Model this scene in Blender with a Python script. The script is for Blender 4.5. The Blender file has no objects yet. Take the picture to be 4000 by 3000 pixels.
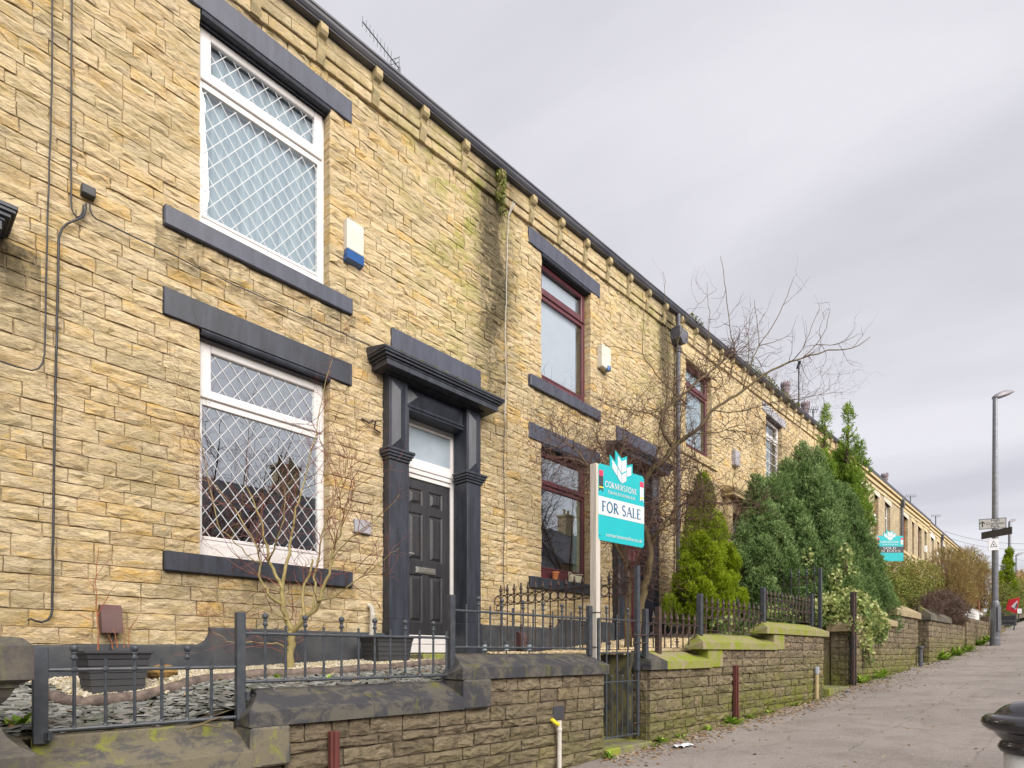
import bpy, math, random
import numpy as np
from mathutils import Vector, Matrix, noise

random.seed(11)
rng = np.random.default_rng(7)
sc = bpy.context.scene
COL = sc.collection
R = math.radians

# ------------------------------------------------------------------ camera, sky, sun, exposure
TH = R(42.1)                       # angle between the view and the terrace front
TW = R(3.4)                        # the garden walls swing away from the terrace by this
FPX = 2300.0                       # focal length in pixels of the 4000 px photograph
HOR = 2550.0                       # eye level in those pixels
S_, C_ = math.sin(TH), math.cos(TH)
cam_d = bpy.data.cameras.new('camera')
cam = bpy.data.objects.new('camera', cam_d)
COL.objects.link(cam)
cam.location = (0, 0, 0)
cam.rotation_euler = (R(90), 0, -(R(90) - TH))
cam_d.sensor_fit = 'HORIZONTAL'
cam_d.sensor_width = 36
cam_d.lens = 36 * FPX / 4000
cam_d.shift_y = (HOR - 1500) / 4000
cam_d.clip_start = 0.05
cam_d.clip_end = 3000
sc.camera = cam

SUN_EL, SUN_AZ = R(38), R(215)     # behind the photographer, high and veiled
w = bpy.data.worlds.new('World')
sc.world = w
w.use_nodes = True
nt = w.node_tree
nt.nodes.clear()
o_ = nt.nodes.new('ShaderNodeOutputWorld')
bg = nt.nodes.new('ShaderNodeBackground')
sky = nt.nodes.new('ShaderNodeTexSky')
sky.sky_type = 'NISHITA'
sky.sun_disc = False
sky.sun_elevation = SUN_EL
sky.sun_rotation = SUN_AZ
tc = nt.nodes.new('ShaderNodeTexCoord')
sep = nt.nodes.new('ShaderNodeSeparateXYZ')
nt.links.new(tc.outputs['Generated'], sep.inputs[0])
mx = nt.nodes.new('ShaderNodeMath'); mx.operation = 'MAXIMUM'; mx.inputs[1].default_value = 0.0
nt.links.new(sep.outputs['Z'], mx.inputs[0])
ad = nt.nodes.new('ShaderNodeMath'); ad.operation = 'ADD'; ad.inputs[1].default_value = 0.22
nt.links.new(mx.outputs[0], ad.inputs[0])
dv = []
for k in ('X', 'Y'):
    d_ = nt.nodes.new('ShaderNodeMath'); d_.operation = 'DIVIDE'
    nt.links.new(sep.outputs[k], d_.inputs[0]); nt.links.new(ad.outputs[0], d_.inputs[1]); dv.append(d_)
cmb = nt.nodes.new('ShaderNodeCombineXYZ')
nt.links.new(dv[0].outputs[0], cmb.inputs[0]); nt.links.new(dv[1].outputs[0], cmb.inputs[1])
mp = nt.nodes.new('ShaderNodeMapping')
mp.inputs['Rotation'].default_value = (0, 0, R(28))
mp.inputs['Scale'].default_value = (1.0, 0.42, 1)
nt.links.new(cmb.outputs[0], mp.inputs[0])
nz = nt.nodes.new('ShaderNodeTexNoise')
nz.inputs['Scale'].default_value = 1.5
nz.inputs['Detail'].default_value = 7
nz.inputs['Roughness'].default_value = 0.5
nz.inputs['Distortion'].default_value = 0.35
nt.links.new(mp.outputs[0], nz.inputs['Vector'])
cr = nt.nodes.new('ShaderNodeValToRGB')
cr.color_ramp.elements[0].position = 0.36
cr.color_ramp.elements[0].color = (1.28, 1.27, 1.38, 1)
cr.color_ramp.elements[1].position = 0.60
cr.color_ramp.elements[1].color = (1.68, 1.65, 1.75, 1)
nt.links.new(nz.outputs['Fac'], cr.inputs[0])
mixs = nt.nodes.new('ShaderNodeMixRGB')
mixs.inputs[0].default_value = 0.98
nt.links.new(sky.outputs[0], mixs.inputs[1])
nt.links.new(cr.outputs[0], mixs.inputs[2])
nt.links.new(mixs.outputs[0], bg.inputs[0])
bg.inputs[1].default_value = 0.10
nt.links.new(bg.outputs[0], o_.inputs[0])

sd = bpy.data.lights.new('sun', 'SUN')
sun = bpy.data.objects.new('sun', sd)
COL.objects.link(sun)
sd.energy = 1.5
sd.angle = R(60)
sd.color = (1.0, 0.94, 0.86)
# light travels towards the terrace (+Y), slightly along the street and down
dirv = Vector((0.22, 0.84, -0.50)).normalized()
sun.rotation_euler = dirv.to_track_quat('-Z', 'Y').to_euler()
sun.location = (-10, -20, 20)

sc.view_settings.view_transform = 'Standard'
sc.view_settings.look = 'None'
sc.view_settings.exposure = 2.3
sc.view_settings.gamma = 1
sc.render.engine = 'CYCLES'
sc.cycles.max_bounces = 6
sc.cycles.transparent_max_bounces = 16

# ------------------------------------------------------------------ frames and helpers
CW, SW = math.cos(TW), math.sin(TW)
def wf(xw, p, z):                  # wall frame (along the garden wall, towards the houses, up) to world
    return (xw * CW + p * SW, -xw * SW + p * CW, z)
def ident(x, y, z): return (x, y, z)
def at(px, py, b):                 # a measured photograph point at a given distance in front of the eye
    u = (px - 2000) / FPX; v = (HOR - py) / FPX
    a = u * b
    return Vector((a * S_ + b * C_, -a * C_ + b * S_, v * b))
def onY(px, py, Y=5.85):           # the same on a plane parallel to the house fronts
    u = (px - 2000) / FPX
    return at(px, py, Y / (S_ - u * C_))
TWa = TH + TW
def onW(px, py, P=3.6):
    u = (px - 2000) / FPX
    return at(px, py, P / (math.sin(TWa) - u * math.cos(TWa)))
def onZ(px, py, z):                # the same on a level plane
    return at(px, py, z * FPX / (HOR - py))
def w2(v):                         # world -> wall frame
    return (v.x * CW - v.y * SW, v.x * SW + v.y * CW, v.z)

GP = [(-60, -3.6), (-20, -2.15), (0, -1.30), (5.7, -1.03), (9.5, -0.87), (11.4, -0.775), (12.7, -0.64), (20, -0.29), (26, 0.06), (31.6, 0.58), (45, 1.7),
      (80, 4.1), (160, 8.5), (400, 14)]
def ground(xw):
    for (a, za), (b, zb) in zip(GP, GP[1:]):
        if xw <= b:
            return za + (zb - za) * (xw - a) / (b - a)
    return GP[-1][1]

def tag(o, label=None, cat=None, group=None, kind=None):
    if label: o['label'] = label
    if cat: o['category'] = cat
    if group: o['group'] = group
    if kind: o['kind'] = kind
    return o
def empty(name, loc, label, cat, group=None):
    o = bpy.data.objects.new(name, None)
    o.location = loc
    o.empty_display_size = 0.1
    COL.objects.link(o)
    return tag(o, label, cat, group)

def world_loc(o):
    v = Vector((0, 0, 0))
    while o is not None:
        v += Vector(o.location); o = o.parent
    return v

class MB:
    def __init__(s, fr=ident):
        s.v = []; s.f = []; s.fr = fr; s.t = []; s.tint = 0.5; s.mi = []; s.cm = 0; s.sf = []
    def add(s, vs, fs):
        n = len(s.v)
        s.v += [s.fr(*p) for p in vs]
        s.t += [s.tint] * len(vs)
        s.f += [tuple(n + i for i in f) for f in fs]
        s.mi += [s.cm] * len(fs)
        return s
    def raw(s, vs, fs):
        n = len(s.v)
        s.v += [tuple(p) for p in vs]; s.t += [s.tint] * len(vs)
        s.f += [tuple(n + i for i in f) for f in fs]
        s.mi += [s.cm] * len(fs)
        return s
    def box(s, x0, x1, y0, y1, z0, z1, bev=0.0):
        if x0 > x1: x0, x1 = x1, x0
        if y0 > y1: y0, y1 = y1, y0
        if z0 > z1: z0, z1 = z1, z0
        if bev <= 0:
            vs = [(x0, y0, z0), (x1, y0, z0), (x1, y1, z0), (x0, y1, z0), (x0, y0, z1), (x1, y0, z1), (x1, y1, z1), (x0, y1, z1)]
            return s.add(vs, [(0, 3, 2, 1), (4, 5, 6, 7), (0, 1, 5, 4), (1, 2, 6, 5), (2, 3, 7, 6), (3, 0, 4, 7)])
        b = min(bev, (x1 - x0) * .45, (y1 - y0) * .45, (z1 - z0) * .45)
        vs = []
        for zz, i in ((z0, b), (z0 + b, 0), (z1 - b, 0), (z1, b)):
            for (cx, cy, sx, sy) in ((x0, y0, 1, 1), (x1, y0, -1, 1), (x1, y1, -1, -1), (x0, y1, 1, -1)):
                # two verts per corner
                ii = i
                if (sx, sy) in ((1, 1), (-1, -1)):
                    vs += [(cx + sx * ii, cy + sy * (b + ii * 0), zz), (cx + sx * b, cy + sy * ii, zz)]
                else:
                    vs += [(cx + sx * b, cy + sy * ii, zz), (cx + sx * ii, cy + sy * b, zz)]
        fs = [tuple(reversed(range(8))), tuple(range(24, 32))]
        for L in range(3):
            for k in range(8):
                a = L * 8 + k; c = L * 8 + (k + 1) % 8
                fs.append((a, c, c + 8, a + 8))
        return s.add(vs, fs)
    def prism(s, prof, x0, x1, axis='x'):      # prof: list of (y,z) or (x,z) counter-clockwise
        n = len(prof)
        if axis == 'x':
            vs = [(x0, a, b) for a, b in prof] + [(x1, a, b) for a, b in prof]
        elif axis == 'y':
            vs = [(a, x0, b) for a, b in prof] + [(a, x1, b) for a, b in prof]
        else:
            vs = [(a, b, x0) for a, b in prof] + [(a, b, x1) for a, b in prof]
        fs = [tuple(range(n)), tuple(reversed(range(n, 2 * n)))] + [(i, i + n, (i + 1) % n + n, (i + 1) % n) for i in range(n)]
        return s.add(vs, fs)
    def tube(s, pts, rad, n=6, cap=True, world=False):
        pts = [Vector(p) for p in pts]
        if not world: pts = [Vector(s.fr(*p)) for p in pts]
        if not hasattr(rad, '__len__'): rad = [rad] * len(pts)
        vs = []; fs = []
        prev = None
        for i, p in enumerate(pts):
            if i == 0: d = pts[1] - p
            elif i == len(pts) - 1: d = p - pts[i - 1]
            else: d = pts[i + 1] - pts[i - 1]
            if d.length < 1e-9: d = Vector((0, 0, 1))
            d.normalize()
            if prev is None:
                a = d.orthogonal().normalized()
            else:
                a = prev - d * prev.dot(d)
                if a.length < 1e-6: a = d.orthogonal()
                a.normalize()
            prev = a
            b = d.cross(a)
            for k in range(n):
                t = 2 * math.pi * k / n
                vs.append(p + (a * math.cos(t) + b * math.sin(t)) * rad[i])
        for i in range(len(pts) - 1):
            for k in range(n):
                fs.append((i * n + k, i * n + (k + 1) % n, (i + 1) * n + (k + 1) % n, (i + 1) * n + k))
        if cap:
            fs.append(tuple(reversed(range(n)))); fs.append(tuple(range((len(pts) - 1) * n, len(pts) * n)))
        return s.raw(vs, fs)
    def lathe(s, x, y, prof, n=12, rot=0.0, sx=1.0, sy=1.0):   # prof: (r,z)
        vs = []; fs = []
        for r, z in prof:
            for k in range(n):
                t = 2 * math.pi * k / n + rot
                vs.append((x + r * math.cos(t) * sx, y + r * math.sin(t) * sy, z))
        for i in range(len(prof) - 1):
            for k in range(n):
                fs.append((i * n + k, i * n + (k + 1) % n, (i + 1) * n + (k + 1) % n, (i + 1) * n + k))
        fs.append(tuple(reversed(range(n)))); fs.append(tuple(range((len(prof) - 1) * n, len(prof) * n)))
        return s.add(vs, fs)
    def torus(s, c, ax, bx, r0, r1, n=14, m=5):      # ring in the plane of unit vectors ax,bx (frame coords)
        c = Vector(c); ax = Vector(ax); bx = Vector(bx)
        nx = ax.cross(bx)
        vs = []; fs = []
        for i in range(n):
            t = 2 * math.pi * i / n
            d = ax * math.cos(t) + bx * math.sin(t)
            for k in range(m):
                q = 2 * math.pi * k / m
                vs.append(tuple(c + d * (r0 + r1 * math.cos(q)) + nx * (r1 * math.sin(q))))
        for i in range(n):
            for k in range(m):
                fs.append((i * m + k, ((i + 1) % n) * m + k, ((i + 1) % n) * m + (k + 1) % m, i * m + (k + 1) % m))
        return s.add(vs, fs)
    def build(s, name, mat, parent=None, smooth=False, kind=None, origin=None, label=None):
        if not s.v: return None
        base = world_loc(parent) if parent is not None else Vector((0, 0, 0))
        if origin is None: org = base.copy() if parent is not None else Vector((0, 0, 0))
        else: org = Vector(origin)
        me = bpy.data.meshes.new(name)
        V = np.array(s.v, dtype=np.float32) - np.array(org, dtype=np.float32)
        me.from_pydata(V.tolist(), [], s.f)
        mats = mat if isinstance(mat, (list, tuple)) else [mat]
        for m in mats: me.materials.append(m)
        at_ = me.attributes.new('tint', 'FLOAT', 'POINT')
        at_.data.foreach_set('value', np.array(s.t, dtype=np.float32))
        if len(mats) > 1: me.polygons.foreach_set('material_index', s.mi)
        if smooth == 'front': me.polygons.foreach_set('use_smooth', [bool(s.sf[i]) if i < len(s.sf) else False for i in range(len(me.polygons))])
        elif smooth: me.polygons.foreach_set('use_smooth', [True] * len(me.polygons))
        me.update()
        o = bpy.data.objects.new(name, me)
        COL.objects.link(o)
        if parent is not None: o.parent = parent
        o.location = org - base
        if kind: o['kind'] = kind
        if label: o['label'] = label
        return o

def np_obj(name, V, nper, tint, mat, parent=None, kind=None, smooth=False):
    """V (n*nper,3) vertices of n separate faces with nper corners each."""
    base = world_loc(parent) if parent is not None else Vector((0, 0, 0))
    n = len(V) // nper
    me = bpy.data.meshes.new(name)
    me.vertices.add(len(V))
    me.vertices.foreach_set('co', (V - np.array(base)).astype(np.float32).ravel())
    me.loops.add(len(V)); me.loops.foreach_set('vertex_index', np.arange(len(V), dtype=np.int32))
    me.polygons.add(n)
    me.polygons.foreach_set('loop_start', np.arange(0, len(V), nper, dtype=np.int32))
    me.polygons.foreach_set('loop_total', np.full(n, nper, dtype=np.int32))
    a = me.attributes.new('tint', 'FLOAT', 'POINT')
    a.data.foreach_set('value', np.repeat(tint, nper).astype(np.float32))
    me.materials.append(mat)
    me.update(calc_edges=True)
    o = bpy.data.objects.new(name, me)
    COL.objects.link(o)
    if parent is not None: o.parent = parent
    if kind: o['kind'] = kind
    return o

# ------------------------------------------------------------------ materials
MATS = {}
def nodes_for(name):
    m = bpy.data.materials.new(name); m.use_nodes = True
    t = m.node_tree; t.nodes.clear()
    out = t.nodes.new('ShaderNodeOutputMaterial')
    p = t.nodes.new('ShaderNodeBsdfPrincipled')
    t.links.new(p.outputs[0], out.inputs[0])
    MATS[name] = m
    return m, t, p, out
def N(t, typ, **k):
    n = t.nodes.new(typ)
    for a, b in k.items(): setattr(n, a, b)
    return n
def pos_map(t, scale=(1, 1, 1), rot=(0, 0, 0)):
    g = N(t, 'ShaderNodeNewGeometry'); mp = N(t, 'ShaderNodeMapping')
    mp.inputs['Scale'].default_value = scale; mp.inputs['Rotation'].default_value = rot
    t.links.new(g.outputs['Position'], mp.inputs[0])
    return mp.outputs[0]
def tnoise(t, vec, scale, detail=4, rough=.55, dist=0.0):
    n = N(t, 'ShaderNodeTexNoise')
    n.inputs['Scale'].default_value = scale; n.inputs['Detail'].default_value = detail
    n.inputs['Roughness'].default_value = rough; n.inputs['Distortion'].default_value = dist
    t.links.new(vec, n.inputs['Vector'])
    return n.outputs['Fac']
def ramp(t, fac, els, interp='LINEAR'):
    r = N(t, 'ShaderNodeValToRGB'); r.color_ramp.interpolation = interp
    while len(r.color_ramp.elements) < len(els): r.color_ramp.elements.new(0.5)
    for e, (p, c) in zip(r.color_ramp.elements, els):
        e.position = p
        e.color = (c, c, c, 1) if not hasattr(c, '__len__') else (c[0], c[1], c[2], 1)
    t.links.new(fac, r.inputs[0])
    return r.outputs[0]
def mixc(t, fac, a, b, mode='MIX'):
    m = N(t, 'ShaderNodeMixRGB', blend_type=mode)
    for i, v in ((0, fac), (1, a), (2, b)):
        if hasattr(v, 'is_linked') or hasattr(v, 'links'): t.links.new(v, m.inputs[i])
        elif i == 0: m.inputs[0].default_value = v
        else: m.inputs[i].default_value = (v[0], v[1], v[2], 1)
    return m.outputs[0]
def math_(t, op, a, b=0.0, c=None):
    m = N(t, 'ShaderNodeMath', operation=op)
    for i, v in enumerate((a, b) if c is None else (a, b, c)):
        if hasattr(v, 'links'): t.links.new(v, m.inputs[i])
        else: m.inputs[i].default_value = v
    return m.outputs[0]
def bump(t, p, h, strength=.5, dist=.01, prev=None):
    b = N(t, 'ShaderNodeBump'); b.inputs['Strength'].default_value = strength; b.inputs['Distance'].default_value = dist
    t.links.new(h, b.inputs['Height'])
    if prev is not None: t.links.new(prev, b.inputs['Normal'])
    t.links.new(b.outputs[0], p.inputs['Normal'])
    return b.outputs[0]
def attr(t, name='tint'):
    a = N(t, 'ShaderNodeAttribute', attribute_name=name)
    return a.outputs['Fac']

def simple(name, col, col2=None, scale=6, rough=.6, bmp=.15, bscale=40, bdist=.004, spec=.3, metal=0.0, stretch=(1, 1, 1), detail=5):
    m, t, p, out = nodes_for(name)
    v = pos_map(t, stretch)
    col2 = col2 or tuple(c * .8 for c in col)
    c = mixc(t, ramp(t, tnoise(t, v, scale, detail), [(.35, 0.0), (.65, 1.0)]), col, col2)
    t.links.new(c, p.inputs['Base Color'])
    p.inputs['Roughness'].default_value = rough
    p.inputs['Specular IOR Level'].default_value = spec
    p.inputs['Metallic'].default_value = metal
    if bmp > 0: bump(t, p, tnoise(t, v, bscale, 6, .6), bmp, bdist)
    return m

def facade_stone():
    m, t, p, out = nodes_for('yellow_sandstone')
    v = pos_map(t, (1, 1, 2.4))
    tint = attr(t)
    base = ramp(t, tint, [(0, (.50, .345, .155)), (.2, (.59, .435, .225)), (.42, (.64, .505, .29)), (.6, (.58, .425, .20)),
                          (.76, (.47, .37, .205)), (.88, (.61, .425, .17)), (.96, (.62, .38, .09)), (1, (.39, .315, .18))])
    n1 = tnoise(t, v, 5.5, 6, .62, .6)
    c = mixc(t, ramp(t, n1, [(.34, 0.0), (.58, 0.55)]), base, (.71, .59, .43))
    n2 = tnoise(t, v, 9.0, 7, .7, .8)
    c = mixc(t, ramp(t, n2, [(.49, 0.0), (.67, .50)]), c, (.33, .27, .145))
    n5 = tnoise(t, pos_map(t, (1, 1, 7)), 7, 8, .72, 1.2)
    c = mixc(t, ramp(t, n5, [(.54, 0.0), (.67, .66)]), c, (.18, .15, .085))
    n6 = tnoise(t, pos_map(t, (1, 1, 1.6)), .8, 5, .6)
    c = mixc(t, ramp(t, n6, [(.50, 0.0), (.66, .42)]), c, (.33, .285, .17))
    # ochre iron patches
    n3 = tnoise(t, pos_map(t, (1, 1, 3.5), (0, 0, 0)), 2.6, 5, .65, .9)
    c = mixc(t, ramp(t, n3, [(.60, 0.0), (.69, .62)]), c, (.60, .37, .07))
    # lower lips of each stone gather grime: a fine grain mask
    n4 = tnoise(t, pos_map(t, (1, 1, 4)), 30, 5, .7)
    c = mixc(t, ramp(t, n4, [(.52, 0.0), (.70, .65)]), c, (.17, .145, .085))
    # algae and soot streaks under the party gutter joints and the hopper
    g = N(t, 'ShaderNodeNewGeometry'); s = N(t, 'ShaderNodeSeparateXYZ'); t.links.new(g.outputs['Position'], s.inputs[0])
    def streak(x0, wid, z0, z1, amt):
        d = math_(t, 'ABSOLUTE', math_(t, 'SUBTRACT', s.outputs['X'], x0))
        a = N(t, 'ShaderNodeMapRange'); a.inputs[1].default_value = 0; a.inputs[2].default_value = wid; a.inputs[3].default_value = 1; a.inputs[4].default_value = 0
        t.links.new(d, a.inputs[0])
        b = N(t, 'ShaderNodeMapRange'); b.inputs[1].default_value = z0; b.inputs[2].default_value = z1; b.inputs[3].default_value = 0; b.inputs[4].default_value = amt
        t.links.new(s.outputs['Z'], b.inputs[0])
        return math_(t, 'MULTIPLY', a.outputs[0], b.outputs[0])
    k = math_(t, 'ADD', streak(6.12, .62, 1.4, 5.2, 1.15), streak(11.15, 1.0, 1.0, 6.5, .95))
    k = math_(t, 'ADD', k, streak(16.5, 1.0, 3.0, 8.0, .6))
    k2 = math_(t, 'ADD', streak(5.5, 1.5, 2.4, 6.0, 1.0), streak(10.7, 1.8, 2.0, 7.0, .8))
    big = tnoise(t, pos_map(t, (1.6, 1, .5)), 1.6, 6, .6, .4)
    kk = math_(t, 'MULTIPLY', k, ramp(t, big, [(.30, 0.25), (.58, 1.0)]))
    fine = tnoise(t, pos_map(t, (1, 1, 1.6)), 12, 6, .7)
    kd = math_(t, 'MINIMUM', math_(t, 'MULTIPLY', math_(t, 'POWER', kk, 1.3), ramp(t, fine, [(.30, .7), (.60, 1.75)])), .93)
    kg = math_(t, 'MULTIPLY', k2, ramp(t, tnoise(t, pos_map(t, (1, 1, 1.3)), 3.0, 6, .7), [(.46, 0.0), (.62, 1.0)]))
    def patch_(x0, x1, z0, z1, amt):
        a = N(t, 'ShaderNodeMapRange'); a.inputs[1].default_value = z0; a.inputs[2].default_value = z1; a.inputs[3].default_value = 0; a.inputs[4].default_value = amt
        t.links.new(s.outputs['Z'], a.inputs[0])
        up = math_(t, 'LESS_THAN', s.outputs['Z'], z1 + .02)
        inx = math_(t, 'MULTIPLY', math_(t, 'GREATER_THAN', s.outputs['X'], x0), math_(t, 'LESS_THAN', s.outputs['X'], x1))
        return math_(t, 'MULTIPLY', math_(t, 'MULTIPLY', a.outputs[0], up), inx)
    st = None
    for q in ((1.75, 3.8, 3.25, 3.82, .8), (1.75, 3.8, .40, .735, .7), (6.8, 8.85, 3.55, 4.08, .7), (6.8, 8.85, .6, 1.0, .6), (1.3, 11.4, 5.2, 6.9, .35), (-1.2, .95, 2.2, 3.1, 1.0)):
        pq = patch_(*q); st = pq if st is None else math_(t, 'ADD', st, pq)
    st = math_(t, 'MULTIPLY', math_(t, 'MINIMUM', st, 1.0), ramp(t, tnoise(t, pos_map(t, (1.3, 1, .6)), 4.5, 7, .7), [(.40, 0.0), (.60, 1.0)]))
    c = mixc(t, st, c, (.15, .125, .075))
    c = mixc(t, kg, c, (.30, .30, .07))
    c = mixc(t, kd, c, (.085, .070, .042))
    t.links.new(c, p.inputs['Base Color'])
    p.inputs['Roughness'].default_value = .88; p.inputs['Specular IOR Level'].default_value = .2
    h = tnoise(t, pos_map(t, (1, 1, 2.6)), 13, 10, .72, .9)
    b1 = bump(t, p, h, 1.0, .034)
    h2 = tnoise(t, pos_map(t, (1, 1, 1.4)), 90, 4, .6)
    bump(t, p, h2, .35, .004, b1)
    return m

def wall_stone():
    m, t, p, out = nodes_for('weathered_gritstone')
    v = pos_map(t, (1, 1, 2.0))
    base = ramp(t, attr(t), [(0, (.16, .128, .092)), (.3, (.23, .185, .13)), (.55, (.30, .245, .17)), (.8, (.185, .15, .11)), (1, (.32, .25, .15))])
    c = mixc(t, ramp(t, tnoise(t, v, 8, 6, .65, .6), [(.42, 0.0), (.62, .6)]), base, (.27, .21, .135))
    c = mixc(t, ramp(t, tnoise(t, v, 15, 6, .7), [(.50, 0.0), (.68, .8)]), c, (.045, .038, .03))
    g = N(t, 'ShaderNodeNewGeometry'); s = N(t, 'ShaderNodeSeparateXYZ'); t.links.new(g.outputs['Position'], s.inputs[0])
    hgt = math_(t, 'SUBTRACT', s.outputs['Z'], math_(t, 'MULTIPLY_ADD', s.outputs['X'], .046, -1.28))
    low = N(t, 'ShaderNodeMapRange'); low.inputs[1].default_value = 0; low.inputs[2].default_value = .85; low.inputs[3].default_value = 1; low.inputs[4].default_value = 0
    t.links.new(hgt, low.inputs[0])
    xm = N(t, 'ShaderNodeMapRange'); xm.inputs[1].default_value = 2.5; xm.inputs[2].default_value = 9; xm.inputs[3].default_value = .12; xm.inputs[4].default_value = 1
    t.links.new(s.outputs['X'], xm.inputs[0])
    moss = math_(t, 'MULTIPLY', ramp(t, tnoise(t, pos_map(t), 4.5, 8, .7), [(.36, 0.0), (.56, 1.0)]),
                 math_(t, 'MULTIPLY', math_(t, 'MULTIPLY_ADD', low.outputs[0], .95, .02), xm.outputs[0]))
    c = mixc(t, moss, c, (.18, .20, .03))
    t.links.new(c, p.inputs['Base Color'])
    p.inputs['Roughness'].default_value = .9; p.inputs['Specular IOR Level'].default_value = .2
    b1 = bump(t, p, tnoise(t, pos_map(t, (1, 1, 1.8)), 17, 10, .72, .6), 1.0, .045)
    bump(t, p, tnoise(t, pos_map(t), 110, 4, .6), .4, .003, b1)
    return m

def coping(name, col, col2, mossc, mlo, mhi, amt=1.0, rough=.7):
    m, t, p, out = nodes_for(name)
    c = mixc(t, ramp(t, tnoise(t, pos_map(t), 5.5, 9, .72, .5), [(.47, 0.0), (.56, 1.0)]), col, col2)
    c = mixc(t, ramp(t, tnoise(t, pos_map(t, (1, 1, .6)), 6, 8, .7, .5), [(mlo, 0.0), (mhi, amt)]), c, mossc)
    c = mixc(t, ramp(t, tnoise(t, pos_map(t), 60, 5, .7), [(.56, 0.0), (.7, .5)]), c, tuple(x * .4 for x in col))
    t.links.new(c, p.inputs['Base Color'])
    p.inputs['Roughness'].default_value = rough; p.inputs['Specular IOR Level'].default_value = .3
    b1 = bump(t, p, tnoise(t, pos_map(t), 14, 8, .65), .4, .01)
    bump(t, p, tnoise(t, pos_map(t), 120, 4, .6), .4, .002, b1)
    return m

def painted(name, col, streak_col, amt, rough=.45):
    m, t, p, out = nodes_for(name)
    c = mixc(t, ramp(t, tnoise(t, pos_map(t, (5, 5, .8)), 2.2, 6, .65), [(.40, 0.0), (.70, amt)]), col, streak_col)
    c = mixc(t, ramp(t, tnoise(t, pos_map(t, (1, 1, 1)), 13, 7, .75), [(.66, 0.0), (.76, .5)]), c, tuple(x * 1.9 for x in streak_col))
    t.links.new(c, p.inputs['Base Color'])
    p.inputs['Roughness'].default_value = rough; p.inputs['Specular IOR Level'].default_value = .4
    bump(t, p, tnoise(t, pos_map(t), 45, 6, .65), .25, .004)
    return m

def leafy(name, cols, rough=.6, trans=0.25):
    m, t, p, out = nodes_for(name)
    n = len(cols)
    c = ramp(t, attr(t), [(i / (n - 1), cc) for i, cc in enumerate(cols)])
    t.links.new(c, p.inputs['Base Color'])
    p.inputs['Roughness'].default_value = rough; p.inputs['Specular IOR Level'].default_value = .25
    tr = N(t, 'ShaderNodeBsdfTranslucent'); t.links.new(c, tr.inputs[0])
    mx = N(t, 'ShaderNodeMixShader'); mx.inputs[0].default_value = trans
    t.links.new(p.outputs[0], mx.inputs[1]); t.links.new(tr.outputs[0], mx.inputs[2]); t.links.new(mx.outputs[0], out.inputs[0])
    return m

def glass(name, refl, tintc=(.8, .9, .95), rough=.0):
    m, t, p, out = nodes_for(name)
    t.nodes.remove(p)
    gl = N(t, 'ShaderNodeBsdfGlossy'); gl.inputs['Roughness'].default_value = rough; gl.inputs['Color'].default_value = (.93, .98, 1, 1)
    tr = N(t, 'ShaderNodeBsdfTransparent'); tr.inputs['Color'].default_value = (*tintc, 1)
    fr = N(t, 'ShaderNodeLayerWeight'); fr.inputs['Blend'].default_value = .5
    f = math_(t, 'MINIMUM', math_(t, 'ADD', math_(t, 'MULTIPLY', math_(t, 'POWER', fr.outputs['Facing'], 4.0), .7), refl), .95)
    g = N(t, 'ShaderNodeNewGeometry'); mp = N(t, 'ShaderNodeMapping'); mp.inputs['Scale'].default_value = (1, 1, 1)
    t.links.new(g.outputs['Position'], mp.inputs[0])
    b = N(t, 'ShaderNodeBump'); b.inputs['Strength'].default_value = .06; b.inputs['Distance'].default_value = .02
    t.links.new(tnoise(t, mp.outputs[0], 1.3, 2), b.inputs['Height']); t.links.new(b.outputs[0], gl.inputs['Normal'])
    mx = N(t, 'ShaderNodeMixShader')
    t.links.new(f, mx.inputs[0]); t.links.new(tr.outputs[0], mx.inputs[1]); t.links.new(gl.outputs[0], mx.inputs[2]); t.links.new(mx.outputs[0], out.inputs[0])
    return m

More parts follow.
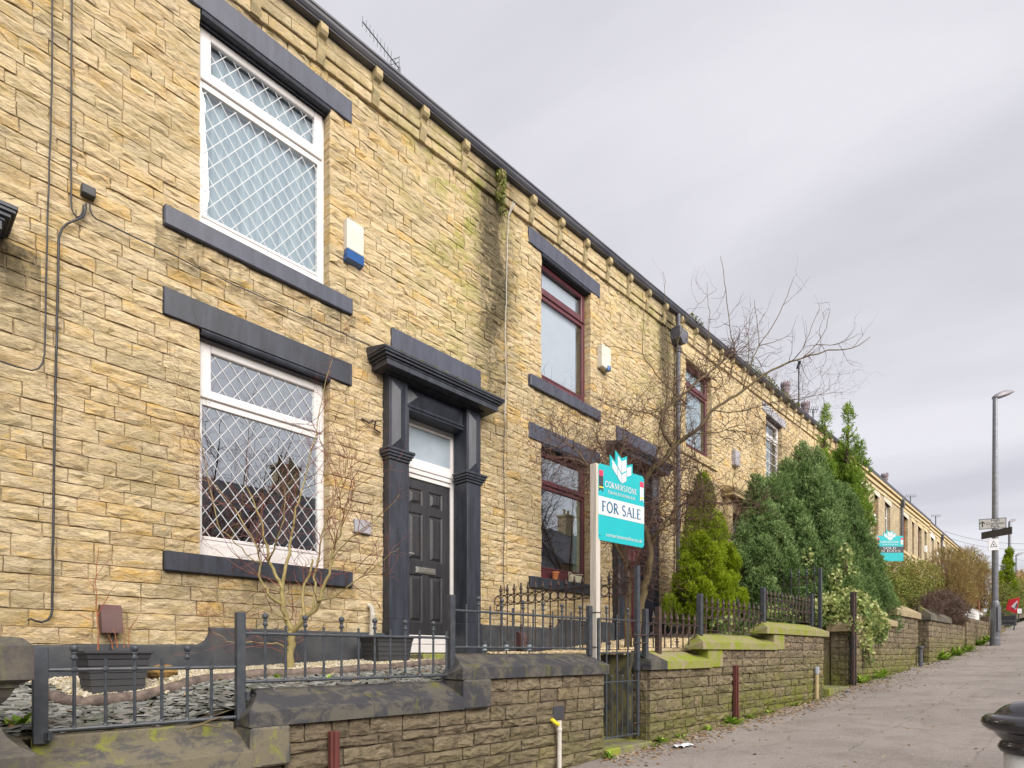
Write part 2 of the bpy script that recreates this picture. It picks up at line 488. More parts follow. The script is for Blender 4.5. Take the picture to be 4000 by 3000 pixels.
def pavement_mat():
    m, t, p, out = nodes_for('worn_asphalt')
    v = pos_map(t, (1, 1, 1), (0, 0, TW))
    c = mixc(t, ramp(t, tnoise(t, v, .7, 6, .65, .6), [(.42, 0.0), (.58, 1.0)]), (.235, .205, .19), (.31, .27, .25))
    vo = N(t, 'ShaderNodeTexVoronoi'); vo.inputs['Scale'].default_value = 190
    t.links.new(v, vo.inputs['Vector'])
    c = mixc(t, ramp(t, vo.outputs['Color'], [(.10, .9), (.42, 0.0), (.80, 0.0), (.95, .8)]), c, (.46, .42, .39))
    c = mixc(t, ramp(t, tnoise(t, v, 130, 3, .7), [(.50, 0.0), (.7, .55)]), c, (.09, .08, .075))
    c = mixc(t, ramp(t, tnoise(t, v, 2.3, 7, .7, .8), [(.50, 0.0), (.66, .5)]), c, (.185, .15, .125))
    c = mixc(t, ramp(t, tnoise(t, v, 28, 5, .75), [(.55, 0.0), (.68, .6)]), c, (.44, .39, .35))
    # trench patches and cracks
    br = N(t, 'ShaderNodeTexBrick'); br.inputs['Scale'].default_value = .42; br.inputs['Mortar Size'].default_value = .0035
    br.inputs['Brick Width'].default_value = .9; br.inputs['Row Height'].default_value = .42; br.inputs['Mortar Smooth'].default_value = .3
    dn = N(t, 'ShaderNodeTexNoise'); dn.inputs['Scale'].default_value = 2.5; dn.inputs['Detail'].default_value = 6; t.links.new(v, dn.inputs['Vector'])
    dd = N(t, 'ShaderNodeVectorMath', operation='SCALE'); t.links.new(dn.outputs['Color'], dd.inputs[0]); dd.inputs['Scale'].default_value = .22
    da = N(t, 'ShaderNodeVectorMath', operation='ADD'); t.links.new(v, da.inputs[0]); t.links.new(dd.outputs[0], da.inputs[1])
    t.links.new(da.outputs[0], br.inputs['Vector'])
    crk = math_(t, 'MULTIPLY', br.outputs['Fac'], ramp(t, tnoise(t, v, 1.7, 4), [(.46, 0.0), (.62, .6)]))
    c = mixc(t, crk, c, (.06, .05, .045))
    t.links.new(c, p.inputs['Base Color'])
    p.inputs['Roughness'].default_value = .8; p.inputs['Specular IOR Level'].default_value = .3
    b1 = bump(t, p, vo.outputs['Distance'], .8, .006)
    bump(t, p, math_(t, 'SUBTRACT', tnoise(t, v, 6, 5), crk), .4, .008, b1)
    return m

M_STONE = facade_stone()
M_WALL = wall_stone()
M_MORTAR = simple('lime_mortar', (.42, .325, .21), (.25, .19, .115), 9, .95, .5, 60, .006, .1)
M_MORTARW = simple('wall_mortar', (.17, .135, .10), (.10, .08, .06), 7, .95, .5, 60, .006, .1)
M_BLACK = painted('black_masonry_paint', (.022, .025, .034), (.055, .063, .090), .65, .45)
M_SLATEP = painted('slate_grey_masonry_paint', (.048, .052, .074), (.080, .088, .122), .7, .42)
M_PLINTH = simple('black_painted_plinth', (.038, .042, .052), (.07, .072, .075), 5, .6, .35, 30, .006, .35)
M_IRON = simple('painted_ironwork', (.035, .042, .055), (.060, .066, .075), 20, .42, .25, 90, .0015, .5)
M_IRONR = simple('rusting_ironwork', (.032, .032, .036), (.085, .045, .032), 16, .6, .4, 90, .002, .4)
M_UPVC = simple('white_upvc', (.66, .64, .64), (.58, .55, .545), 3, .3, .0, 40, .002, .45)
M_WHITE = simple('white_paint', (.78, .78, .77), (.68, .67, .64), 5, .45, .05, 40, .002, .4)
M_MAROON = simple('maroon_frame', (.105, .028, .036), (.075, .022, .030), 5, .38, .05, 60, .002, .5)
M_BROWNF = simple('orange_brown_frame', (.30, .10, .035), (.22, .07, .025), 5, .45, .05, 60, .002, .4)
M_BUFF = simple('dressed_sandstone', (.50, .40, .235), (.40, .315, .175), 6, .85, .35, 50, .004, .2)
M_PALE = simple('pale_painted_lintel', (.48, .45, .37), (.40, .37, .30), 5, .8, .2, 50, .004, .2)
M_LGREY = simple('grey_painted_lintel', (.36, .36, .40), (.28, .28, .31), 5, .6, .2, 50, .004, .3)
M_CORBEL = simple('corbel_stone', (.38, .30, .17), (.22, .19, .11), 9, .85, .4, 50, .005, .2)
M_GUTTER = simple('dark_gutter', (.050, .054, .075), (.105, .105, .12), 4, .5, .25, 30, .004, .45, stretch=(.5, 1, 4))
M_ROOF = simple('roof_slate', (.085, .085, .10), (.13, .13, .14), 8, .6, .3, 40, .004, .3)
M_DOOR = simple('black_composite_door', (.018, .018, .022), (.030, .030, .034), 3, .42, .5, 30, .0025, .5, stretch=(8, 8, .6))
M_CHROME = simple('bright_metal', (.75, .74, .70), (.6, .59, .56), 10, .25, .0, 10, .001, .5, .9)
M_CABLE = simple('black_cable', (.025, .025, .03), (.05, .05, .055), 10, .5, 0)
M_CABLEW = simple('dirty_white_cable', (.45, .44, .42), (.3, .29, .27), 10, .6, 0)
M_BROWN = simple('brown_meter_box', (.085, .045, .045), (.11, .06, .055), 4, .55, .1)
M_GREYP = simple('blank_grey_plate', (.34, .33, .36), (.29, .28, .31), 4, .6, .05)
M_ALARM = simple('cream_alarm_cover', (.56, .54, .47), (.50, .47, .40), 4, .5, .05)
M_BLUE = simple('blue_strobe', (.008, .075, .26), (.007, .06, .2), 4, .2, 0, spec=.6)
M_CURT = simple('net_curtain', (.34, .39, .42), (.25, .30, .34), 3, .9, .3, 6, .02, .1, stretch=(6, 6, .4))
M_BLIND = simple('white_blind', (.40, .41, .45), (.37, .38, .42), 3, .9, .1, 20, .003, .1)
M_GREENC = simple('pale_green_curtain', (.44, .52, .42), (.36, .44, .34), 3, .9, .4, 6, .02, .1, stretch=(8, 8, .3))
M_ROOM = simple('dim_room', (.10, .10, .11), (.07, .07, .08), 3, .9, 0)
M_GLASS = glass('window_glass', .52)
M_GLASSU = glass('upper_window_glass', .22, (.93, .98, 1.0))
M_FROST = simple('frosted_glass', (.30, .35, .40), (.24, .285, .33), 3, .25, .1, 60, .002, .6)
M_LEAD = simple('white_glazing_tape', (.50, .51, .53), (.45, .46, .48), 3, .5, 0)
M_COP_BLACK = coping('flaking_black_coping', (.050, .050, .058), (.105, .097, .082), (.13, .13, .035), .56, .68, .85, .5)
M_COP_TAN = coping('bare_stone_coping', (.155, .135, .095), (.085, .08, .078), (.22, .235, .03), .56, .66, .9, .7)
M_COP_GREEN = coping('mossy_coping', (.29, .245, .15), (.25, .22, .12), (.21, .25, .018), .42, .58, .95, .8)
M_COP_BUFF = coping('buff_coping', (.36, .29, .175), (.28, .22, .13), (.25, .26, .08), .58, .7, .7, .8)
M_PIER = coping('sooty_pier_stone', (.075, .068, .062), (.105, .092, .075), (.17, .17, .05), .55, .7, .6, .75)
M_PAVE = pavement_mat()
M_ROAD = simple('road_asphalt', (.06, .058, .06), (.09, .085, .085), 2, .85, .5, 120, .004)
M_KERB = simple('kerb_stone', (.30, .28, .25), (.22, .2, .18), 6, .8, .3)
M_SOIL = simple('garden_soil', (.10, .085, .06), (.17, .15, .10), 9, .95, .8, 30, .02, .1)
M_LAND = simple('far_ground', (.09, .11, .05), (.13, .12, .07), .2, .95, 0)
M_SLATEC = leafy('slate_chippings', [(.075, .078, .075), (.13, .135, .125), (.20, .20, .19), (.11, .12, .09), (.30, .30, .29), (.15, .12, .10)], .5, 0)
M_GRAVEL = leafy('buff_gravel', [(.30, .24, .13), (.42, .35, .22), (.55, .49, .38), (.34, .31, .24), (.62, .58, .48)], .8, 0)
M_GRAVELY = leafy('yellow_gravel', [(.50, .37, .16), (.62, .48, .26), (.72, .62, .44), (.38, .27, .13), (.78, .70, .55)], .8, 0)
M_LOG = simple('log_edging', (.20, .155, .13), (.10, .08, .07), 18, .95, .8, 60, .01, .1)
M_PLANTER = simple('grey_plastic', (.036, .036, .041), (.048, .048, .052), 3, .55, .1, 40, .002, .35)
M_BARK1 = simple('acer_bark', (.36, .29, .13), (.25, .21, .09), 14, .8, .4, 60, .004, .2)
M_TWIG1 = simple('red_twigs', (.13, .035, .042), (.19, .08, .05), 8, .6, 0)
M_BARK2 = simple('hazel_bark', (.13, .09, .065), (.15, .125, .06), 12, .85, .6, 50, .006, .2)
M_TWIG2 = simple('purple_brown_twigs', (.060, .032, .032), (.13, .075, .05), 8, .7, 0)
M_BARKC = simple('conifer_bark', (.10, .07, .05), (.06, .045, .035), 12, .9, .5, 40, .006, .1)
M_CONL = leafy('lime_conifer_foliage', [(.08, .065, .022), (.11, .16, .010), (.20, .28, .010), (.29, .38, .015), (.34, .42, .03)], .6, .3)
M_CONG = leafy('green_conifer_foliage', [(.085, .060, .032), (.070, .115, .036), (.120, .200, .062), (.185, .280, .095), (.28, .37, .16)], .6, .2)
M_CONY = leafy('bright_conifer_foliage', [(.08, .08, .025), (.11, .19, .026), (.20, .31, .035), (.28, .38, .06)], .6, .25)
M_IVY = leafy('variegated_ivy_leaves', [(.04, .08, .025), (.10, .17, .05), (.26, .34, .10), (.44, .47, .18), (.58, .57, .30)], .4, .25)
M_PRIV = leafy('privet_leaves', [(.05, .05, .025), (.09, .12, .025), (.17, .20, .035), (.25, .25, .06), (.30, .20, .09)], .5, .25)
M_DRY = leafy('dry_hedge_twigs', [(.10, .055, .03), (.22, .13, .06), (.33, .21, .09), (.28, .25, .07), (.16, .12, .05)], .8, .15)
M_DARKT = leafy('dark_pruned_twigs', [(.05, .03, .03), (.10, .065, .05), (.15, .10, .075), (.20, .15, .11)], .8, .05)
M_WEED = leafy('weed_leaves', [(.10, .17, .02), (.20, .34, .03), (.32, .48, .06), (.42, .55, .12)], .5, .3)
M_LEAF = leafy('dead_leaves', [(.16, .08, .035), (.28, .16, .08), (.36, .26, .15), (.45, .40, .30), (.14, .11, .08)], .7, .1)
M_TEAL = simple('turquoise_board', (.020, .41, .45), (.017, .38, .42), 3, .4, 0)
M_SIGNW = simple('board_white', (.62, .62, .65), (.58, .58, .61), 3, .45, 0)
M_SIGNB = simple('board_blue_ink', (.030, .15, .26), (.025, .13, .23), 3, .5, 0)
M_DKGREY = simple('dark_grey_print', (.055, .055, .065), (.05, .05, .06), 3, .5, 0)
M_RED = simple('sign_red', (.62, .03, .05), (.55, .03, .05), 3, .4, 0)
M_PINK = simple('ribbon_red', (.68, .06, .13), (.6, .05, .11), 3, .5, 0)
M_YEL = simple('sign_yellow', (.75, .60, .04), (.7, .55, .03), 3, .5, 0)
M_POSTW = simple('painted_timber_post', (.56, .52, .47), (.44, .40, .34), 5, .7, .3, 40, .003, .2, stretch=(6, 6, .5))
M_BOLB = simple('gloss_black_bollard', (.022, .020, .026), (.03, .028, .034), 3, .13, 0, spec=.7)
M_BOLW = simple('white_bollard_band', (.68, .67, .65), (.58, .57, .54), 12, .5, .2, 90, .002)
M_LAMP = simple('galvanised_steel', (.20, .21, .235), (.15, .155, .175), 8, .45, .1, 60, .001, .5, .35)
M_LAMPH = simple('lamp_head_grey', (.22, .21, .23), (.17, .16, .18), 4, .4, 0, spec=.5)
M_GREYS = simple('grey_sign_face', (.55, .55, .53), (.48, .48, .46), 4, .5, 0)
M_TERRA = simple('terracotta', (.45, .17, .07), (.36, .13, .05), 9, .8, .3)
M_PINKV = simple('pink_vase', (.60, .36, .28), (.55, .32, .25), 5, .4, 0)
M_FLOW = leafy('flowers', [(.20, .02, .07), (.35, .05, .16), (.50, .12, .25), (.70, .75, .40)], .6, .2)
M_YPIPE = simple('yellow_elbow', (.75, .62, .03), (.65, .5, .03), 5, .4, 0)
M_WPIPE = simple('off_white_pipe', (.62, .60, .55), (.45, .42, .36), 12, .5, .1)
M_GPIPE = simple('grey_cap_plastic', (.38, .40, .44), (.3, .32, .36), 12, .5, .1)
M_MAROONP = simple('red_brown_channel', (.13, .040, .035), (.10, .035, .03), 8, .5, .1)
M_BROCK = simple('ochre_rock', (.34, .20, .055), (.20, .13, .06), 7, .85, .8, 25, .02, .2)
M_CLAY = simple('clay_chimney_pot', (.20, .16, .17), (.14, .11, .12), 6, .8, .2)
M_STEP = coping('mossy_step', (.20, .18, .12), (.14, .13, .09), (.24, .28, .03), .46, .60, .9, .8)
M_RETW = coping('old_black_render', (.045, .05, .058), (.09, .085, .07), (.20, .18, .07), .46, .60, .85, .7)
M_LITTER = simple('litter_paper', (.75, .77, .80), (.55, .62, .70), 12, .6, .2)

def far_stone():
    m, t, p, out = nodes_for('distant_coursed_stone')
    g = N(t, 'ShaderNodeNewGeometry'); s = N(t, 'ShaderNodeSeparateXYZ'); t.links.new(g.outputs['Position'], s.inputs[0])
    cb = N(t, 'ShaderNodeCombineXYZ'); t.links.new(math_(t, 'ADD', s.outputs['X'], math_(t, 'MULTIPLY', s.outputs['Y'], 1.0)), cb.inputs[0]); t.links.new(s.outputs['Z'], cb.inputs[1])
    br = N(t, 'ShaderNodeTexBrick'); br.inputs['Scale'].default_value = 1; br.inputs['Brick Width'].default_value = .42; br.inputs['Row Height'].default_value = .15
    br.inputs['Mortar Size'].default_value = .012; br.inputs['Color1'].default_value = (.43, .345, .215, 1); br.inputs['Color2'].default_value = (.31, .25, .165, 1); br.inputs['Mortar'].default_value = (.22, .17, .10, 1)
    t.links.new(cb.outputs[0], br.inputs['Vector'])
    c = mixc(t, ramp(t, tnoise(t, pos_map(t), 1.2, 6, .65), [(.42, 0.0), (.66, .55)]), br.outputs['Color'], (.20, .16, .10))
    t.links.new(c, p.inputs['Base Color']); p.inputs['Roughness'].default_value = .9
    bump(t, p, br.outputs['Fac'], -.6, .02)
    return m
M_FAR = far_stone()

# ------------------------------------------------------------------ ground, pavement, road
def strip(name, p0, p1, off, mat, xs, npd=1, kind='structure'):
    m = MB(wf)
    ps = [p0 + (p1 - p0) * i / npd for i in range(npd + 1)]
    vs = [(x, p, ground(x) + off) for x in xs for p in ps]
    k = npd + 1
    fs = [(i * k + j, (i + 1) * k + j, (i + 1) * k + j + 1, i * k + j + 1) for i in range(len(xs) - 1) for j in range(npd)]
    m.add(vs, fs)
    o = m.build(name, mat)
    return tag(o, kind=kind)
XS = [-60, -40, -25, -15, -8, -4] + [i * .5 - 2 for i in range(0, 90)] + [46, 50, 58, 66, 80, 100, 130, 160, 220, 300, 400]
strip('pavement', -1.3, 3.95, 0, M_PAVE, XS, 4)
mk = MB(wf)
for a, b in zip(XS, XS[1:]):
    za, zb = ground(a), ground(b)
    mk.add([(a, -1.3, za + .004), (b, -1.3, zb + .004), (b, -1.45, zb + .004), (a, -1.45, za + .004), (a, -1.45, za - .12), (b, -1.45, zb - .12)],
           [(0, 3, 2, 1), (3, 4, 5, 2)])
tag(mk.build('kerb', M_KERB), kind='structure')
strip('road', -9.5, -1.45, -.12, M_ROAD, XS, 2)
strip('far_pavement', -12.0, -9.5, -.02, M_PAVE, XS, 2)
strip('ground', -500, 500, -.35, M_LAND, [-300] + XS, 8)

# ------------------------------------------------------------------ stones
def stone_geo(m, x0, x1, z0, z1, y, depth, rnd, bulge=.02, tint=None, slant=0.0):
    """a rock-faced block whose rough face looks towards -y"""
    L = x1 - x0
    nx = 3 if L < .20 else (4 if L < .34 else 5); nz = 3
    m.tint = rnd.random() if tint is None else tint
    vs = []
    tilt = rnd.uniform(-.010, .010); lean = rnd.uniform(-.4, .9) * bulge
    ph = rnd.random() * 6.28
    for j in range(nz + 1):
        for i in range(nx + 1):
            edge = (i in (0, nx)) or (j in (0, nz))
            fx = x0 + L * i / nx; fz = z0 + (z1 - z0) * j / nz
            led = lean * (j / nz - .5) + .25 * bulge * math.sin(ph + i * 1.7)
            if not edge:
                fx += rnd.uniform(-.38, .38) * L / nx; fz += rnd.uniform(-.34, .34) * (z1 - z0) / nz
                d = bulge * rnd.uniform(-.15, 1.15) + led
            else:
                d = bulge * rnd.uniform(-.12, .40) + led * .6
                if 0 < i < nx: fz += rnd.uniform(-.005, .005); fx += rnd.uniform(-.2, .2) * L / nx
                if 0 < j < nz: fx += rnd.uniform(-.005, .005)
            vs.append((fx, y - d + tilt * (i / nx - .5), fz + slant * (fx - x0)))
    w_ = nx + 1
    fs = []
    for j in range(nz):
        for i in range(nx):
            q = (j * w_ + i, j * w_ + i + 1, (j + 1) * w_ + i + 1, (j + 1) * w_ + i)
            if rnd.random() < .5: fs += [(q[0], q[1], q[2]), (q[0], q[2], q[3])]
            else: fs += [(q[0], q[1], q[3]), (q[1], q[2], q[3])]
    n = len(vs)
    ring = [i for i in range(nx + 1)] + [j * w_ + nx for j in range(1, nz + 1)] + [nz * w_ + i for i in range(nx - 1, -1, -1)] + [j * w_ for j in range(nz - 1, 0, -1)]
    vs += [(vs[i][0], y + depth, vs[i][2]) for i in ring]
    k = len(ring)
    nf = len(fs)
    for a in range(k):
        b = (a + 1) % k
        fs.append((ring[a], n + a, n + b, ring[b]))
    m.add(vs, fs)

def fill_rows(rows, x0, x1, holes, rnd, lo=.17, hi=.46, gap=.009):
    """holes: (xa,xb,za,zb,reveal). returns list of (x0,x1,z0,z1,depth)"""
    out = []
    for za, zb in rows:
        cuts = []
        for h in holes:
            ov = min(zb, h[3]) - max(za, h[2])
            if ov > .3 * (zb - za): cuts.append((h[0], h[1], h[4]))
        cuts.sort()
        segs = []; x = x0; lastrev = False
        for a, b, rv in cuts:
            if a > x + .03: segs.append((x, min(a, x1), lastrev, rv))
            if b > x: x = b; lastrev = rv
        if x < x1 - .03: segs.append((x, x1, lastrev, False))
        for a, b, ra, rb in segs:
            if b <= x0 or a >= x1: continue
            px = a
            first = True
            while px < b - .001:
                ln = rnd.uniform(lo, hi)
                if rnd.random() < .2: ln *= .6
                e = px + ln
                if b - e < lo * .8: e = b
                last = e >= b - 1e-6
                dep = .125 if ((first and ra) or (last and rb)) else .04
                g0 = 0 if (first and ra) else gap / 2; g1 = 0 if (last and rb) else gap / 2
                out.append((px + g0, e - g1, za + gap / 2, zb - gap / 2, dep))
                px = e; first = False
    return out

def split_stones(specs, parent, fr, y, mat, rnd, limit=300, bulge=.02, dist=None):
    """largest in view become parts named stone, the rest one stuff part"""
    def score(s):
        cx, cz = (s[0] + s[1]) / 2, (s[2] + s[3]) / 2
        px, py, pz = fr(cx, y, cz)
        b = px * C_ + py * S_; a = px * S_ - py * C_
        if b < .3: return 0
        u = a / b * FPX + 2000; v = HOR - pz / b * FPX
        inside = 1.0 if (-60 < u < 4060 and -60 < v < 3060) else .02
        return inside * (s[1] - s[0]) * (s[3] - s[2]) / (b * b)
    specs = sorted(specs, key=score, reverse=True)
    for s in specs[:limit]:
        m = MB(fr)
        stone_geo(m, s[0], s[1], s[2], s[3], y + rnd.uniform(-.005, .005), s[4], rnd, bulge)
        m.build('stone', mat, parent, origin=fr((s[0] + s[1]) / 2, y, (s[2] + s[3]) / 2))
    if len(specs) > limit:
        m = MB(fr)
        for s in specs[limit:]:
            stone_geo(m, s[0], s[1], s[2], s[3], y + rnd.uniform(-.005, .005), s[4], rnd, bulge)
        m.build('stonework', mat, parent, kind='stuff')

def cells(m, x0, x1, z0, z1, holes, y, flip=False):
    xs = sorted({x0, x1} | {h[0] for h in holes if x0 < h[0] < x1} | {h[1] for h in holes if x0 < h[1] < x1})
    zs = sorted({z0, z1} | {h[2] for h in holes if z0 < h[2] < z1} | {h[3] for h in holes if z0 < h[3] < z1})
    for a, b in zip(xs, xs[1:]):
        for c, d in zip(zs, zs[1:]):
            mx_, mz_ = (a + b) / 2, (c + d) / 2
            if any(h[0] < mx_ < h[1] and h[2] < mz_ < h[3] for h in holes): continue
            m.add([(a, y, c), (b, y, c), (b, y, d), (a, y, d)], [(0, 1, 2, 3)])

YF = 5.85
STEP = .262
PER = 5.03
def eave(x): return 6.69 + .0525 * (x - 2.6)

# ------------------------------------------------------------------ windows
def window(parent, X0, X1, Z0, Z1, lv, frame, gl, curtain=None, lattice=False, yr=5.97, bars=False, sill_panel=False):
    """lv = glass_bottom, main_top, sash_bottom, small_bottom, small_top, sash_top"""
    gb, mt, sb, s0, s1, st = lv
    f = MB()
    g0, g1 = X0 + .065, X1 - .075
    f.box(X0, g0, yr, yr + .06, Z0, Z1, .004); f.box(g1, X1, yr, yr + .06, Z0, Z1, .004)
    f.box(g0, g1, yr, yr + .06, Z0, gb - .035, .004)
    f.box(g0, g1, yr - .006, yr + .05, gb - .035, gb, .006)
    f.box(g0, g1, yr, yr + .06, mt, sb, .004); f.box(g0, g1, yr, yr + .06, st, Z1, .004)
    if sill_panel:
        f.box(X0 + .01, X1 - .01, yr - .012, yr - .002, Z0 + .005, gb - .06, .003)
    # drip slots
    win = f.build('window', frame, parent)
    s = MB()
    so = .05
    s.box(X0 + .035, X0 + .14, yr - .022, yr + .03, sb, st, .008); s.box(X1 - .125, X1 - .03, yr - .022, yr + .03, sb, st, .008)
    s.box(X0 + .14, X1 - .125, yr - .022, yr + .03, sb, s0, .008); s.box(X0 + .14, X1 - .125, yr - .022, yr + .03, s1, st, .008)
    s.build('sash', frame, win)
    def quad(a, b, y_, c, d):
        q = MB(); q.add([(a, y_, c), (b, y_, c), (b, y_, d), (a, y_, d)], [(0, 1, 2, 3)]); q.build('pane', gl, win)
    quad(g0 - .01, g1 + .01, yr + .025, gb - .01, mt + .01)
    quad(X0 + .12, X1 - .11, yr + .011, s0 - .01, s1 + .01)
    sl = MB()
    for xx in (X0 + .26, X1 - .32): sl.box(xx, xx + .05, yr - .008, yr - .001, gb - .075, gb - .063)
    sl.build('drain_slot', M_DKGREY, win)
    if bars:
        b = MB(); xm = (g0 + g1) / 2
        b.box(xm - .012, xm + .012, yr + .008, yr + .021, gb, mt)
        for q in (1, 2, 3):
            zz = gb + (mt - gb) * q / 4
            b.box(g0, g1, yr + .009, yr + .020, zz - .010, zz + .010)
        b.build('glazing_bar', frame, win)
    if lattice:
        for (xa, xb, za, zb, yy) in ((g0, g1, gb, mt, yr + .019), (X0 + .14, X1 - .125, s0, s1, yr + .005)):
            b = MB(); W_, H_ = .142, .188
            def clip(x_, z_, dx, dz):
                t0, t1 = -99, 99
                for o, d, lo, hi in ((x_, dx, xa, xb), (z_, dz, za, zb)):
                    a, c = (lo - o) / d, (hi - o) / d
                    if a > c: a, c = c, a
                    t0, t1 = max(t0, a), min(t1, c)
                return t0, t1
            L_ = math.hypot(W_, H_); dx, dz = W_ / L_, H_ / L_
            hw = .0036
            for sgn in (1, -1):
                for i in range(-30, 31):
                    x_ = (xa + xb) / 2 + i * W_; z_ = (za + .06)
                    t0, t1 = clip(x_, z_, dx * sgn, dz)
                    if t1 - t0 < .02: continue
                    nxx, nzz = -dz * sgn * 1, dx
                    nxx, nzz = dz, -dx * sgn
                    ax_, az_ = x_ + dx * sgn * t0, z_ + dz * t0; bx_, bz_ = x_ + dx * sgn * t1, z_ + dz * t1
                    y0 = yy - (.001 if sgn > 0 else 0)
                    b.add([(ax_ + nxx * hw, y0, az_ + nzz * hw), (ax_ - nxx * hw, y0, az_ - nzz * hw), (bx_ - nxx * hw, y0, bz_ - nzz * hw), (bx_ + nxx * hw, y0, bz_ + nzz * hw)], [(0, 1, 2, 3)])
            b.build('lattice', M_LEAD, win)
    if curtain:
        for (kind_, cm, xa, xb) in curtain:
            c = MB(); n = 60
            ph = random.random() * 6
            prof = []
            for i in range(n + 1):
                x = xa + (xb - xa) * i / n
                amp = .012 if kind_ == 'folds' else .0
                prof.append((x, yr + (.075 if kind_ == 'folds' else .065) + amp * math.sin(i * 1.1 + ph) + .4 * amp * math.sin(i * 2.3)))
            vs = [(x, y, Z0 + .05) for x, y in prof] + [(x, y, Z1 - .05) for x, y in prof]
            c.add(vs, [(i, i + 1, n + 2 + i, n + 1 + i) for i in range(n)])
            c.build('curtain' if kind_ == 'folds' else 'blind', cm, win, smooth=True)
    return win

def lintel_sill(parent, X0, X1, Z0, Z1, mat_l, mat_s, sillz=.178, over=.31, lh=.245, lover=.31, black_under=True):
    m = MB(); m.box(X0 - lover, X1 + .27, YF - .028, YF + .10, Z1, Z1 + lh, .006); m.build('lintel', mat_l, parent)
    if black_under:
        m = MB()
        m.box(X0 + .012, X1 + .004, YF + .010, YF + .13, Z1 - .035, Z1 - .001)
        m.tube([(X0 + .012, YF + .006, Z1 - .020), (X1 + .004, YF + .006, Z1 - .020)], .030, 8)
        m.tube([(X0 + .012, YF + .070, Z1 - .040), (X1 + .004, YF + .070, Z1 - .040)], .018, 6)
        m.build('lintel_roll', M_BLACK if mat_l is not M_BUFF else M_BUFF, parent)
    m = MB(); m.box(X0 - over, X1 + .265, YF - .055, YF + .12, Z0 - sillz, Z0 - .001, .008); m.build('sill', mat_s, parent)

LV_L = (1.12, 2.375, 2.437, 2.52, 2.885, 2.968)
LV_U = (4.2, 5.407, 5.47, 5.577, 5.88, 5.96)
def sh(lv, d): return tuple(v + d for v in lv)

def pilaster(parent, x0, x1, dz, mat, top=3.28, cap0=2.29, cap1=2.42, y=5.72):
    m = MB()
    m.box(x0 - .012, x1 + .012, y - .015, YF + .15, -.25 + dz, .40 + dz, .006)
    m.box(x0, x1, y, YF + .14, .40 + dz, cap0 + dz, .006)
    m.build('pilaster', mat, parent)
    c = MB()
    prof = [(0, cap0), (.012, cap0), (.020, cap0 + .035), (.045, cap0 + .06), (.062, cap1 - .035), (.066, cap1), (0, cap1)]
    # stacked mouldings wrap three sides
    zs = [(cap0, cap0 + .035, .018), (cap0 + .035, cap0 + .065, .036), (cap0 + .065, cap1 - .03, .052), (cap1 - .03, cap1, .066)]
    for a, b, e in zs: c.box(x0 - e, x1 + e, y - e, YF + .10, a + dz, b + dz, .004)
    c.build('capital', mat, parent)
    u = MB()
    u.box(x0, x1, y + .005, YF + .14, cap1 + dz, top + dz, .003)
    # faceted raised panel
    a, b, za, zb, yy = x0 + .035, x1 - .035, cap1 + .03 + dz, top - .05 + dz, y + .005
    xm = (a + b) / 2; r = .045
    u.add([(a, yy, za), (b, yy, za), (b, yy, zb), (a, yy, zb), (xm, yy - r, za + .11), (xm, yy - r, zb - .11)],
          [(0, 1, 4), (1, 2, 5, 4), (2, 3, 5), (3, 0, 4, 5)])
    u.build('upper_pilaster', mat, parent)

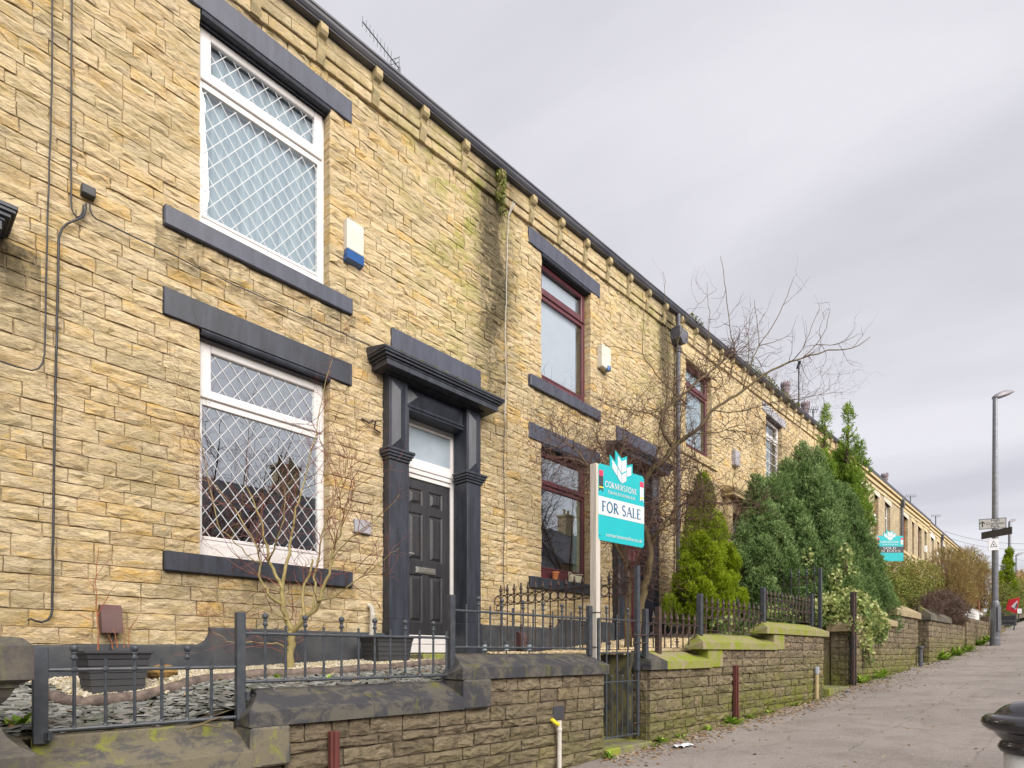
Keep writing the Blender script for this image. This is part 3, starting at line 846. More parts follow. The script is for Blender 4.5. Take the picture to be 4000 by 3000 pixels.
def doorcase(parent, dx, dz, mat, door_mat, frame_mat, slab_mat, plain=False, letter=True):
    pilaster(parent, 4.18 + dx, 4.45 + dx, dz, mat); pilaster(parent, 5.437 + dx, 5.698 + dx, dz, mat)
    # cornice
    m = MB()
    steps = [(3.28, 3.30, .02, 0.16), (3.30, 3.365, .155, .30), (3.365, 3.39, .17, .31), (3.39, 3.42, .20, .335), (3.42, 3.445, .225, .355), (3.445, 3.475, .235, .365)]
    for a, b, ex, ey in steps:
        m.box(4.18 - ex + dx, 5.698 + ex + dx, YF - ey, YF + .05, a + dz, b + dz, .003)
    m.prism([(YF - .36, 3.475 + dz), (YF + .02, 3.475 + dz), (YF + .02, 3.56 + dz)], 3.95 + dx, 5.93 + dx)
    m.build('cornice', mat, parent)
    m = MB(); m.box(4.29 + dx, 5.80 + dx, YF - .03, YF + .09, 3.48 + dz, 3.925 + dz, .006); m.build('frieze_slab', slab_mat, parent)
    # frieze panel and moulding over the opening
    m = MB()
    x0, x1 = 4.455 + dx, 5.432 + dx
    m.box(x0, x1, 5.80, YF + .14, 3.02 + dz, 3.28 + dz)
    a, b, za, zb, yy = x0 + .05, x1 - .05, 3.055 + dz, 3.27 + dz, 5.80
    r = .05; ym = (za + zb) / 2
    m.add([(a, yy, za), (b, yy, za), (b, yy, zb), (a, yy, zb), (a + .12, yy - r, ym), (b - .12, yy - r, ym)], [(0, 1, 5, 4), (1, 2, 5), (2, 3, 4, 5), (3, 0, 4)])
    m.tube([(x0, 5.79, 3.035 + dz), (x1, 5.79, 3.035 + dz)], .022, 8); m.tube([(x0, 5.80, 3.0 + dz), (x1, 5.80, 3.0 + dz)], .018, 8)
    m.build('frieze_panel', mat, parent)
    # jambs behind the pilasters
    m = MB(); m.box(4.45 + dx, 4.49 + dx, 5.75, 6.02, -.2 + dz, 3.0 + dz); m.box(5.50 + dx, 5.54 + dx, 5.75, 6.10, -.2 + dz, 3.0 + dz)
    m.box(4.49 + dx, 5.50 + dx, 5.80, 6.02, 2.985 + dz, 3.019 + dz)
    m.build('jamb', mat, parent)
    f = MB(); y = 6.0
    f.box(4.49 + dx, 4.555 + dx, y, y + .07, .09 + dz, 3.0 + dz, .006); f.box(5.395 + dx, 5.50 + dx, y, y + .07, .09 + dz, 3.0 + dz, .006)
    f.box(4.555 + dx, 5.395 + dx, y, y + .07, 2.907 + dz, 3.0 + dz, .006)
    for a, b, e in ((2.243, 2.30, 0), (2.30, 2.36, .018), (2.36, 2.41, .030), (2.41, 2.495, .012)):
        f.box(4.555 + dx, 5.395 + dx, y - e, y + .06, a + dz, b + dz, .005)
    f.box(4.49 + dx, 5.50 + dx, y - .03, y + .09, .0 + dz, .10 + dz, .006); f.box(4.555 + dx, 5.395 + dx, y - .015, y + .05, .10 + dz, .23 + dz, .02)
    fr = f.build('door_frame', frame_mat, parent)
    p = MB(); p.box(4.55 + dx, 5.40 + dx, y + .03, y + .036, 2.49 + dz, 2.91 + dz); p.build('fanlight', M_FROST, fr)
    if plain is False:
        d = MB(); xa, xb, za, zb = 4.56 + dx, 5.39 + dx, .235 + dz, 2.24 + dz; y = 6.02
        pan = [(xa + .13, xa + .36, zb - .33, zb - .12), (xb - .36, xb - .13, zb - .33, zb - .12),
               (xa + .13, xa + .36, za + .96, zb - .43), (xb - .36, xb - .13, za + .96, zb - .43),
               (xa + .13, xa + .36, za + .16, za + .78), (xb - .36, xb - .13, za + .16, za + .78)]
        cells(d, xa, xb, za, zb, [(q[0], q[1], q[2], q[3]) for q in pan], y)
        for q in pan:                       # recess, then a raised bevelled field
            a, b, c, e = q
            o_ = [(a, y, c), (b, y, c), (b, y, e), (a, y, e)]
            i_ = [(a + .018, y + .014, c + .018), (b - .018, y + .014, c + .018), (b - .018, y + .014, e - .018), (a + .018, y + .014, e - .018)]
            j_ = [(a + .030, y + .012, c + .030), (b - .030, y + .012, c + .030), (b - .030, y + .012, e - .030), (a + .030, y + .012, e - .030)]
            k_ = [(a + .06, y - .004, c + .06), (b - .06, y - .004, c + .06), (b - .06, y - .004, e - .06), (a + .06, y - .004, e - .06)]
            d.add(o_ + i_ + j_ + k_, [(s * 4 + t, s * 4 + (t + 1) % 4, s * 4 + 4 + (t + 1) % 4, s * 4 + 4 + t) for s in range(3) for t in range(4)] + [(12, 13, 14, 15)])
        door = d.build('door', door_mat, parent)
        if letter:
            l = MB(); l.box(4.80 + dx, 5.13 + dx, y - .018, y, 1.03 + dz, 1.115 + dz, .006); l.build('letter_plate', M_CHROME, door)
            l = MB(); l.box(4.825 + dx, 5.105 + dx, y - .026, y - .018, 1.047 + dz, 1.095 + dz, .003); l.build('letter_flap', M_CHROME, door)
            l = MB(); l.box(4.60 + dx, 4.625 + dx, y - .015, y, 1.16 + dz, 1.36 + dz, .004); l.tube([(4.612 + dx, y - .015, 1.26 + dz), (4.612 + dx, y - .06, 1.26 + dz), (4.73 + dx, y - .06, 1.265 + dz)], .010, 6)
            l.build('handle', M_CHROME, door)
    else:
        d = MB(); d.box(4.56 + dx, 5.39 + dx, 6.02, 6.06, .235 + dz, 2.24 + dz); d.build('door', door_mat, parent)
    s = MB(); s.box(4.47 + dx, 5.52 + dx, 5.45, 5.99, -.35 + dz, -.01 + dz, .012); s.build('doorstep', M_STEP, parent)

CORB = [(YF - .05, 0), (YF - .145, 0), (YF - .150, -.075), (YF - .125, -.105), (YF - .085, -.125), (YF - .070, -.165), (YF - .092, -.195), (YF - .100, -.235), (YF - .082, -.30), (YF - .052, -.365), (YF - .03, -.365)]
def eaves(parent, x0, x1, corbels, band=True, gm=None, rnd=random):
    g = MB()
    def sl(prof, a, b, m):
        n = len(prof)
        vs = [(a, y, z + eave(a)) for y, z in prof] + [(b, y, z + eave(b)) for y, z in prof]
        m.add(vs, [tuple(range(n)), tuple(reversed(range(n, 2 * n)))] + [(i, i + n, (i + 1) % n + n, (i + 1) % n) for i in range(n)])
    sl([(YF + .05, .002), (YF - .13, .002), (YF - .13, .012), (YF - .145, .022), (YF - .165, .045), (YF - .172, .072), (YF - .185, .078), (YF - .185, .100), (YF + .05, .100)], x0, x1, g)
    g.build('gutter', gm or M_GUTTER, parent)
    bnd = MB()
    if band:
        for (za, zb, pr) in ((-.365, -.254, .046), (-.240, -.132, .062), (-.116, -.004, .052)):
            x = x0 + .003
            while x < x1 - .01:
                e = min(x1 - .003, x + rnd.uniform(.5, 1.0))
                if x1 - e < .3: e = x1 - .003
                bnd.tint = rnd.random()
                pr2 = pr + rnd.uniform(-.004, .004)
                a, b = x + .003, e - .003
                sl([(YF, zb), (YF - pr2 + .006, zb), (YF - pr2, zb - .008), (YF - pr2 - .002, (za + zb) / 2), (YF - pr2, za + .008), (YF - pr2 + .006, za), (YF, za)], a, b, bnd)
                x = e
        bnd.build('eaves_course', M_STONE, parent)
    for cx in corbels:
        c = MB()
        prof = CORB; n = len(prof); ez = eave(cx)
        c.prism([(y, z + ez) for y, z in prof], cx - .045, cx + .045)
        c.build('corbel', M_CORBEL, parent, origin=(cx, YF, ez - .2))

def shell(parent, x0, x1, zb, holes, mat, ye=6.02, core_y=None, ef=eave, back=13.0):
    """hollow house: front with openings, party walls, back, floors"""
    y = YF + .012 if core_y is None else core_y
    m = MB()
    cells(m, x0, x1, zb, ef(x0), holes, y)
    m.add([(x0, y, ef(x0)), (x1, y, ef(x0)), (x1, y, ef(x1))], [(0, 1, 2)])
    for h in holes:
        a, b, c, d = h[:4]
        m.add([(a, y, c), (b, y, c), (b, y, d), (a, y, d), (a, ye + .2, c), (b, ye + .2, c), (b, ye + .2, d), (a, ye + .2, d)],
              [(0, 4, 5, 1), (1, 5, 6, 2), (2, 6, 7, 3), (3, 7, 4, 0)])
    m.build('wall', mat, parent)
    m = MB()
    yb = back
    m.add([(x0 + .005, y + .01, zb), (x0 + .005, yb, zb), (x0 + .005, yb, ef(x0)), (x0 + .005, y + .01, ef(x0)), (x1 - .005, y + .01, zb), (x1 - .005, yb, zb), (x1 - .005, yb, ef(x1)), (x1 - .005, y + .01, ef(x1))],
          [(0, 1, 2, 3), (4, 7, 6, 5), (1, 5, 6, 2), (0, 4, 5, 1)])
    zf = (zb + ef(x0)) / 2 + .35
    m.add([(x0 + .006, y + .2, zf), (x1 - .006, y + .2, zf), (x1 - .006, yb - .01, zf), (x0 + .006, yb - .01, zf)], [(0, 1, 2, 3)])
    m.build('party_wall', M_ROOM, parent)

def roof(parent, x0, x1, ef=eave, pitch=2.3, mat=None, yb=13.0, front=None):
    front = YF - .16 if front is None else front
    m = MB(); ym = 9.4
    for (a, b) in ((x0, x1),):
        vs = []
        for x in (a, b):
            e = ef(x) + .105
            vs += [(x, front, e), (x, ym, e + pitch), (x, yb, e), (x, yb, e - .12), (x, front + .01, e - .001 - .0)]
        m.add(vs, [(0, 5, 6, 1), (1, 6, 7, 2), (0, 1, 2, 3, 4), (5, 9, 8, 7, 6), (4, 3, 8, 9)])
    return m.build('roof', mat or M_ROOF, parent)

def alarm_box(parent, x, z, wd=.24, hh=.34, slope=True):
    m = MB(); yy = YF - .02
    m.prism([(x, z - hh), (x + wd, z - hh), (x + wd, z), (x, z)], yy - .09, YF + .01, axis='y')
    b = m.build('alarm_box', M_ALARM, parent)
    return b

def chimney(parent, x, y, z0, z1, pots, mat):
    m = MB(); n = len(pots)
    m.box(x - .45, x + .45, y - .25 - .2 * n, y + .25 + .2 * n, z0, z1); m.box(x - .52, x + .52, y - .32 - .2 * n, y + .32 + .2 * n, z1, z1 + .12)
    m.build('chimney', mat, parent)

def crown_pot(parent, x, y, z, h):
    m = MB()
    m.lathe(x, y, [(.21, z), (.19, z + .1), (.175, z + h * .60), (.20, z + h * .62), (.20, z + h * .66), (.18, z + h * .68), (.20, z + h * .76), (.23, z + h * .80), (.23, z + h * .86), (.20, z + h * .90)], 12)
    for k in range(8):
        t = 2 * math.pi * k / 8
        cx, cy = x + .19 * math.cos(t), y + .19 * math.sin(t)
        m.lathe(cx, cy, [(.055, z + h * .88), (.012, z + h)], 4)
    m.build('chimney_pot', M_CLAY, parent)

# ------------------------------------------------------------------ the near terrace
W0, W1 = 2.125, 3.472
ROWZ = []
def zone(a, b, n):
    rr = random.Random(int(a * 100) + n)
    ws = [1 + rr.uniform(-.07, .07) for _ in range(n)]; s = sum(ws); z = a
    for w_ in ws:
        ROWZ.append((z, z + (b - a) * w_ / s)); z += (b - a) * w_ / s
zone(-.10, .07, 1); zone(.07, .737, 5); zone(.737, .915, 1); zone(.915, 3.03, 18); zone(3.03, 3.275, 2); zone(3.275, 3.823, 5); zone(3.823, 4.0, 2)
zone(4.0, 6.01, 19); zone(6.01, 6.255, 2); zone(6.255, 6.80, 5)

def near_house(k, label, fm_u, fm_l, lint, sill, door_mat, doorc, dframe, slab, cur_u=None, cur_l=None, lattice=False, parts=300, gl_l=None, bars=False, xmin=None):
    dx, dz = PER * (k - 1), STEP * (k - 1)
    x0, x1 = 1.33 + dx, 1.33 + PER + dx
    root = empty('terraced_house', (x0, YF, -.3 + dz), label, 'house', 'stone terraced houses stepping up the hill')
    rnd = random.Random(40 + k)
    holes = [(W0 + dx, W1 + dx, .915 + dz, 3.03 + dz, True), (W0 + dx, W1 + dx, 4.0 + dz, 6.01 + dz, True)]
    blk = holes + [(W0 - .31 + dx, W1 + .27 + dx, 3.03 + dz, 3.275 + dz, False), (W0 - .31 + dx, W1 + .265 + dx, .737 + dz, .915 + dz, False),
                   (W0 - .31 + dx, W1 + .27 + dx, 6.01 + dz, 6.255 + dz, False), (W0 - .31 + dx, W1 + .265 + dx, 3.823 + dz, 4.0 + dz, False),
                   (4.18 + dx, 5.70 + dx, -1 + dz, 3.30 + dz, False), (4.29 + dx, 5.80 + dx, 3.50 + dz, 3.925 + dz, False)]
    hh = [(W0 + dx - .004, W1 + dx + .004, .915 + dz, 3.03 + dz), (W0 + dx - .004, W1 + dx + .004, 4.0 + dz, 6.01 + dz), (4.49 + dx, 5.50 + dx, -.2 + dz, 3.0 + dz)]
    shell(root, x0, x1, -1.2 + dz, hh, M_MORTAR)
    rows = [(a + dz, b + dz) for a, b in ROWZ if a + dz < eave(x1) - .2]
    sx0 = x0 if xmin is None else xmin
    if k < 2:
        rr0 = random.Random(41)
        blk0 = [(4.18 - PER, 5.56 - PER, -1.3, 3.30 - STEP, False), (4.29 - PER, 5.66 - PER, 3.50 - STEP, 3.925 - STEP, False)]
        b1 = blk if k == 1 else [(a + PER, b + PER, c + STEP, d + STEP, e) for a, b, c, d, e in blk]
        specs = fill_rows(ROWZ, -1.2, 1.33 + PER, b1 + blk0, rr0)
        specs = [s_ for s_ in specs if ((s_[0] + s_[1]) / 2 < 1.33) == (k == 0)]
    else:
        specs = fill_rows(rows, sx0, x1, blk, rnd)
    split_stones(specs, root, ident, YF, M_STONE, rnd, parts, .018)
    if xmin is None or xmin < W0 + dx:
        lintel_sill(root, W0 + dx, W1 + dx, .915 + dz, 3.03 + dz, lint[1], sill[1])
        lintel_sill(root, W0 + dx, W1 + dx, 4.0 + dz, 6.01 + dz, lint[0], sill[0])
        window(root, W0 + dx, W1 + dx, .915 + dz, 3.0 + dz, sh(LV_L, dz), fm_l, gl_l or M_GLASS, [(a, b, c + dx, d + dx) for a, b, c, d in (cur_l or [])], lattice, sill_panel=lattice)
        window(root, W0 + dx, W1 + dx, 4.0 + dz, 5.98 + dz, sh(LV_U, dz), fm_u, M_GLASSU, [(a, b, c + dx, d + dx) for a, b, c, d in (cur_u or [])], lattice, bars=bars, sill_panel=lattice)
    doorcase(root, dx - (.14 if k == 0 else 0), dz, doorc, door_mat, dframe, slab, plain=(k > 2), letter=(k == 1))
    cs = [c for c in [1.92 + .7035 * i for i in range(-6, 36)] if x0 + .02 < c < x1 - .02]
    eaves(root, x0, x1, cs, rnd=rnd)
    roof(root, x0, x1)
    return root, dx, dz, x0, x1

h0, *_r = near_house(0, 'stone terraced house at the left edge, only wall and dark door cornice in view', M_UPVC, M_UPVC, (M_SLATEP, M_BLACK), (M_SLATEP, M_BLACK), M_DOOR, M_BLACK, M_UPVC, M_BLACK, parts=110, xmin=-1.2)
h1, *_r = near_house(1, 'stone terraced house with white diamond lattice windows and black six panel door', M_UPVC, M_UPVC, (M_SLATEP, M_BLACK), (M_SLATEP, M_BLACK), M_DOOR, M_BLACK, M_UPVC, M_SLATEP,
                     [('folds', M_CURT, 2.10, 3.5)], [('folds', M_CURT, 2.12, 2.16)], lattice=True)
h2, *_r = near_house(2, 'stone terraced house behind the for sale board, with maroon window frames and grey lintels', M_MAROON, M_MAROON, (M_SLATEP, M_SLATEP), (M_SLATEP, M_BLACK), M_MAROON, M_BLACK, M_MAROON, M_SLATEP,
                     [('blind', M_BLIND, 2.15, 3.29)], [('folds', M_GREENC, 3.22, 3.44)])
h3, *_r = near_house(3, 'stone terraced house right of the black downpipe, with unpainted buff lintels and maroon frames', M_MAROON, M_MAROON, (M_BUFF, M_BUFF), (M_BUFF, M_BUFF), M_MAROON, M_BUFF, M_MAROON, M_BUFF,
                     [('folds', M_CURT, 2.12, 3.3)])
h4, *_r = near_house(4, 'stone terraced house with a white barred upper window, behind the dark conifers', M_UPVC, M_UPVC, (M_LGREY, M_LGREY), (M_BLACK, M_BLACK), M_MAROON, M_BUFF, M_UPVC, M_BUFF,
                     [('folds', M_CURT, 2.12, 2.95)], parts=120, bars=True)
h5, *_r = near_house(5, 'stone terraced house almost hidden behind the tops of the tall conifers', M_UPVC, M_UPVC, (M_BUFF, M_BUFF), (M_BUFF, M_BUFF), M_MAROON, M_BUFF, M_UPVC, M_BUFF, parts=0)

# plinths of painted render: path of the top edge
def plinth(parent, pts, zb):
    m = MB(); n = len(pts); y0, y1 = YF - .062, YF + .02
    for (xa, za), (xb, zb_) in zip(pts, pts[1:]):
        m.add([(xa, y0, zb), (xb, y0, zb), (xb, y0, zb_ - .018), (xa, y0, za - .018), (xa, y0 + .02, za), (xb, y0 + .02, zb_), (xa, y1, za), (xb, y1, zb_)],
              [(0, 1, 2, 3), (3, 2, 5, 4), (4, 5, 7, 6)])
    m.build('plinth', M_PLINTH, parent)
def curve_up(x, za, zb, wd=.13):
    return [(x + wd * math.sin(t * math.pi / 2), za + (zb - za) * (1 - math.cos(t * math.pi / 2))) for t in [i / 6 for i in range(7)]]
plinth(h0, [(-1.3, .02), (1.325, .07)], -.6)
plinth(h1, [(1.33, .072)] + curve_up(2.07, .075, .24) + [(4.165, .235)], -.6)
plinth(h1, [(5.712, .395), (6.358, .395)], -.6)
plinth(h2, [(6.36, .395)] + curve_up(7.45, .40, .55) + [(9.19, .55)], -.5)
plinth(h2, [(10.75, .62), (11.39, .62)], -.4)
plinth(h3, [(11.40, .62), (14.2, .80)], -.3)

# fittings on house one
def cable(parent, pts, r, mat=M_CABLE, name='cable'):
    m = MB(); m.tube([onY(x, y, YF - .045) for x, y in pts], r, 6, world=True); m.build(name, mat, parent, smooth=True)
def wob(pts, n, a, sd=1):
    rr = random.Random(sd); out = []
    for (x0, y0), (x1, y1) in zip(pts, pts[1:]):
        for i in range(n):
            t = i / n; out.append((x0 + (x1 - x0) * t + rr.uniform(-a, a), y0 + (y1 - y0) * t + rr.uniform(-a, a)))
    out.append(pts[-1]); return out
cable(h0, wob([(204, -120), (204, 250), (199, 460), (188, 800), (181, 1100), (174, 1385)], 4, 1.2) + [(166, 1420), (150, 1440), (125, 1447), (60, 1432), (0, 1412), (-160, 1380)], .006)
cable(h1, wob([(281, -120), (279, 250), (278, 500), (278, 780)], 4, 1) + [(280, 815), (290, 838), (302, 848), (314, 845), (322, 830), (326, 800)], .0065)
cable(h1, [(336, 795), (335, 815), (329, 838), (316, 852), (290, 862), (262, 874), (243, 892), (230, 925), (228, 1000)] + wob([(228, 1000), (222, 1300), (217, 1500), (212, 1800), (207, 2100), (204, 2340)], 5, 1.3)[1:] + [(204, 2385), (198, 2408), (186, 2422), (165, 2430), (140, 2426), (118, 2417), (110, 2424)], .0085)
cable(h1, [(350, 793), (352, 820), (362, 842), (378, 856)] + wob([(378, 856), (640, 980), (900, 1106), (1250, 1262), (1466, 1362)], 5, 1.5)[1:], .0065)
cable(h1, [(1987, 845), (2012, 790)], .006, M_CABLEW)
cable(h1, wob([(2028, 700), (2010, 770), (1986, 846), (1981, 1000), (1977, 1180), (1974, 1330), (1978, 1500), (1972, 1650)], 5, 1.8, 5), .007, M_CABLEW)
cable(h1, wob([(1972, 1650), (1967, 1820), (1972, 2000), (1966, 2200), (1970, 2320)], 5, 1.5, 6), .006)
p_ = onY(312, 729); q_ = onY(366, 795)
m = MB(); m.box(p_.x, q_.x, YF - .075, YF, q_.z + .01, p_.z, .005); m.build('junction_box', M_CABLE, h1)
m = MB(); xa, xb = 1.325, 1.475
m.prism([(YF - .02, .165), (YF - .14, .165), (YF - .135, .20), (YF - .10, .36), (YF - .07, .40), (YF - .02, .40)], xa, xb); m.build('meter_box', M_BROWN, h1)
m = MB(); m.tube([(xa + .09, YF - .07, .17), (xa + .085, YF - .075, .10), (xa + .07, YF - .07, .0)], .009, 6); m.build('cable', M_CABLE, h1)
m = MB(); m.box(3.765, 3.985, YF - .045, YF, 1.375, 1.525, .004); m.build('wall_plate', M_GREYP, h1)
m = MB(); m.box(3.64, 3.86, YF - .085, YF, 4.52, 4.86, .008); ab = m.build('alarm_box', M_ALARM, h1)
m = MB(); m.prism([(YF - .085, 4.518), (YF - .08, 4.42), (YF - .01, 4.40), (YF, 4.518)], 3.64, 3.86); m.build('strobe', M_BLUE, ab)
m = MB(); m.box(8.70, 8.98, YF - .12, YF, 5.02, 5.42, .012); ab = m.build('alarm_box', M_ALARM, h2)
m = MB(); m.lathe(8.90, YF - .11, [(.045, 5.0), (.05, 5.03), (.05, 5.06), (.04, 5.08)], 12); m.build('strobe', M_BLUE, ab)
m = MB(); m.box(14.72, 15.0, YF - .12, YF, 4.72, 5.12, .012); m.build('alarm_box', M_GREYP, h3)
m = MB()
m.tube([(3.87, YF - .02, 2.70), (3.95, YF - .05, 2.66), (3.99, YF - .08, 2.70)], .012, 5); m.tube([(4.02, YF - .08, 2.70), (4.03, YF - .04, 2.62), (4.12, YF - .03, 2.60)], .012, 5)
m.build('iron_stub', M_IRONR, h1)
m = MB(); m.tube([(3.96, YF - .03, .55), (3.96, YF - .09, .53), (3.965, YF - .10, .44), (3.965, YF - .07, .20)], .028, 8); m.build('overflow_pipe', M_WPIPE, h1)
pts = onY(2007, 2452, 5.80); 
m = MB(); m.prism([(YF - .06, .06), (YF - .15, .06), (YF - .16, .22), (YF - .14, .28), (YF - .10, .31), (YF - .06, .31)], 6.50, 6.63); m.build('vent_cowl', M_BROWN, h2)
# neighbour's moss patch and plants growing from the eaves are further down

# downpipe with hopper between house two and three
m = MB(); xp = 11.62; yy = YF - .10
m.tube([(xp, yy, 7.17), (xp, yy, 6.85)], .045, 10); dp = m.build('downpipe', M_GUTTER, h3)
m = MB(); m.prism([(xp - .20, 6.82), (xp - .17, 6.60), (xp - .06, 6.52), (xp + .06, 6.52), (xp + .17, 6.60), (xp + .20, 6.82)], yy - .13, yy + .09, axis='y'); m.build('hopper', M_GUTTER, dp)
m = MB(); m.tube([(xp, yy, 6.54), (xp, yy, .2)], .047, 10)
for zz in (6.42, 6.36, 5.3, 5.24, 3.5, 3.44, 1.6, 1.54): m.lathe(xp, yy, [(.052, zz), (.062, zz + .01), (.062, zz + .04), (.052, zz + .05)], 10)
m.build('lower_pipe', M_GUTTER, dp)

# ------------------------------------------------------------------ the terraces further up
def far_house(x0, x1, label, wins, ef, fm, lm, pipe=False, alarms=(), doors=True, lwin=True, group='distant stone terraced houses'):
    root = empty('terraced_house', (x0, YF, ef(x0) - 8), label, 'house', group)
    zb = ef(x0) - 8.3
    holes = []
    for i, (a, b, c) in enumerate(wins):
        e = ef(a)
        holes.append((a, b, e - 2.75, e - .78))
        holes.append((a, b, e - 5.9, e - 3.9))
    shell(root, x0, x1, zb, holes, M_FAR, core_y=YF, ef=ef)
    for i, (a, b, c) in enumerate(wins):
        e = ef(a)
        for (za, zt) in ((e - 2.75, e - .78), (e - 5.9, e - 3.9)):
            m = MB(); m.box(a - .3, b + .3, YF - .02, YF + .1, zt, zt + .38, .01); m.build('lintel', lm[i % len(lm)], root)
            m = MB(); m.box(a - .25, b + .25, YF - .07, YF + .1, za - .17, za - .002, .01); m.build('sill', M_BUFF, root)
            fmat = fm[i % len(fm)]
            m = MB(); yr = YF + .14
            m.box(a, a + .08, yr, yr + .05, za, zt); m.box(b - .08, b, yr, yr + .05, za, zt); m.box(a + .08, b - .08, yr, yr + .05, za, za + .09)
            m.box(a + .08, b - .08, yr, yr + .05, zt - .09, zt); m.box(a + .08, b - .08, yr, yr + .05, za + (zt - za) * .66, za + (zt - za) * .66 + .07)
            wn = m.build('window', fmat, root)
            m = MB(); m.add([(a + .07, yr + .022, za + .08), (b - .07, yr + .022, za + .08), (b - .07, yr + .022, zt - .08), (a + .07, yr + .022, zt - .08)], [(0, 1, 2, 3)]); m.build('pane', M_GLASSU, wn)
    def slp(m, prof, a, b):
        n = len(prof)
        vs = [(a, y, z + ef(a)) for y, z in prof] + [(b, y, z + ef(b)) for y, z in prof]
        m.add(vs, [tuple(range(n)), tuple(reversed(range(n, 2 * n)))] + [(i, i + n, (i + 1) % n + n, (i + 1) % n) for i in range(n)])
    m = MB(); slp(m, [(YF + .05, 0), (YF - .13, 0), (YF - .17, .1), (YF + .05, .1)], x0, x1); m.build('gutter', M_GUTTER, root)
    m = MB(); slp(m, [(YF + .05, -.12), (YF - .12, -.12), (YF - .12, -.01), (YF + .05, -.01)], x0, x1)
    slp(m, [(YF + .05, -.34), (YF - .06, -.34), (YF - .06, -.20), (YF + .05, -.20)], x0, x1)
    slp(m, [(YF + .05, -.56), (YF - .04, -.56), (YF - .04, -.46), (YF + .05, -.46)], x0, x1); m.build('string_course', M_BUFF, root)
    roof(root, x0, x1, ef)
    if pipe:
        m = MB(); m.tube([(x1 - .1, YF - .1, ef(x1)), (x1 - .1, YF - .1, ef(x1) - 7)], .07, 8)
        m.prism([(x1 - .32, ef(x1) - .15), (x1 - .2, ef(x1) - .5), (x1, ef(x1) - .5), (x1 + .12, ef(x1) - .15)], YF - .22, YF - .02, axis='y'); m.build('downpipe', M_GUTTER, root)
    for (ax, az, mm) in alarms:
        m = MB(); m.box(ax, ax + .32, YF - .14, YF, az, az + .42, .01); m.build('alarm_box', mm, root)
    return root
def ef2(x): return 7.98 + .043 * (x - 27.2)
def ef3(x): return 8.88 + .040 * (x - 50)
t2a = far_house(26.48, 32.6, 'far terrace house with an orange brown framed upper window beside the conifers', [(29.0, 30.4, 0), (31.6, 32.5, 0)], ef2, [M_BROWNF, M_BROWNF], [M_PALE, M_PALE], alarms=[(30.9, 5.9, M_WHITE)])
t2b = far_house(32.6, 38.2, 'far terrace house with a white window and a downpipe at its right end', [(34.05, 35.4, 0)], ef2, [M_UPVC], [M_PALE], pipe=True)
t2c = far_house(38.2, 43.7, 'far terrace house right after the far downpipe with a brown framed window', [(39.2, 40.6, 0), (42.1, 42.9, 0)], ef2, [M_BROWNF], [M_PALE, M_BUFF])
t2d = far_house(43.7, 48.9, 'last house of the second terrace where the roof line steps down', [(44.4, 45.8, 0), (47.1, 48.0, 0)], ef2, [M_MAROON, M_DKGREY], [M_BUFF], alarms=[(46.7, 6.6, M_WHITE)])
xx = 48.95
lab3 = ['first house of the farthest terrace just past the roof step', 'second house of the farthest terrace with pale lintels', 'third house of the farthest terrace with white panels by its windows',
        'fourth house of the farthest terrace above the brown hedge', 'fifth house of the farthest terrace, only its eaves above the hedge', 'sixth house of the farthest terrace nearly lost behind the hedge',
        'seventh house along the farthest terrace, a sliver of roof above the hedge', 'last roof of the farthest terrace at the end of the street']
for i in range(8):
    far_house(xx, xx + 6.2, lab3[i], [(xx + 1.2, xx + 2.6, 0), (xx + 4.4, xx + 5.4, 0)], ef3, [M_UPVC, M_MAROON], [M_WHITE if i in (0, 2, 4) else M_PALE, M_BUFF], pipe=(i % 2 == 0), alarms=[(xx + 3.4, 6.9 + i * .2, M_WHITE)] if i < 3 else ())
    xx += 6.2
for root, px, ptop, pbot, Y in ((t2a, 3068, 1490, 1640, 9.4), (t2b, 3146, 1568, 1700, 9.4), (t2d, 3456, 1848, 1960, 8.2)):
    t = onY(px, ptop, Y); h = 1.15 if root is not t2d else 1.3
    b = onY(px, pbot, Y)
    chimney(root, t.x, Y + .3, t.z - h - 2.6, t.z - h - .12, [1, 2], M_FAR)
    crown_pot(root, t.x, Y, t.z - h, h)
    crown_pot(root, t.x - .55 + .25, Y + .9, t.z - h, h * .96)

# ------------------------------------------------------------------ garden ground
def g1z(x, y):
    """surface of the first garden in world x,y"""
    p = x * SW + y * CW
    t = min(1, max(0, (p - 3.85) / 1.9))
    front = -.42 + .16 * min(1, max(0, (x - 1.3) / .5)) + .07 * min(1, max(0, (x - 3.0) / 1.5))
    back = -.24 + .13 * min(1, max(0, (x - .8) / 3.0))
    return front + (back - front) * t
def patch(name, xs, ys_fn, zf, mat, n=10):
    m = MB(); vs = []; k = n + 1
    for x in xs:
        ya, yb = ys_fn(x)
        for j in range(k):
            y = ya + (yb - ya) * j / n
            vs.append((x, y, zf(x, y)))
    fs = [(i * k + j, (i + 1) * k + j, (i + 1) * k + j + 1, i * k + j + 1) for i in range(len(xs) - 1) for j in range(n)]
    m.add(vs, fs)
    return tag(m.build(name, mat, smooth=True), kind='structure')
def yw(x, p): return (p - x * SW) / CW        # world y of wall-frame depth p at world x
patch('garden_soil', [-4 + i * .25 for i in range(36)], lambda x: (yw(x, 3.86), YF), lambda x, y: g1z(x, y) - .02 + .02 * noise.noise(Vector((x * 3, y * 3, 0))), M_SOIL)
def g2z(x, y): return -.02 + .02 * noise.noise(Vector((x * 2, y * 2, 3))) + max(0, x - 7) * .10
patch('garden_gravel_bed', [5.80 + i * .25 for i in range(24)], lambda x: (yw(x, 3.86), YF), g2z, M_SOIL)
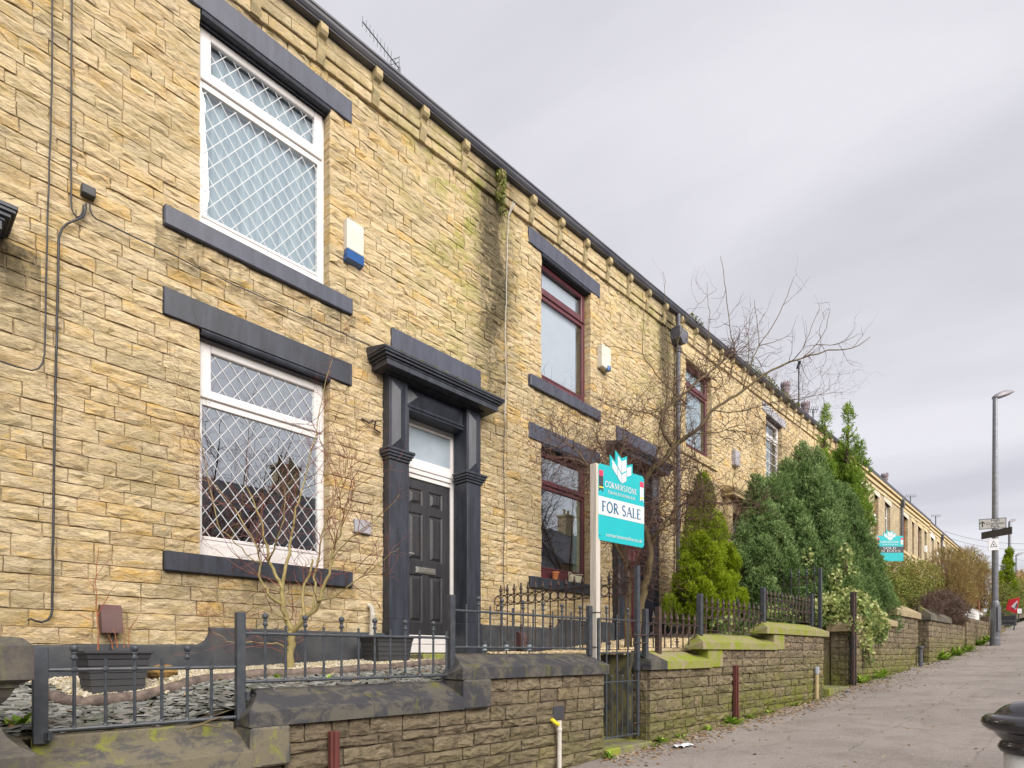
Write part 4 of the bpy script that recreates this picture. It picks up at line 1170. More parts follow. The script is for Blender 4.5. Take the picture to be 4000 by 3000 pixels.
GSEG = [(12.74, .55, 19.0, .75), (19.0, .7, 26.2, .95), (26.2, .9, 32.2, 1.1), (32.2, 1.1, 46, 2.0), (46, 2.0, 80, 4.3), (80, 4.3, 110, 6.0)]
for (xa, za, xb, zb_) in GSEG:
    patch('garden_bed', [xa + (xb - xa) * i / 8 for i in range(9)], lambda x: (yw(x, 3.90), YF), lambda x, y, xa=xa, za=za, xb=xb, zb_=zb_: za + (zb_ - za) * (x - xa) / (xb - xa), M_SOIL)

# path from the first gate: landing, steps and black retaining walls
m = MB(wf); m.box(4.87, 5.72, 3.58, 4.25, -1.15, -.985, .01); tag(m.build('gate_landing', M_STEP), kind='structure')
for i in range(5):
    m = MB(wf); m.box(4.88, 5.66, 4.25 + i * .27, 4.55 + i * .27, -1.1, -.985 + (i + 1) * .165, .008)
    tag(m.build('path_step', M_STEP), kind='structure')
m = MB(wf); m.box(4.88, 5.66, 5.60, 6.1, -1, -.13); tag(m.build('path', M_STEP), kind='structure')
m = MB(wf); m.box(5.66, 5.82, 3.84, 6.05, -1.15, .0, .01)
rw = tag(m.build('retaining_wall', M_RETW), 'low black rendered retaining wall beside the steps inside the front gate', 'wall')
m = MB(wf); m.box(4.76, 4.88, 3.84, 6.05, -1.15, -.17, .01)
tag(m.build('retaining_wall', M_RETW), 'black rendered kerb wall holding up the slate bed beside the steps', 'wall')

# ------------------------------------------------------------------ garden walls
PW = 3.62
def wall_section(label, x0, x1, ztop, zlow, seed, holes=(), ret_left=False, ret_right=False, course=.113, thick=.22, p=PW, parts=300, cores=None):
    root = empty('garden_wall', wf(x0, p, ground(x0)), label, 'wall', 'stone garden walls along the pavement')
    rnd = random.Random(seed)
    m = MB(wf)
    g0 = zlow
    for (ca, cb, ct) in (cores or [(x0, x1, ztop)]):
        m.box(ca + .008, cb - .008, p + .014, p + thick, g0, ct - .002)
    m.build('wall_core', M_MORTARW, root)
    n = max(1, int(round((ztop - g0) / course)))
    zs = [g0 + (ztop - g0) * i / n for i in range(n + 1)]
    for i in range(1, n): zs[i] += rnd.uniform(-.020, .020)
    rows = []
    for a, b in zip(zs, zs[1:]):
        rows.append((a, b))
    specs = fill_rows(rows, x0, x1, [(h[0], h[1], h[2], h[3], False) for h in holes], rnd, .15, .46, .014)
    # drop stones wholly under the pavement
    specs = [s for s in specs if s[3] > ground(s[0]) - .02]
    split_stones(specs, root, wf, p, M_WALL, rnd, parts, .022)
    for side, flag in ((x0, ret_left), (x1, ret_right)):
        if not flag: continue
        sgn = -1 if side == x0 else 1
        for a, b in rows:
            if b < ground(side) - .02: continue
            q = rnd.uniform(.08, .14)
            for (pa, pb) in ((p + .035, p + q + .03), (p + q + .042, p + thick)):
                m = MB(lambda x, y, z, sgn=sgn, side=side: wf(side + (-(y)) * sgn * 1.0, x, z) if sgn > 0 else wf(side + y, x, z))
                if sgn > 0: stone_geo(m, pa, pb, a + .006, b - .006, 0, .03, rnd, .012)
                else: stone_geo(m, pa, pb, a + .006, b - .006, 0, .03, rnd, .012)
                m.build('stone', M_WALL, root, origin=wf(side, (pa + pb) / 2, (a + b) / 2))
    return root

def coping_stone(root, x0, x1, zb, mat, zt=.10, ridge=.205, hipl=.13, hipr=0.0, pf=3.575, pr=3.87, lip=.02, mat2=None, joint=()):
    """weathered coping: vertical front nose, slope up to a back ridge, hipped ends"""
    xs = [x0] + list(joint) + [x1]
    for i, (a, b) in enumerate(zip(xs, xs[1:])):
        hl = hipl if i == 0 else 0; hr = hipr if i == len(xs) - 2 else 0
        m = MB(wf)
        if i > 0: a += .003
        vs = [(a, pf, zb), (b, pf, zb), (b, pf, zb + zt), (a + hl * .15, pf, zb + zt),
              (a, pr, zb), (b, pr, zb), (b - hr, pr, zb + ridge), (a + hl * .4, pr, zb + ridge), (a + hl, pf + .05, zb + zt + (ridge - zt) * .18), (b - hr * .3, pf + .05, zb + zt + (ridge - zt) * .18)]
        n = 10; rr = random.Random(int(a * 77))
        # subdivided nose for a chipped edge
        top = []; k = 14
        V = []; F = []
        for j in range(k + 1):
            t = j / k
            xb_ = a + (b - a) * t
            off = hl * max(0, 1 - t * k / 2.0) if hl else 0
            offr = -hr * max(0, 1 - (1 - t) * k / 2.0) if hr else 0
            xr = xb_ + off * (1.0) + offr
            e = rr.uniform(-.004, .004)
            V += [(xb_, pf, zb), (xb_, pf + e * .5 + (0.0), zb + zt * .92 + e), (xb_ + off * .1, pf + .014 + abs(e), zb + zt + e * .5), (xr, pr - .02, zb + ridge - .006), (xr, pr, zb + ridge), (xb_, pr, zb)]
        for j in range(k):
            for q in range(6):
                F.append((j * 6 + q, (j + 1) * 6 + q, (j + 1) * 6 + (q + 1) % 6, j * 6 + (q + 1) % 6))
        F.append((0, 1, 2, 3, 4, 5)[::1]); F.append(tuple(reversed([k * 6 + q for q in range(6)])))
        m.add(V, F)
        mm = mat2 if (mat2 and i == 0) else mat
        m.build('coping_stone', mm, root, origin=wf((a + b) / 2, pf, zb))
def kneeler(root, x0, x1, z0, z1, mat, pf=3.60, pr=3.86):
    m = MB(wf); m.box(x0, x1, pf, pr, z0, z1, .014); m.build('kneeler_stone', mat, root)

# lower (left) wall: three steps
wl1 = wall_section('low stepped stone wall with flaking black copings, from the left edge to the front gate', .34, 4.87, -.445, -1.30, 5,
                   holes=[(.2, 1.56, -.68, -.4), (4.09, 4.26, -.62, -.50)], ret_right=True, cores=[(.34, 1.56, -.68), (1.57, 4.87, -.445)])
m = MB(wf); m.box(3.27, 4.86, PW + .012, 3.84, -.45, -.21); m.build('wall_core', M_MORTARW, wl1)
rnd = random.Random(9)
specs = fill_rows([(-.445, -.33), (-.33, -.212)], 3.275, 4.87, [], rnd, .16, .42, .012)
split_stones(specs, wl1, wf, PW, M_WALL, rnd, 99, .02)
coping_stone(wl1, .35, 1.40, -.68, M_COP_TAN, .10, .225, 0, 0, pf=3.56)
kneeler(wl1, 1.34, 1.585, -.69, -.447, M_COP_TAN, 3.565)
coping_stone(wl1, 1.335, 3.02, -.445, M_COP_BLACK, .10, .215, .16, 0, mat2=None, joint=(2.18,))
kneeler(wl1, 2.98, 3.275, -.448, -.213, M_COP_BLACK, 3.565)
coping_stone(wl1, 2.97, 4.90, -.212, M_COP_BLACK, .10, .205, .14, .04, joint=(3.95,))
for (a, b, z) in ((1.34, 1.38, -.448),):
    m = MB(wf); m.box(1.45, 1.50, 3.59, 3.61, -.52, -.47)
# fittings on the wall
m = MB(wf); x_ = w2(onW(1292, 2850, PW))[0]
m.box(x_ - .032, x_ + .032, PW - .065, PW - .02, -1.30, -.515, .003); m.box(x_ - .014, x_ + .014, PW - .085, PW - .05, -1.30, -.51, .006)
m.build('channel_strip', M_MAROONP, wl1)
xp_ = w2(onW(2166, 2900, PW))[0]
m = MB(wf); m.tube([(xp_, PW - .06, -1.25), (xp_, PW - .06, -.625)], .021, 10); m.lathe(xp_, PW - .06, [(.024, -.72), (.026, -.715), (.026, -.70), (.024, -.695)], 10)
pp = m.build('cable_pipe', M_WPIPE, wl1)
m = MB(wf); m.tube([(xp_ - .055, PW + .03, -.615), (xp_ - .055, PW - .03, -.62), (xp_ - .04, PW - .055, -.645), (xp_ - .01, PW - .06, -.66)], .019, 8); m.build('yellow_elbow', M_YPIPE, pp)
m = MB(wf); m.box(4.10, 4.25, PW + .004, PW + .013, -.62, -.50); m.build('socket_hole', M_DKGREY, wl1)

# upper (right) wall: three more steps
wl2 = wall_section('stepped stone wall with mossy green copings between the two gates', 5.71, 11.40, -.19, -1.25, 6, ret_left=True, ret_right=True)
m = MB(wf); m.box(7.46, 11.38, PW + .012, 3.84, -.2, .045); m.box(9.56, 11.38, PW + .012, 3.84, .04, .29); m.build('wall_core', M_MORTARW, wl2)
rnd = random.Random(10)
specs = fill_rows([(-.19, -.075), (-.075, .043)], 7.465, 11.40, [], rnd, .16, .42, .012) + fill_rows([(.045, .17), (.17, .29)], 9.56, 11.40, [], rnd, .16, .42, .012)
split_stones(specs, wl2, wf, PW, M_WALL, rnd, 99, .02)
coping_stone(wl2, 5.68, 7.12, -.19, M_COP_GREEN, .10, .215, .14, .10, mat2=M_COP_BLACK, joint=(6.02,))
kneeler(wl2, 7.06, 7.46, -.192, .043, M_COP_GREEN)
coping_stone(wl2, 6.86, 9.22, .045, M_COP_GREEN, .10, .215, .34, .06)
kneeler(wl2, 9.16, 9.56, .043, .288, M_COP_GREEN)
coping_stone(wl2, 8.82, 11.56, .29, M_COP_GREEN, .10, .215, .42, .20)
x_ = w2(onW(2862, 2700, PW))[0]
m = MB(wf); m.box(x_ - .032, x_ + .032, PW - .065, PW - .02, -1.05, -.17, .003); m.box(x_ - .012, x_ + .012, PW - .085, PW - .05, -1.05, -.165, .006); m.build('channel_strip', M_MAROONP, wl2)
x_ = w2(onW(3176, 2660, PW))[0]
m = MB(wf); m.tube([(x_, PW - .06, -.95), (x_, PW - .06, -.30)], .030, 10); pp = m.build('cable_pipe', M_BUFF, wl2)
m = MB(wf); m.lathe(x_, PW - .06, [(.036, -.37), (.040, -.36), (.040, -.25), (.032, -.24)], 10); m.build('pipe_cap', M_GPIPE, pp)

# walls beyond the second gate
def zpx(px, py, P=PW): return onW(px, py, P).z
wl3 = wall_section('stone wall half hidden under variegated ivy beyond the second gate', 12.72, 18.75, .62, -.95, 12, ret_left=True, course=.135, parts=160, thick=.28)
m = MB(wf); m.prism([(12.60, .42), (13.35, .42), (13.35, .56), (12.98, .74), (12.60, .56)], 3.55, 3.95, axis='y'); m.build('pier_cap', M_COP_BUFF, wl3)
coping_stone(wl3, 13.38, 16.4, .62, M_COP_BUFF, .13, .27, .1, .3, pf=3.56)
m = MB(wf); m.box(16.4, 18.74, PW + .01, 3.88, .6, .90); m.build('wall_core', M_MORTARW, wl3)
rnd = random.Random(21); split_stones(fill_rows([(.62, .76), (.76, .90)], 16.45, 18.75, [], rnd, .2, .45, .012), wl3, wf, PW, M_WALL, rnd, 20, .02)
coping_stone(wl3, 16.35, 18.85, .90, M_COP_BUFF, .16, .34, .3, .3, pf=3.56)
m = MB(wf); m.tube([(18.55, PW - .1, -.5), (18.55, PW - .1, .12)], .05, 10); m.lathe(18.55, PW - .1, [(.055, .10), (.075, .12), (.075, .17), (.05, .18)], 10); m.build('drain_pipe', M_GUTTER, wl3)
m = MB(wf); m.box(15.6, 15.72, 4.0, 4.1, .5, 1.5, .01); m.build('gate_stub', M_LAMP, wl3)
wl4 = wall_section('tall stone wall with mossy lower courses below the dark twiggy hedge', 20.1, 25.9, .93, -.6, 13, ret_left=True, course=.15, parts=120, thick=.3)
coping_stone(wl4, 20.05, 23.2, .93, M_COP_TAN, .18, .40, .1, .2, pf=3.56)
wl5 = wall_section('farthest stone wall before the street lamp, with a white board on top', 26.3, 31.6, 1.28, -.2, 14, ret_left=True, course=.16, parts=60, thick=.3)
wl6 = wall_section('short length of stone wall behind the street lamp', 31.9, 37.5, 1.55, .2, 15, course=.2, parts=20, thick=.3)

# pier at the left edge
root = empty('gate_pier', wf(-.02, 3.62, -1.3), 'moulded dark stone gate pier at the left edge of the photo', 'pier')
r2 = math.sqrt(2)
def sq(prof, m):
    m.lathe(-.035, 3.60, [(r * r2, z) for r, z in prof], 4, math.pi / 4)
m = MB(wf); sq([(.355, -1.4), (.355, -.445), (.345, -.43)], m); m.build('base_block', M_PIER, root)
m = MB(wf); sq([(.345, -.43), (.30, -.405), (.262, -.365), (.235, -.31), (.225, -.27), (.235, -.262), (.235, -.225), (.25, -.215), (.27, -.19), (.285, -.155), (.30, -.15), (.30, -.135)], m); m.build('moulded_neck', M_PIER, root)
m = MB(wf); sq([(.30, -.135), (.345, -.115), (.345, .03), (.31, .065), (.27, .07)], m); m.build('cap_block', M_PIER, root)
m = MB(wf); sq([(.22, .07), (.23, .075), (.24, .10), (.20, .115), (.10, .15)], m); m.build('top_stone', M_PIER, root)

# ------------------------------------------------------------------ railings
PR = 3.80
def add_post(root, x, z0, z1, wd=.05, mat=M_IRON, pr=PR, fr=wf):
    m = MB(fr); m.box(x - wd / 2, x + wd / 2, pr - wd / 2, pr + wd / 2, z0, z1, .003); return m.build('post', mat, root)
def ball_bar(root, x, z0, zr, mat=M_IRON, ball=True, r=.0088, pr=PR, up=.13, fr=wf):
    m = MB(fr)
    top = zr + (up if ball else .055)
    m.tube([(x, pr, z0), (x, pr, top - (.03 if ball else 0))], r, 7)
    m.lathe(x, pr, [(r, zr - .014), (r * 1.9, zr - .006), (r * 1.9, zr + .006), (r, zr + .014)], 8)
    m.lathe(x, pr, [(r, z0 - .0), (r * 1.6, z0 + .004), (r, z0 + .016)], 8)
    if ball:
        m.lathe(x, pr, [(r, top - .075), (r * 1.9, top - .070), (r * 2.0, top - .062), (r * 1.3, top - .054), (r * 1.1, top - .046), (r * 1.7, top - .040), (r * 1.2, top - .034)], 8)
        q = .0205
        m.lathe(x, pr, [(q * math.sin(a), top - q * .6 - q * math.cos(a)) for a in [.25, .6, 1.0, 1.4, 1.8, 2.2, 2.6, 3.0]], 10)
    return m.build('bar', mat, root, smooth=False)
def rail(root, x0, x1, z, mat=M_IRON, r=.010, pr=PR, flat=False, fr=wf, z1=None):
    m = MB(fr); z1 = z if z1 is None else z1
    if flat: m.add([(x0, pr - .012, z - .004), (x1, pr - .012, z1 - .004), (x1, pr + .012, z1 - .004), (x0, pr + .012, z - .004), (x0, pr - .012, z + .004), (x1, pr - .012, z1 + .004), (x1, pr + .012, z1 + .004), (x0, pr + .012, z + .004)],
                   [(0, 3, 2, 1), (4, 5, 6, 7), (0, 1, 5, 4), (1, 2, 6, 5), (2, 3, 7, 6), (3, 0, 4, 7)])
    else: m.tube([(x0, pr, z), (x1, pr, z1)], r, 8)
    return m.build('rail', mat, root)
GR1 = 'ball topped railing panels on the lower wall'
r1 = empty('railing', wf(.37, PR, -.45), 'lowest black railing panel by the left gate pier, in front of the large planter', 'railing', GR1)
add_post(r1, .385, -.46, .03, .062)
rail(r1, .41, 1.335, -.088); rail(r1, .41, 1.335, -.398, r=.012)
for i, x in enumerate([.525, .662, .797, .930, 1.063, 1.195]): ball_bar(r1, x, -.395, -.088, ball=(i % 2 == 0), up=.125)
m = MB(wf); m.box(.40, .43, PR - .05, PR - .02, -.44, -.40); m.lathe(.415, PR - .06, [(.010, -.44), (.010, -.40)], 6); m.build('hinge_lug', M_IRON, r1)
r2_ = empty('railing', wf(1.36, PR, -.45), 'middle black railing panel in front of the small bare tree and slate bed', 'railing', GR1)
add_post(r2_, 1.362, -.46, .252, .052)
rail(r2_, 1.39, 3.01, .122); rail(r2_, 1.39, 3.01, -.182, r=.011)
for i in range(12): ball_bar(r2_, 1.517 + i * .1335, -.18, .122, ball=(i % 2 == 0), up=.125)
m = MB(wf); m.box(1.385, 1.405, PR - .05, PR - .01, -.30, -.24, .004); m.build('hinge_lug', M_IRON, r2_)
r3_ = empty('railing', wf(3.03, PR, -.2), 'upper black railing panel between the door post and the for sale post', 'railing', GR1)
add_post(r3_, 3.035, -.30, .475, .050); add_post(r3_, 4.86, -.03, .487, .050)
rail(r3_, 3.06, 4.84, .352); rail(r3_, 3.06, 4.84, .045, r=.010)
xs3 = [w2(onW(p, 2400, PR))[0] for p in (1822, 1869.6, 1915, 1960.8, 2003, 2043.7, 2083, 2121.5, 2159, 2195.6, 2231, 2266.5)]
for i, x in enumerate(xs3): ball_bar(r3_, x, .045, .352, ball=(i % 2 == 1), up=.125)

# spear railings with rings
def spear(root, x, z0, zt, mat, r=.0085, pr=PR, fr=wf, collar=None, h=.145):
    m = MB(fr)
    m.tube([(x, pr, z0), (x, pr, zt)], r, 6)
    q = [(r, zt), (.019, zt + .006), (.019, zt + .018), (.012, zt + .024), (.017, zt + .034), (.011, zt + .042), (.025, zt + .060), (.023, zt + .070), (.012, zt + .108), (.008, zt + h - .018), (.011, zt + h - .012), (.011, zt + h - .004), (.003, zt + h)]
    m.lathe(x, pr, q, 8)
    if collar is not None:
        m.lathe(x, pr, [(r, collar - .045), (.017, collar - .035), (.011, collar - .02), (.026, collar), (.011, collar + .02), (.017, collar + .035), (r, collar + .045)], 8)
    m.build('spear', mat, root)
def ring(root, x, z, ro, mat, pr=PR, fr=wf, xd=(1, 0, 0)):
    m = MB(fr); m.torus((x, pr, z), xd, (0, 0, 1), ro, .0075, 14, 5); m.build('ring', mat, root)
def spear_panel(root, x0, x1, n, zt, zr, zb, mat, inset=.5, collars=True):
    rail(root, x0, x1, zt, mat, flat=True); rail(root, x0, x1, zr, mat, flat=True); rail(root, x0, x1, zb, mat, flat=True)
    d = (x1 - x0) / (n + inset * 2 - 1)
    for i in range(n):
        x = x0 + d * (inset + i)
        spear(root, x, zb, zt, mat, collar=(zb + (zr - zb) * .5) if (i % 3 == 2 and collars) else None)
        if i < n: ring(root, x + d / 2 if i < n - 1 or True else x, (zt + zr) / 2, min(d / 2, (zt - zr) / 2) - .006, mat)
GR2 = 'spear topped railing panels on the upper wall'
s1 = empty('railing', wf(6.18, PR, -.05), 'rusty spear railing panel just right of the gate post, over the gravel', 'railing', GR2)
add_post(s1, 6.19, -.02, .55, .062, M_IRONR); rail(s1, 5.82, 6.17, .352, M_IRONR, flat=True); rail(s1, 5.82, 6.17, .215, M_IRONR, flat=True); rail(s1, 5.82, 6.17, .06, M_IRONR, flat=True)
spear(s1, 6.08, .06, .352, M_IRONR)
for x in (5.93, 6.03): ring(s1, x, .283, .058, M_IRONR)
spear_panel(s1, 6.225, 7.17, 6, .358, .215, .06, M_IRONR, .75)
s2 = empty('railing', wf(7.2, PR, .15), 'spear railing panel on the middle mossy coping', 'railing', GR2)
add_post(s2, 7.205, .18, .78, .065, M_IRON); spear_panel(s2, 7.245, 9.17, 11, .612, .465, .302, M_IRONR, .8)
s3 = empty('railing', wf(9.21, PR, .4), 'spear railing panel on the highest mossy coping, next to the second gate', 'railing', GR2)
add_post(s3, 9.215, .42, 1.02, .065, M_IRON); add_post(s3, 11.33, .42, 1.07, .055, M_IRON); spear_panel(s3, 9.25, 11.30, 13, .858, .708, .545, M_IRONR, .7)

# fences running back to the houses; frame: x -> depth
def cross(x0):
    def fr(u, v, z): return wf(x0 + v, u, z)
    return fr
c1 = empty('railing', wf(5.60, 3.72, 0), 'spear and ring railing dividing the two gardens, from the house to the front gate', 'railing')
cf = cross(5.62)
p0_, p1_ = 3.76, 6.02
add_post(c1, p0_ - .04, -.2, .975, .052, M_IRON, 0, cf)
for z in (.795, .655, .035): rail(c1, p0_ - .02, p1_, z, M_IRONR, pr=0, flat=True, fr=cf)
nS = 17; d = (p1_ - p0_) / (nS + .2)
for i in range(nS):
    u = p0_ + d * (i + .6)
    spear(c1, u, .035, .795, M_IRONR, pr=0, fr=cf, collar=.34 if i % 4 == 1 else None)
    ring(c1, u + d / 2, .725, d / 2 - .006, M_IRONR, pr=0, fr=cf)
m = MB(cf); m.torus((p1_ - .03, 0, .62), (1, 0, 0), (0, 0, 1), .04, .006); m.build('scroll', M_IRONR, c1)
c2 = empty('railing', wf(12.1, 4.0, .5), 'spear railing running back behind the top wall panel in front of the dark conifers', 'railing')
cf2 = cross(12.15)
add_post(c2, 3.92, .3, 1.62, .06, M_IRON, 0, cf2)
for z in (1.50, 1.32, .6): rail(c2, 3.92, 5.9, z, M_IRONR, pr=0, flat=True, fr=cf2)
for i in range(13):
    u = 4.02 + i * .145
    spear(c2, u, .6, 1.50, M_IRON, pr=0, fr=cf2, h=.17); ring(c2, u + .072, 1.41, .066, M_IRONR, pr=0, fr=cf2)
c3 = empty('railing', wf(10.0, 5.0, .2), 'short spear railing against the house wall behind the black downpipe', 'railing')
cf3 = cross(10.9)
for z in (.92, .78, .2): rail(c3, 4.9, 6.0, z, M_IRON, pr=0, flat=True, fr=cf3)
for i in range(7):
    spear(c3, 4.98 + i * .15, .2, .92, M_IRON, pr=0, fr=cf3); ring(c3, 5.05 + i * .15, .85, .062, M_IRON, pr=0, fr=cf3)

# first gate
g = empty('garden_gate', wf(4.92, 3.72, -.95), 'black iron garden gate with ball tops, closed between the two walls', 'gate')
gp = 3.72
m = MB(wf); m.box(5.755, 5.81, gp - .03, gp + .03, -1.03, .50, .003); m.build('gate_post', M_IRON, g)
m = MB(wf); m.box(5.615, 5.65, gp - .015, gp + .015, -.93, .50, .003); m.box(4.90, 4.925, gp - .012, gp + .012, -.93, .36, .003)
m.tube([(4.91, gp, .355), (5.63, gp, .355)], .009, 6); m.tube([(4.91, gp, -.31), (5.63, gp, -.31)], .008, 6); m.tube([(4.91, gp, -.90), (5.63, gp, -.905)], .010, 6); m.tube([(4.91, gp, .0), (5.63, gp, .0)], .008, 6)
m.build('gate_frame', M_IRON, g)
for i, px in enumerate((2369, 2410, 2452)): ball_bar(g, w2(onW(px, 2500, gp))[0], -.90, .355, ball=(i % 2 == 0), pr=gp)
for px in (2390, 2431, 2470):
    x = w2(onW(px, 2500, gp))[0]
    m = MB(wf); m.tube([(x, gp, -.90), (x, gp, -.255)], .006, 6); m.lathe(x, gp, [(.006, -.27), (.012, -.262), (.013, -.25), (.008, -.24)], 8); m.build('short_bar', M_IRON, g)
m = MB(wf)
for z in (.20, .11, -.78): m.tube([(5.52, gp - .02, z), (5.78, gp - .03, z)], .008, 6)
m.build('hinge', M_IRONR, g)
m = MB(wf); m.box(5.74, 5.80, gp - .07, gp - .03, -.60, -.52, .004); m.build('latch', M_IRON, g)
# second gate, folded open
g = empty('garden_gate', wf(12.6, 3.7, -.6), 'tall black iron gate seen edge on, standing open beside the ivy pier', 'gate')
m = MB(wf); m.box(12.80, 12.90, 3.50, 3.585, -.66, 1.19, .004); m.build('gate_post', M_IRON, g)
m = MB(wf)
m.box(12.60, 12.64, 3.46, 3.50, -.62, 1.16); m.box(12.74, 12.78, 3.46, 3.50, -.62, 1.18)
for z in (-.55, .1, .74, .92, 1.05): m.box(12.60, 12.76, 3.47, 3.49, z, z + .03)
m.build('gate_frame', M_IRONR, g)
for i in range(4):
    m = MB(wf); m.tube([(12.63 + i * .035, 3.48, -.55), (12.63 + i * .035, 3.48, 1.1)], .007, 5); m.build('bar', M_IRONR, g)
m = MB(wf); m.box(11.42, 12.70, 3.52, 4.4, -.98, -.645, .012); tag(m.build('gate_step', M_STEP), kind='structure')
for i in range(6):
    m = MB(wf); m.box(11.42, 12.74, 4.4 + i * .3, 4.75 + i * .3, -.9, -.5 + i * .17, .012); tag(m.build('path_step', M_STEP), kind='structure')
m = MB(wf); m.box(12.76, 12.88, 3.92, 6.4, -.9, .60, .012); tag(m.build('retaining_wall', M_WALL), 'mossy side wall of the second garden path, behind the open iron gate', 'wall')
m = MB(wf); m.box(11.26, 11.38, 3.86, 6.4, -.9, .42, .012); tag(m.build('retaining_wall', M_WALL), 'side wall of the second garden path under the tall conifers', 'wall')

# ------------------------------------------------------------------ vegetation helpers
def unit(v):
    return v / np.maximum(np.linalg.norm(v, axis=1, keepdims=True), 1e-9)
def rand_dirs(n):
    return unit(rng.normal(size=(n, 3)))
def clump_noise(P, sc_):
    # cheap smooth noise 0..1
    a = np.sin(P[:, 0] * sc_ * 1.7 + 1.3) * np.cos(P[:, 1] * sc_ * 2.1 + .7) + np.sin(P[:, 2] * sc_ * 1.9 + 2.1 + P[:, 0] * sc_)
    return (a + 2) / 4
def tri_leaves(C, D, L, Wd, tint):
    """one thin triangle per row, base at C, pointing along D"""
    n = len(C)
    side = unit(np.cross(D, rand_dirs(n)))
    V = np.empty((n, 3, 3))
    V[:, 0] = C - side * Wd[:, None] * .5; V[:, 1] = C + side * Wd[:, None] * .5; V[:, 2] = C + D * L[:, None]
    return V.reshape(-1, 3), tint
def quad_leaves(C, L, Wd, tint, flat=0.0):
    n = len(C)
    D = rand_dirs(n); D[:, 2] *= (1 - flat); D = unit(D)
    side = unit(np.cross(D, rand_dirs(n) * (1 - flat) + np.array([0, 0, 1.0]) * flat * 3))
    V = np.empty((n, 4, 3))
    V[:, 0] = C - D * L[:, None] * .5; V[:, 1] = C + side * Wd[:, None] * .5; V[:, 2] = C + D * L[:, None] * .5; V[:, 3] = C - side * Wd[:, None] * .5
    return V.reshape(-1, 3), tint

def conifer(label, base, lobes, mat, n_spray, L=.13, group=None, seed=0, kperspray=8, tb=.5, width=.018, foot_gap=.10):
    """lobes: (foot xyz, height, radius, lean xy). each lobe carries upright feathery plumes, themselves covered in sprays"""
    root = empty('conifer_tree', base, label, 'tree', group)
    PL = []
    for li, (c, h, r, lean) in enumerate(lobes):
        n = max(8, int(9 * h * r / .32))
        for i in range(n):
            t = (i + rng.random()) / n
            prof = math.sin(math.pi * min(1, max(.02, foot_gap + (1 - foot_gap) * t)) ** .62) ** .7 * (1 - t * .30)
            ang = i * 2.399 + rng.random() * .8
            rr = r * prof * rng.uniform(.45, .98)
            pr = rng.uniform(.13, .24) * (r / .6) ** .5 * (1.15 - .45 * t); ph = pr * rng.uniform(2.2, 3.6)
            PL.append((c[0] + lean[0] * t + rr * math.cos(ang), c[1] + lean[1] * t + rr * math.sin(ang), c[2] + h * t * .93, pr, ph, math.cos(ang) * .35 * (1 - t), math.sin(ang) * .35 * (1 - t), rng.random()))
        PL.append((c[0] + lean[0], c[1] + lean[1], c[2] + h - .5 * L - .45, .10 * (r / .5) ** .5, .5, 0, 0, .6))
    PL = np.array(PL)
    wgt = PL[:, 3] * PL[:, 4]; wgt /= wgt.sum()
    idx = rng.choice(len(PL), n_spray, p=wgt); Q = PL[idx]
    n = n_spray
    t = rng.random(n) ** .8; ang = rng.random(n) * 2 * math.pi
    prof = np.sin(np.pi * np.clip(.12 + .86 * t, 0, 1) ** .75) ** .8
    rr = Q[:, 3] * prof * rng.uniform(.65, 1.12, n)
    P = np.stack([Q[:, 0] + rr * np.cos(ang) + Q[:, 5] * Q[:, 4] * t, Q[:, 1] + rr * np.sin(ang) + Q[:, 6] * Q[:, 4] * t, Q[:, 2] - Q[:, 4] * .35 + Q[:, 4] * t], 1)
    out = unit(np.stack([np.cos(ang) * .8 + Q[:, 5], np.sin(ang) * .8 + Q[:, 6], .55 + 1.0 * t], 1) + rng.normal(size=(n, 3)) * .25)
    k = kperspray
    PC = np.repeat(P, k, 0); OD = np.repeat(out, k, 0); along = rng.random(n * k)
    PC = PC + OD * (along * L * .8)[:, None] + rng.normal(size=PC.shape) * L * .10
    D = unit(OD + rng.normal(size=PC.shape) * .45)
    Ln = L * rng.uniform(.35, .8, n * k) * (1.1 - .5 * along)
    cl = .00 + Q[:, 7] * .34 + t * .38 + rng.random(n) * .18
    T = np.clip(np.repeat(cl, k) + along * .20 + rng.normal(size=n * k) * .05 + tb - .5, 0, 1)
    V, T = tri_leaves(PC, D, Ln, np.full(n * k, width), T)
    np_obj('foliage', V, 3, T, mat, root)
    tr = MB()
    for (c, h, r, lean) in lobes:
        tr.tube([(c[0], c[1], c[2] - .3), (c[0] + lean[0] * .4, c[1] + lean[1] * .4, c[2] + h * .45), (c[0] + lean[0] * .85, c[1] + lean[1] * .85, c[2] + h * .85)], [.05 + r * .04, .035, .01], 6)
        for q in range(int(14 * h)):
            a = random.random() * 6.28; z0 = c[2] + h * random.uniform(.0, .6); rr_ = r * .75
            tr.tube([(c[0], c[1], z0), (c[0] + math.cos(a) * rr_ * .6, c[1] + math.sin(a) * rr_ * .6, z0 + .2 * r), (c[0] + math.cos(a) * rr_, c[1] + math.sin(a) * rr_, z0 + .8 * r)], [.02, .012, .004], 4)
    tr.build('trunk', M_BARKC, root)
    return root

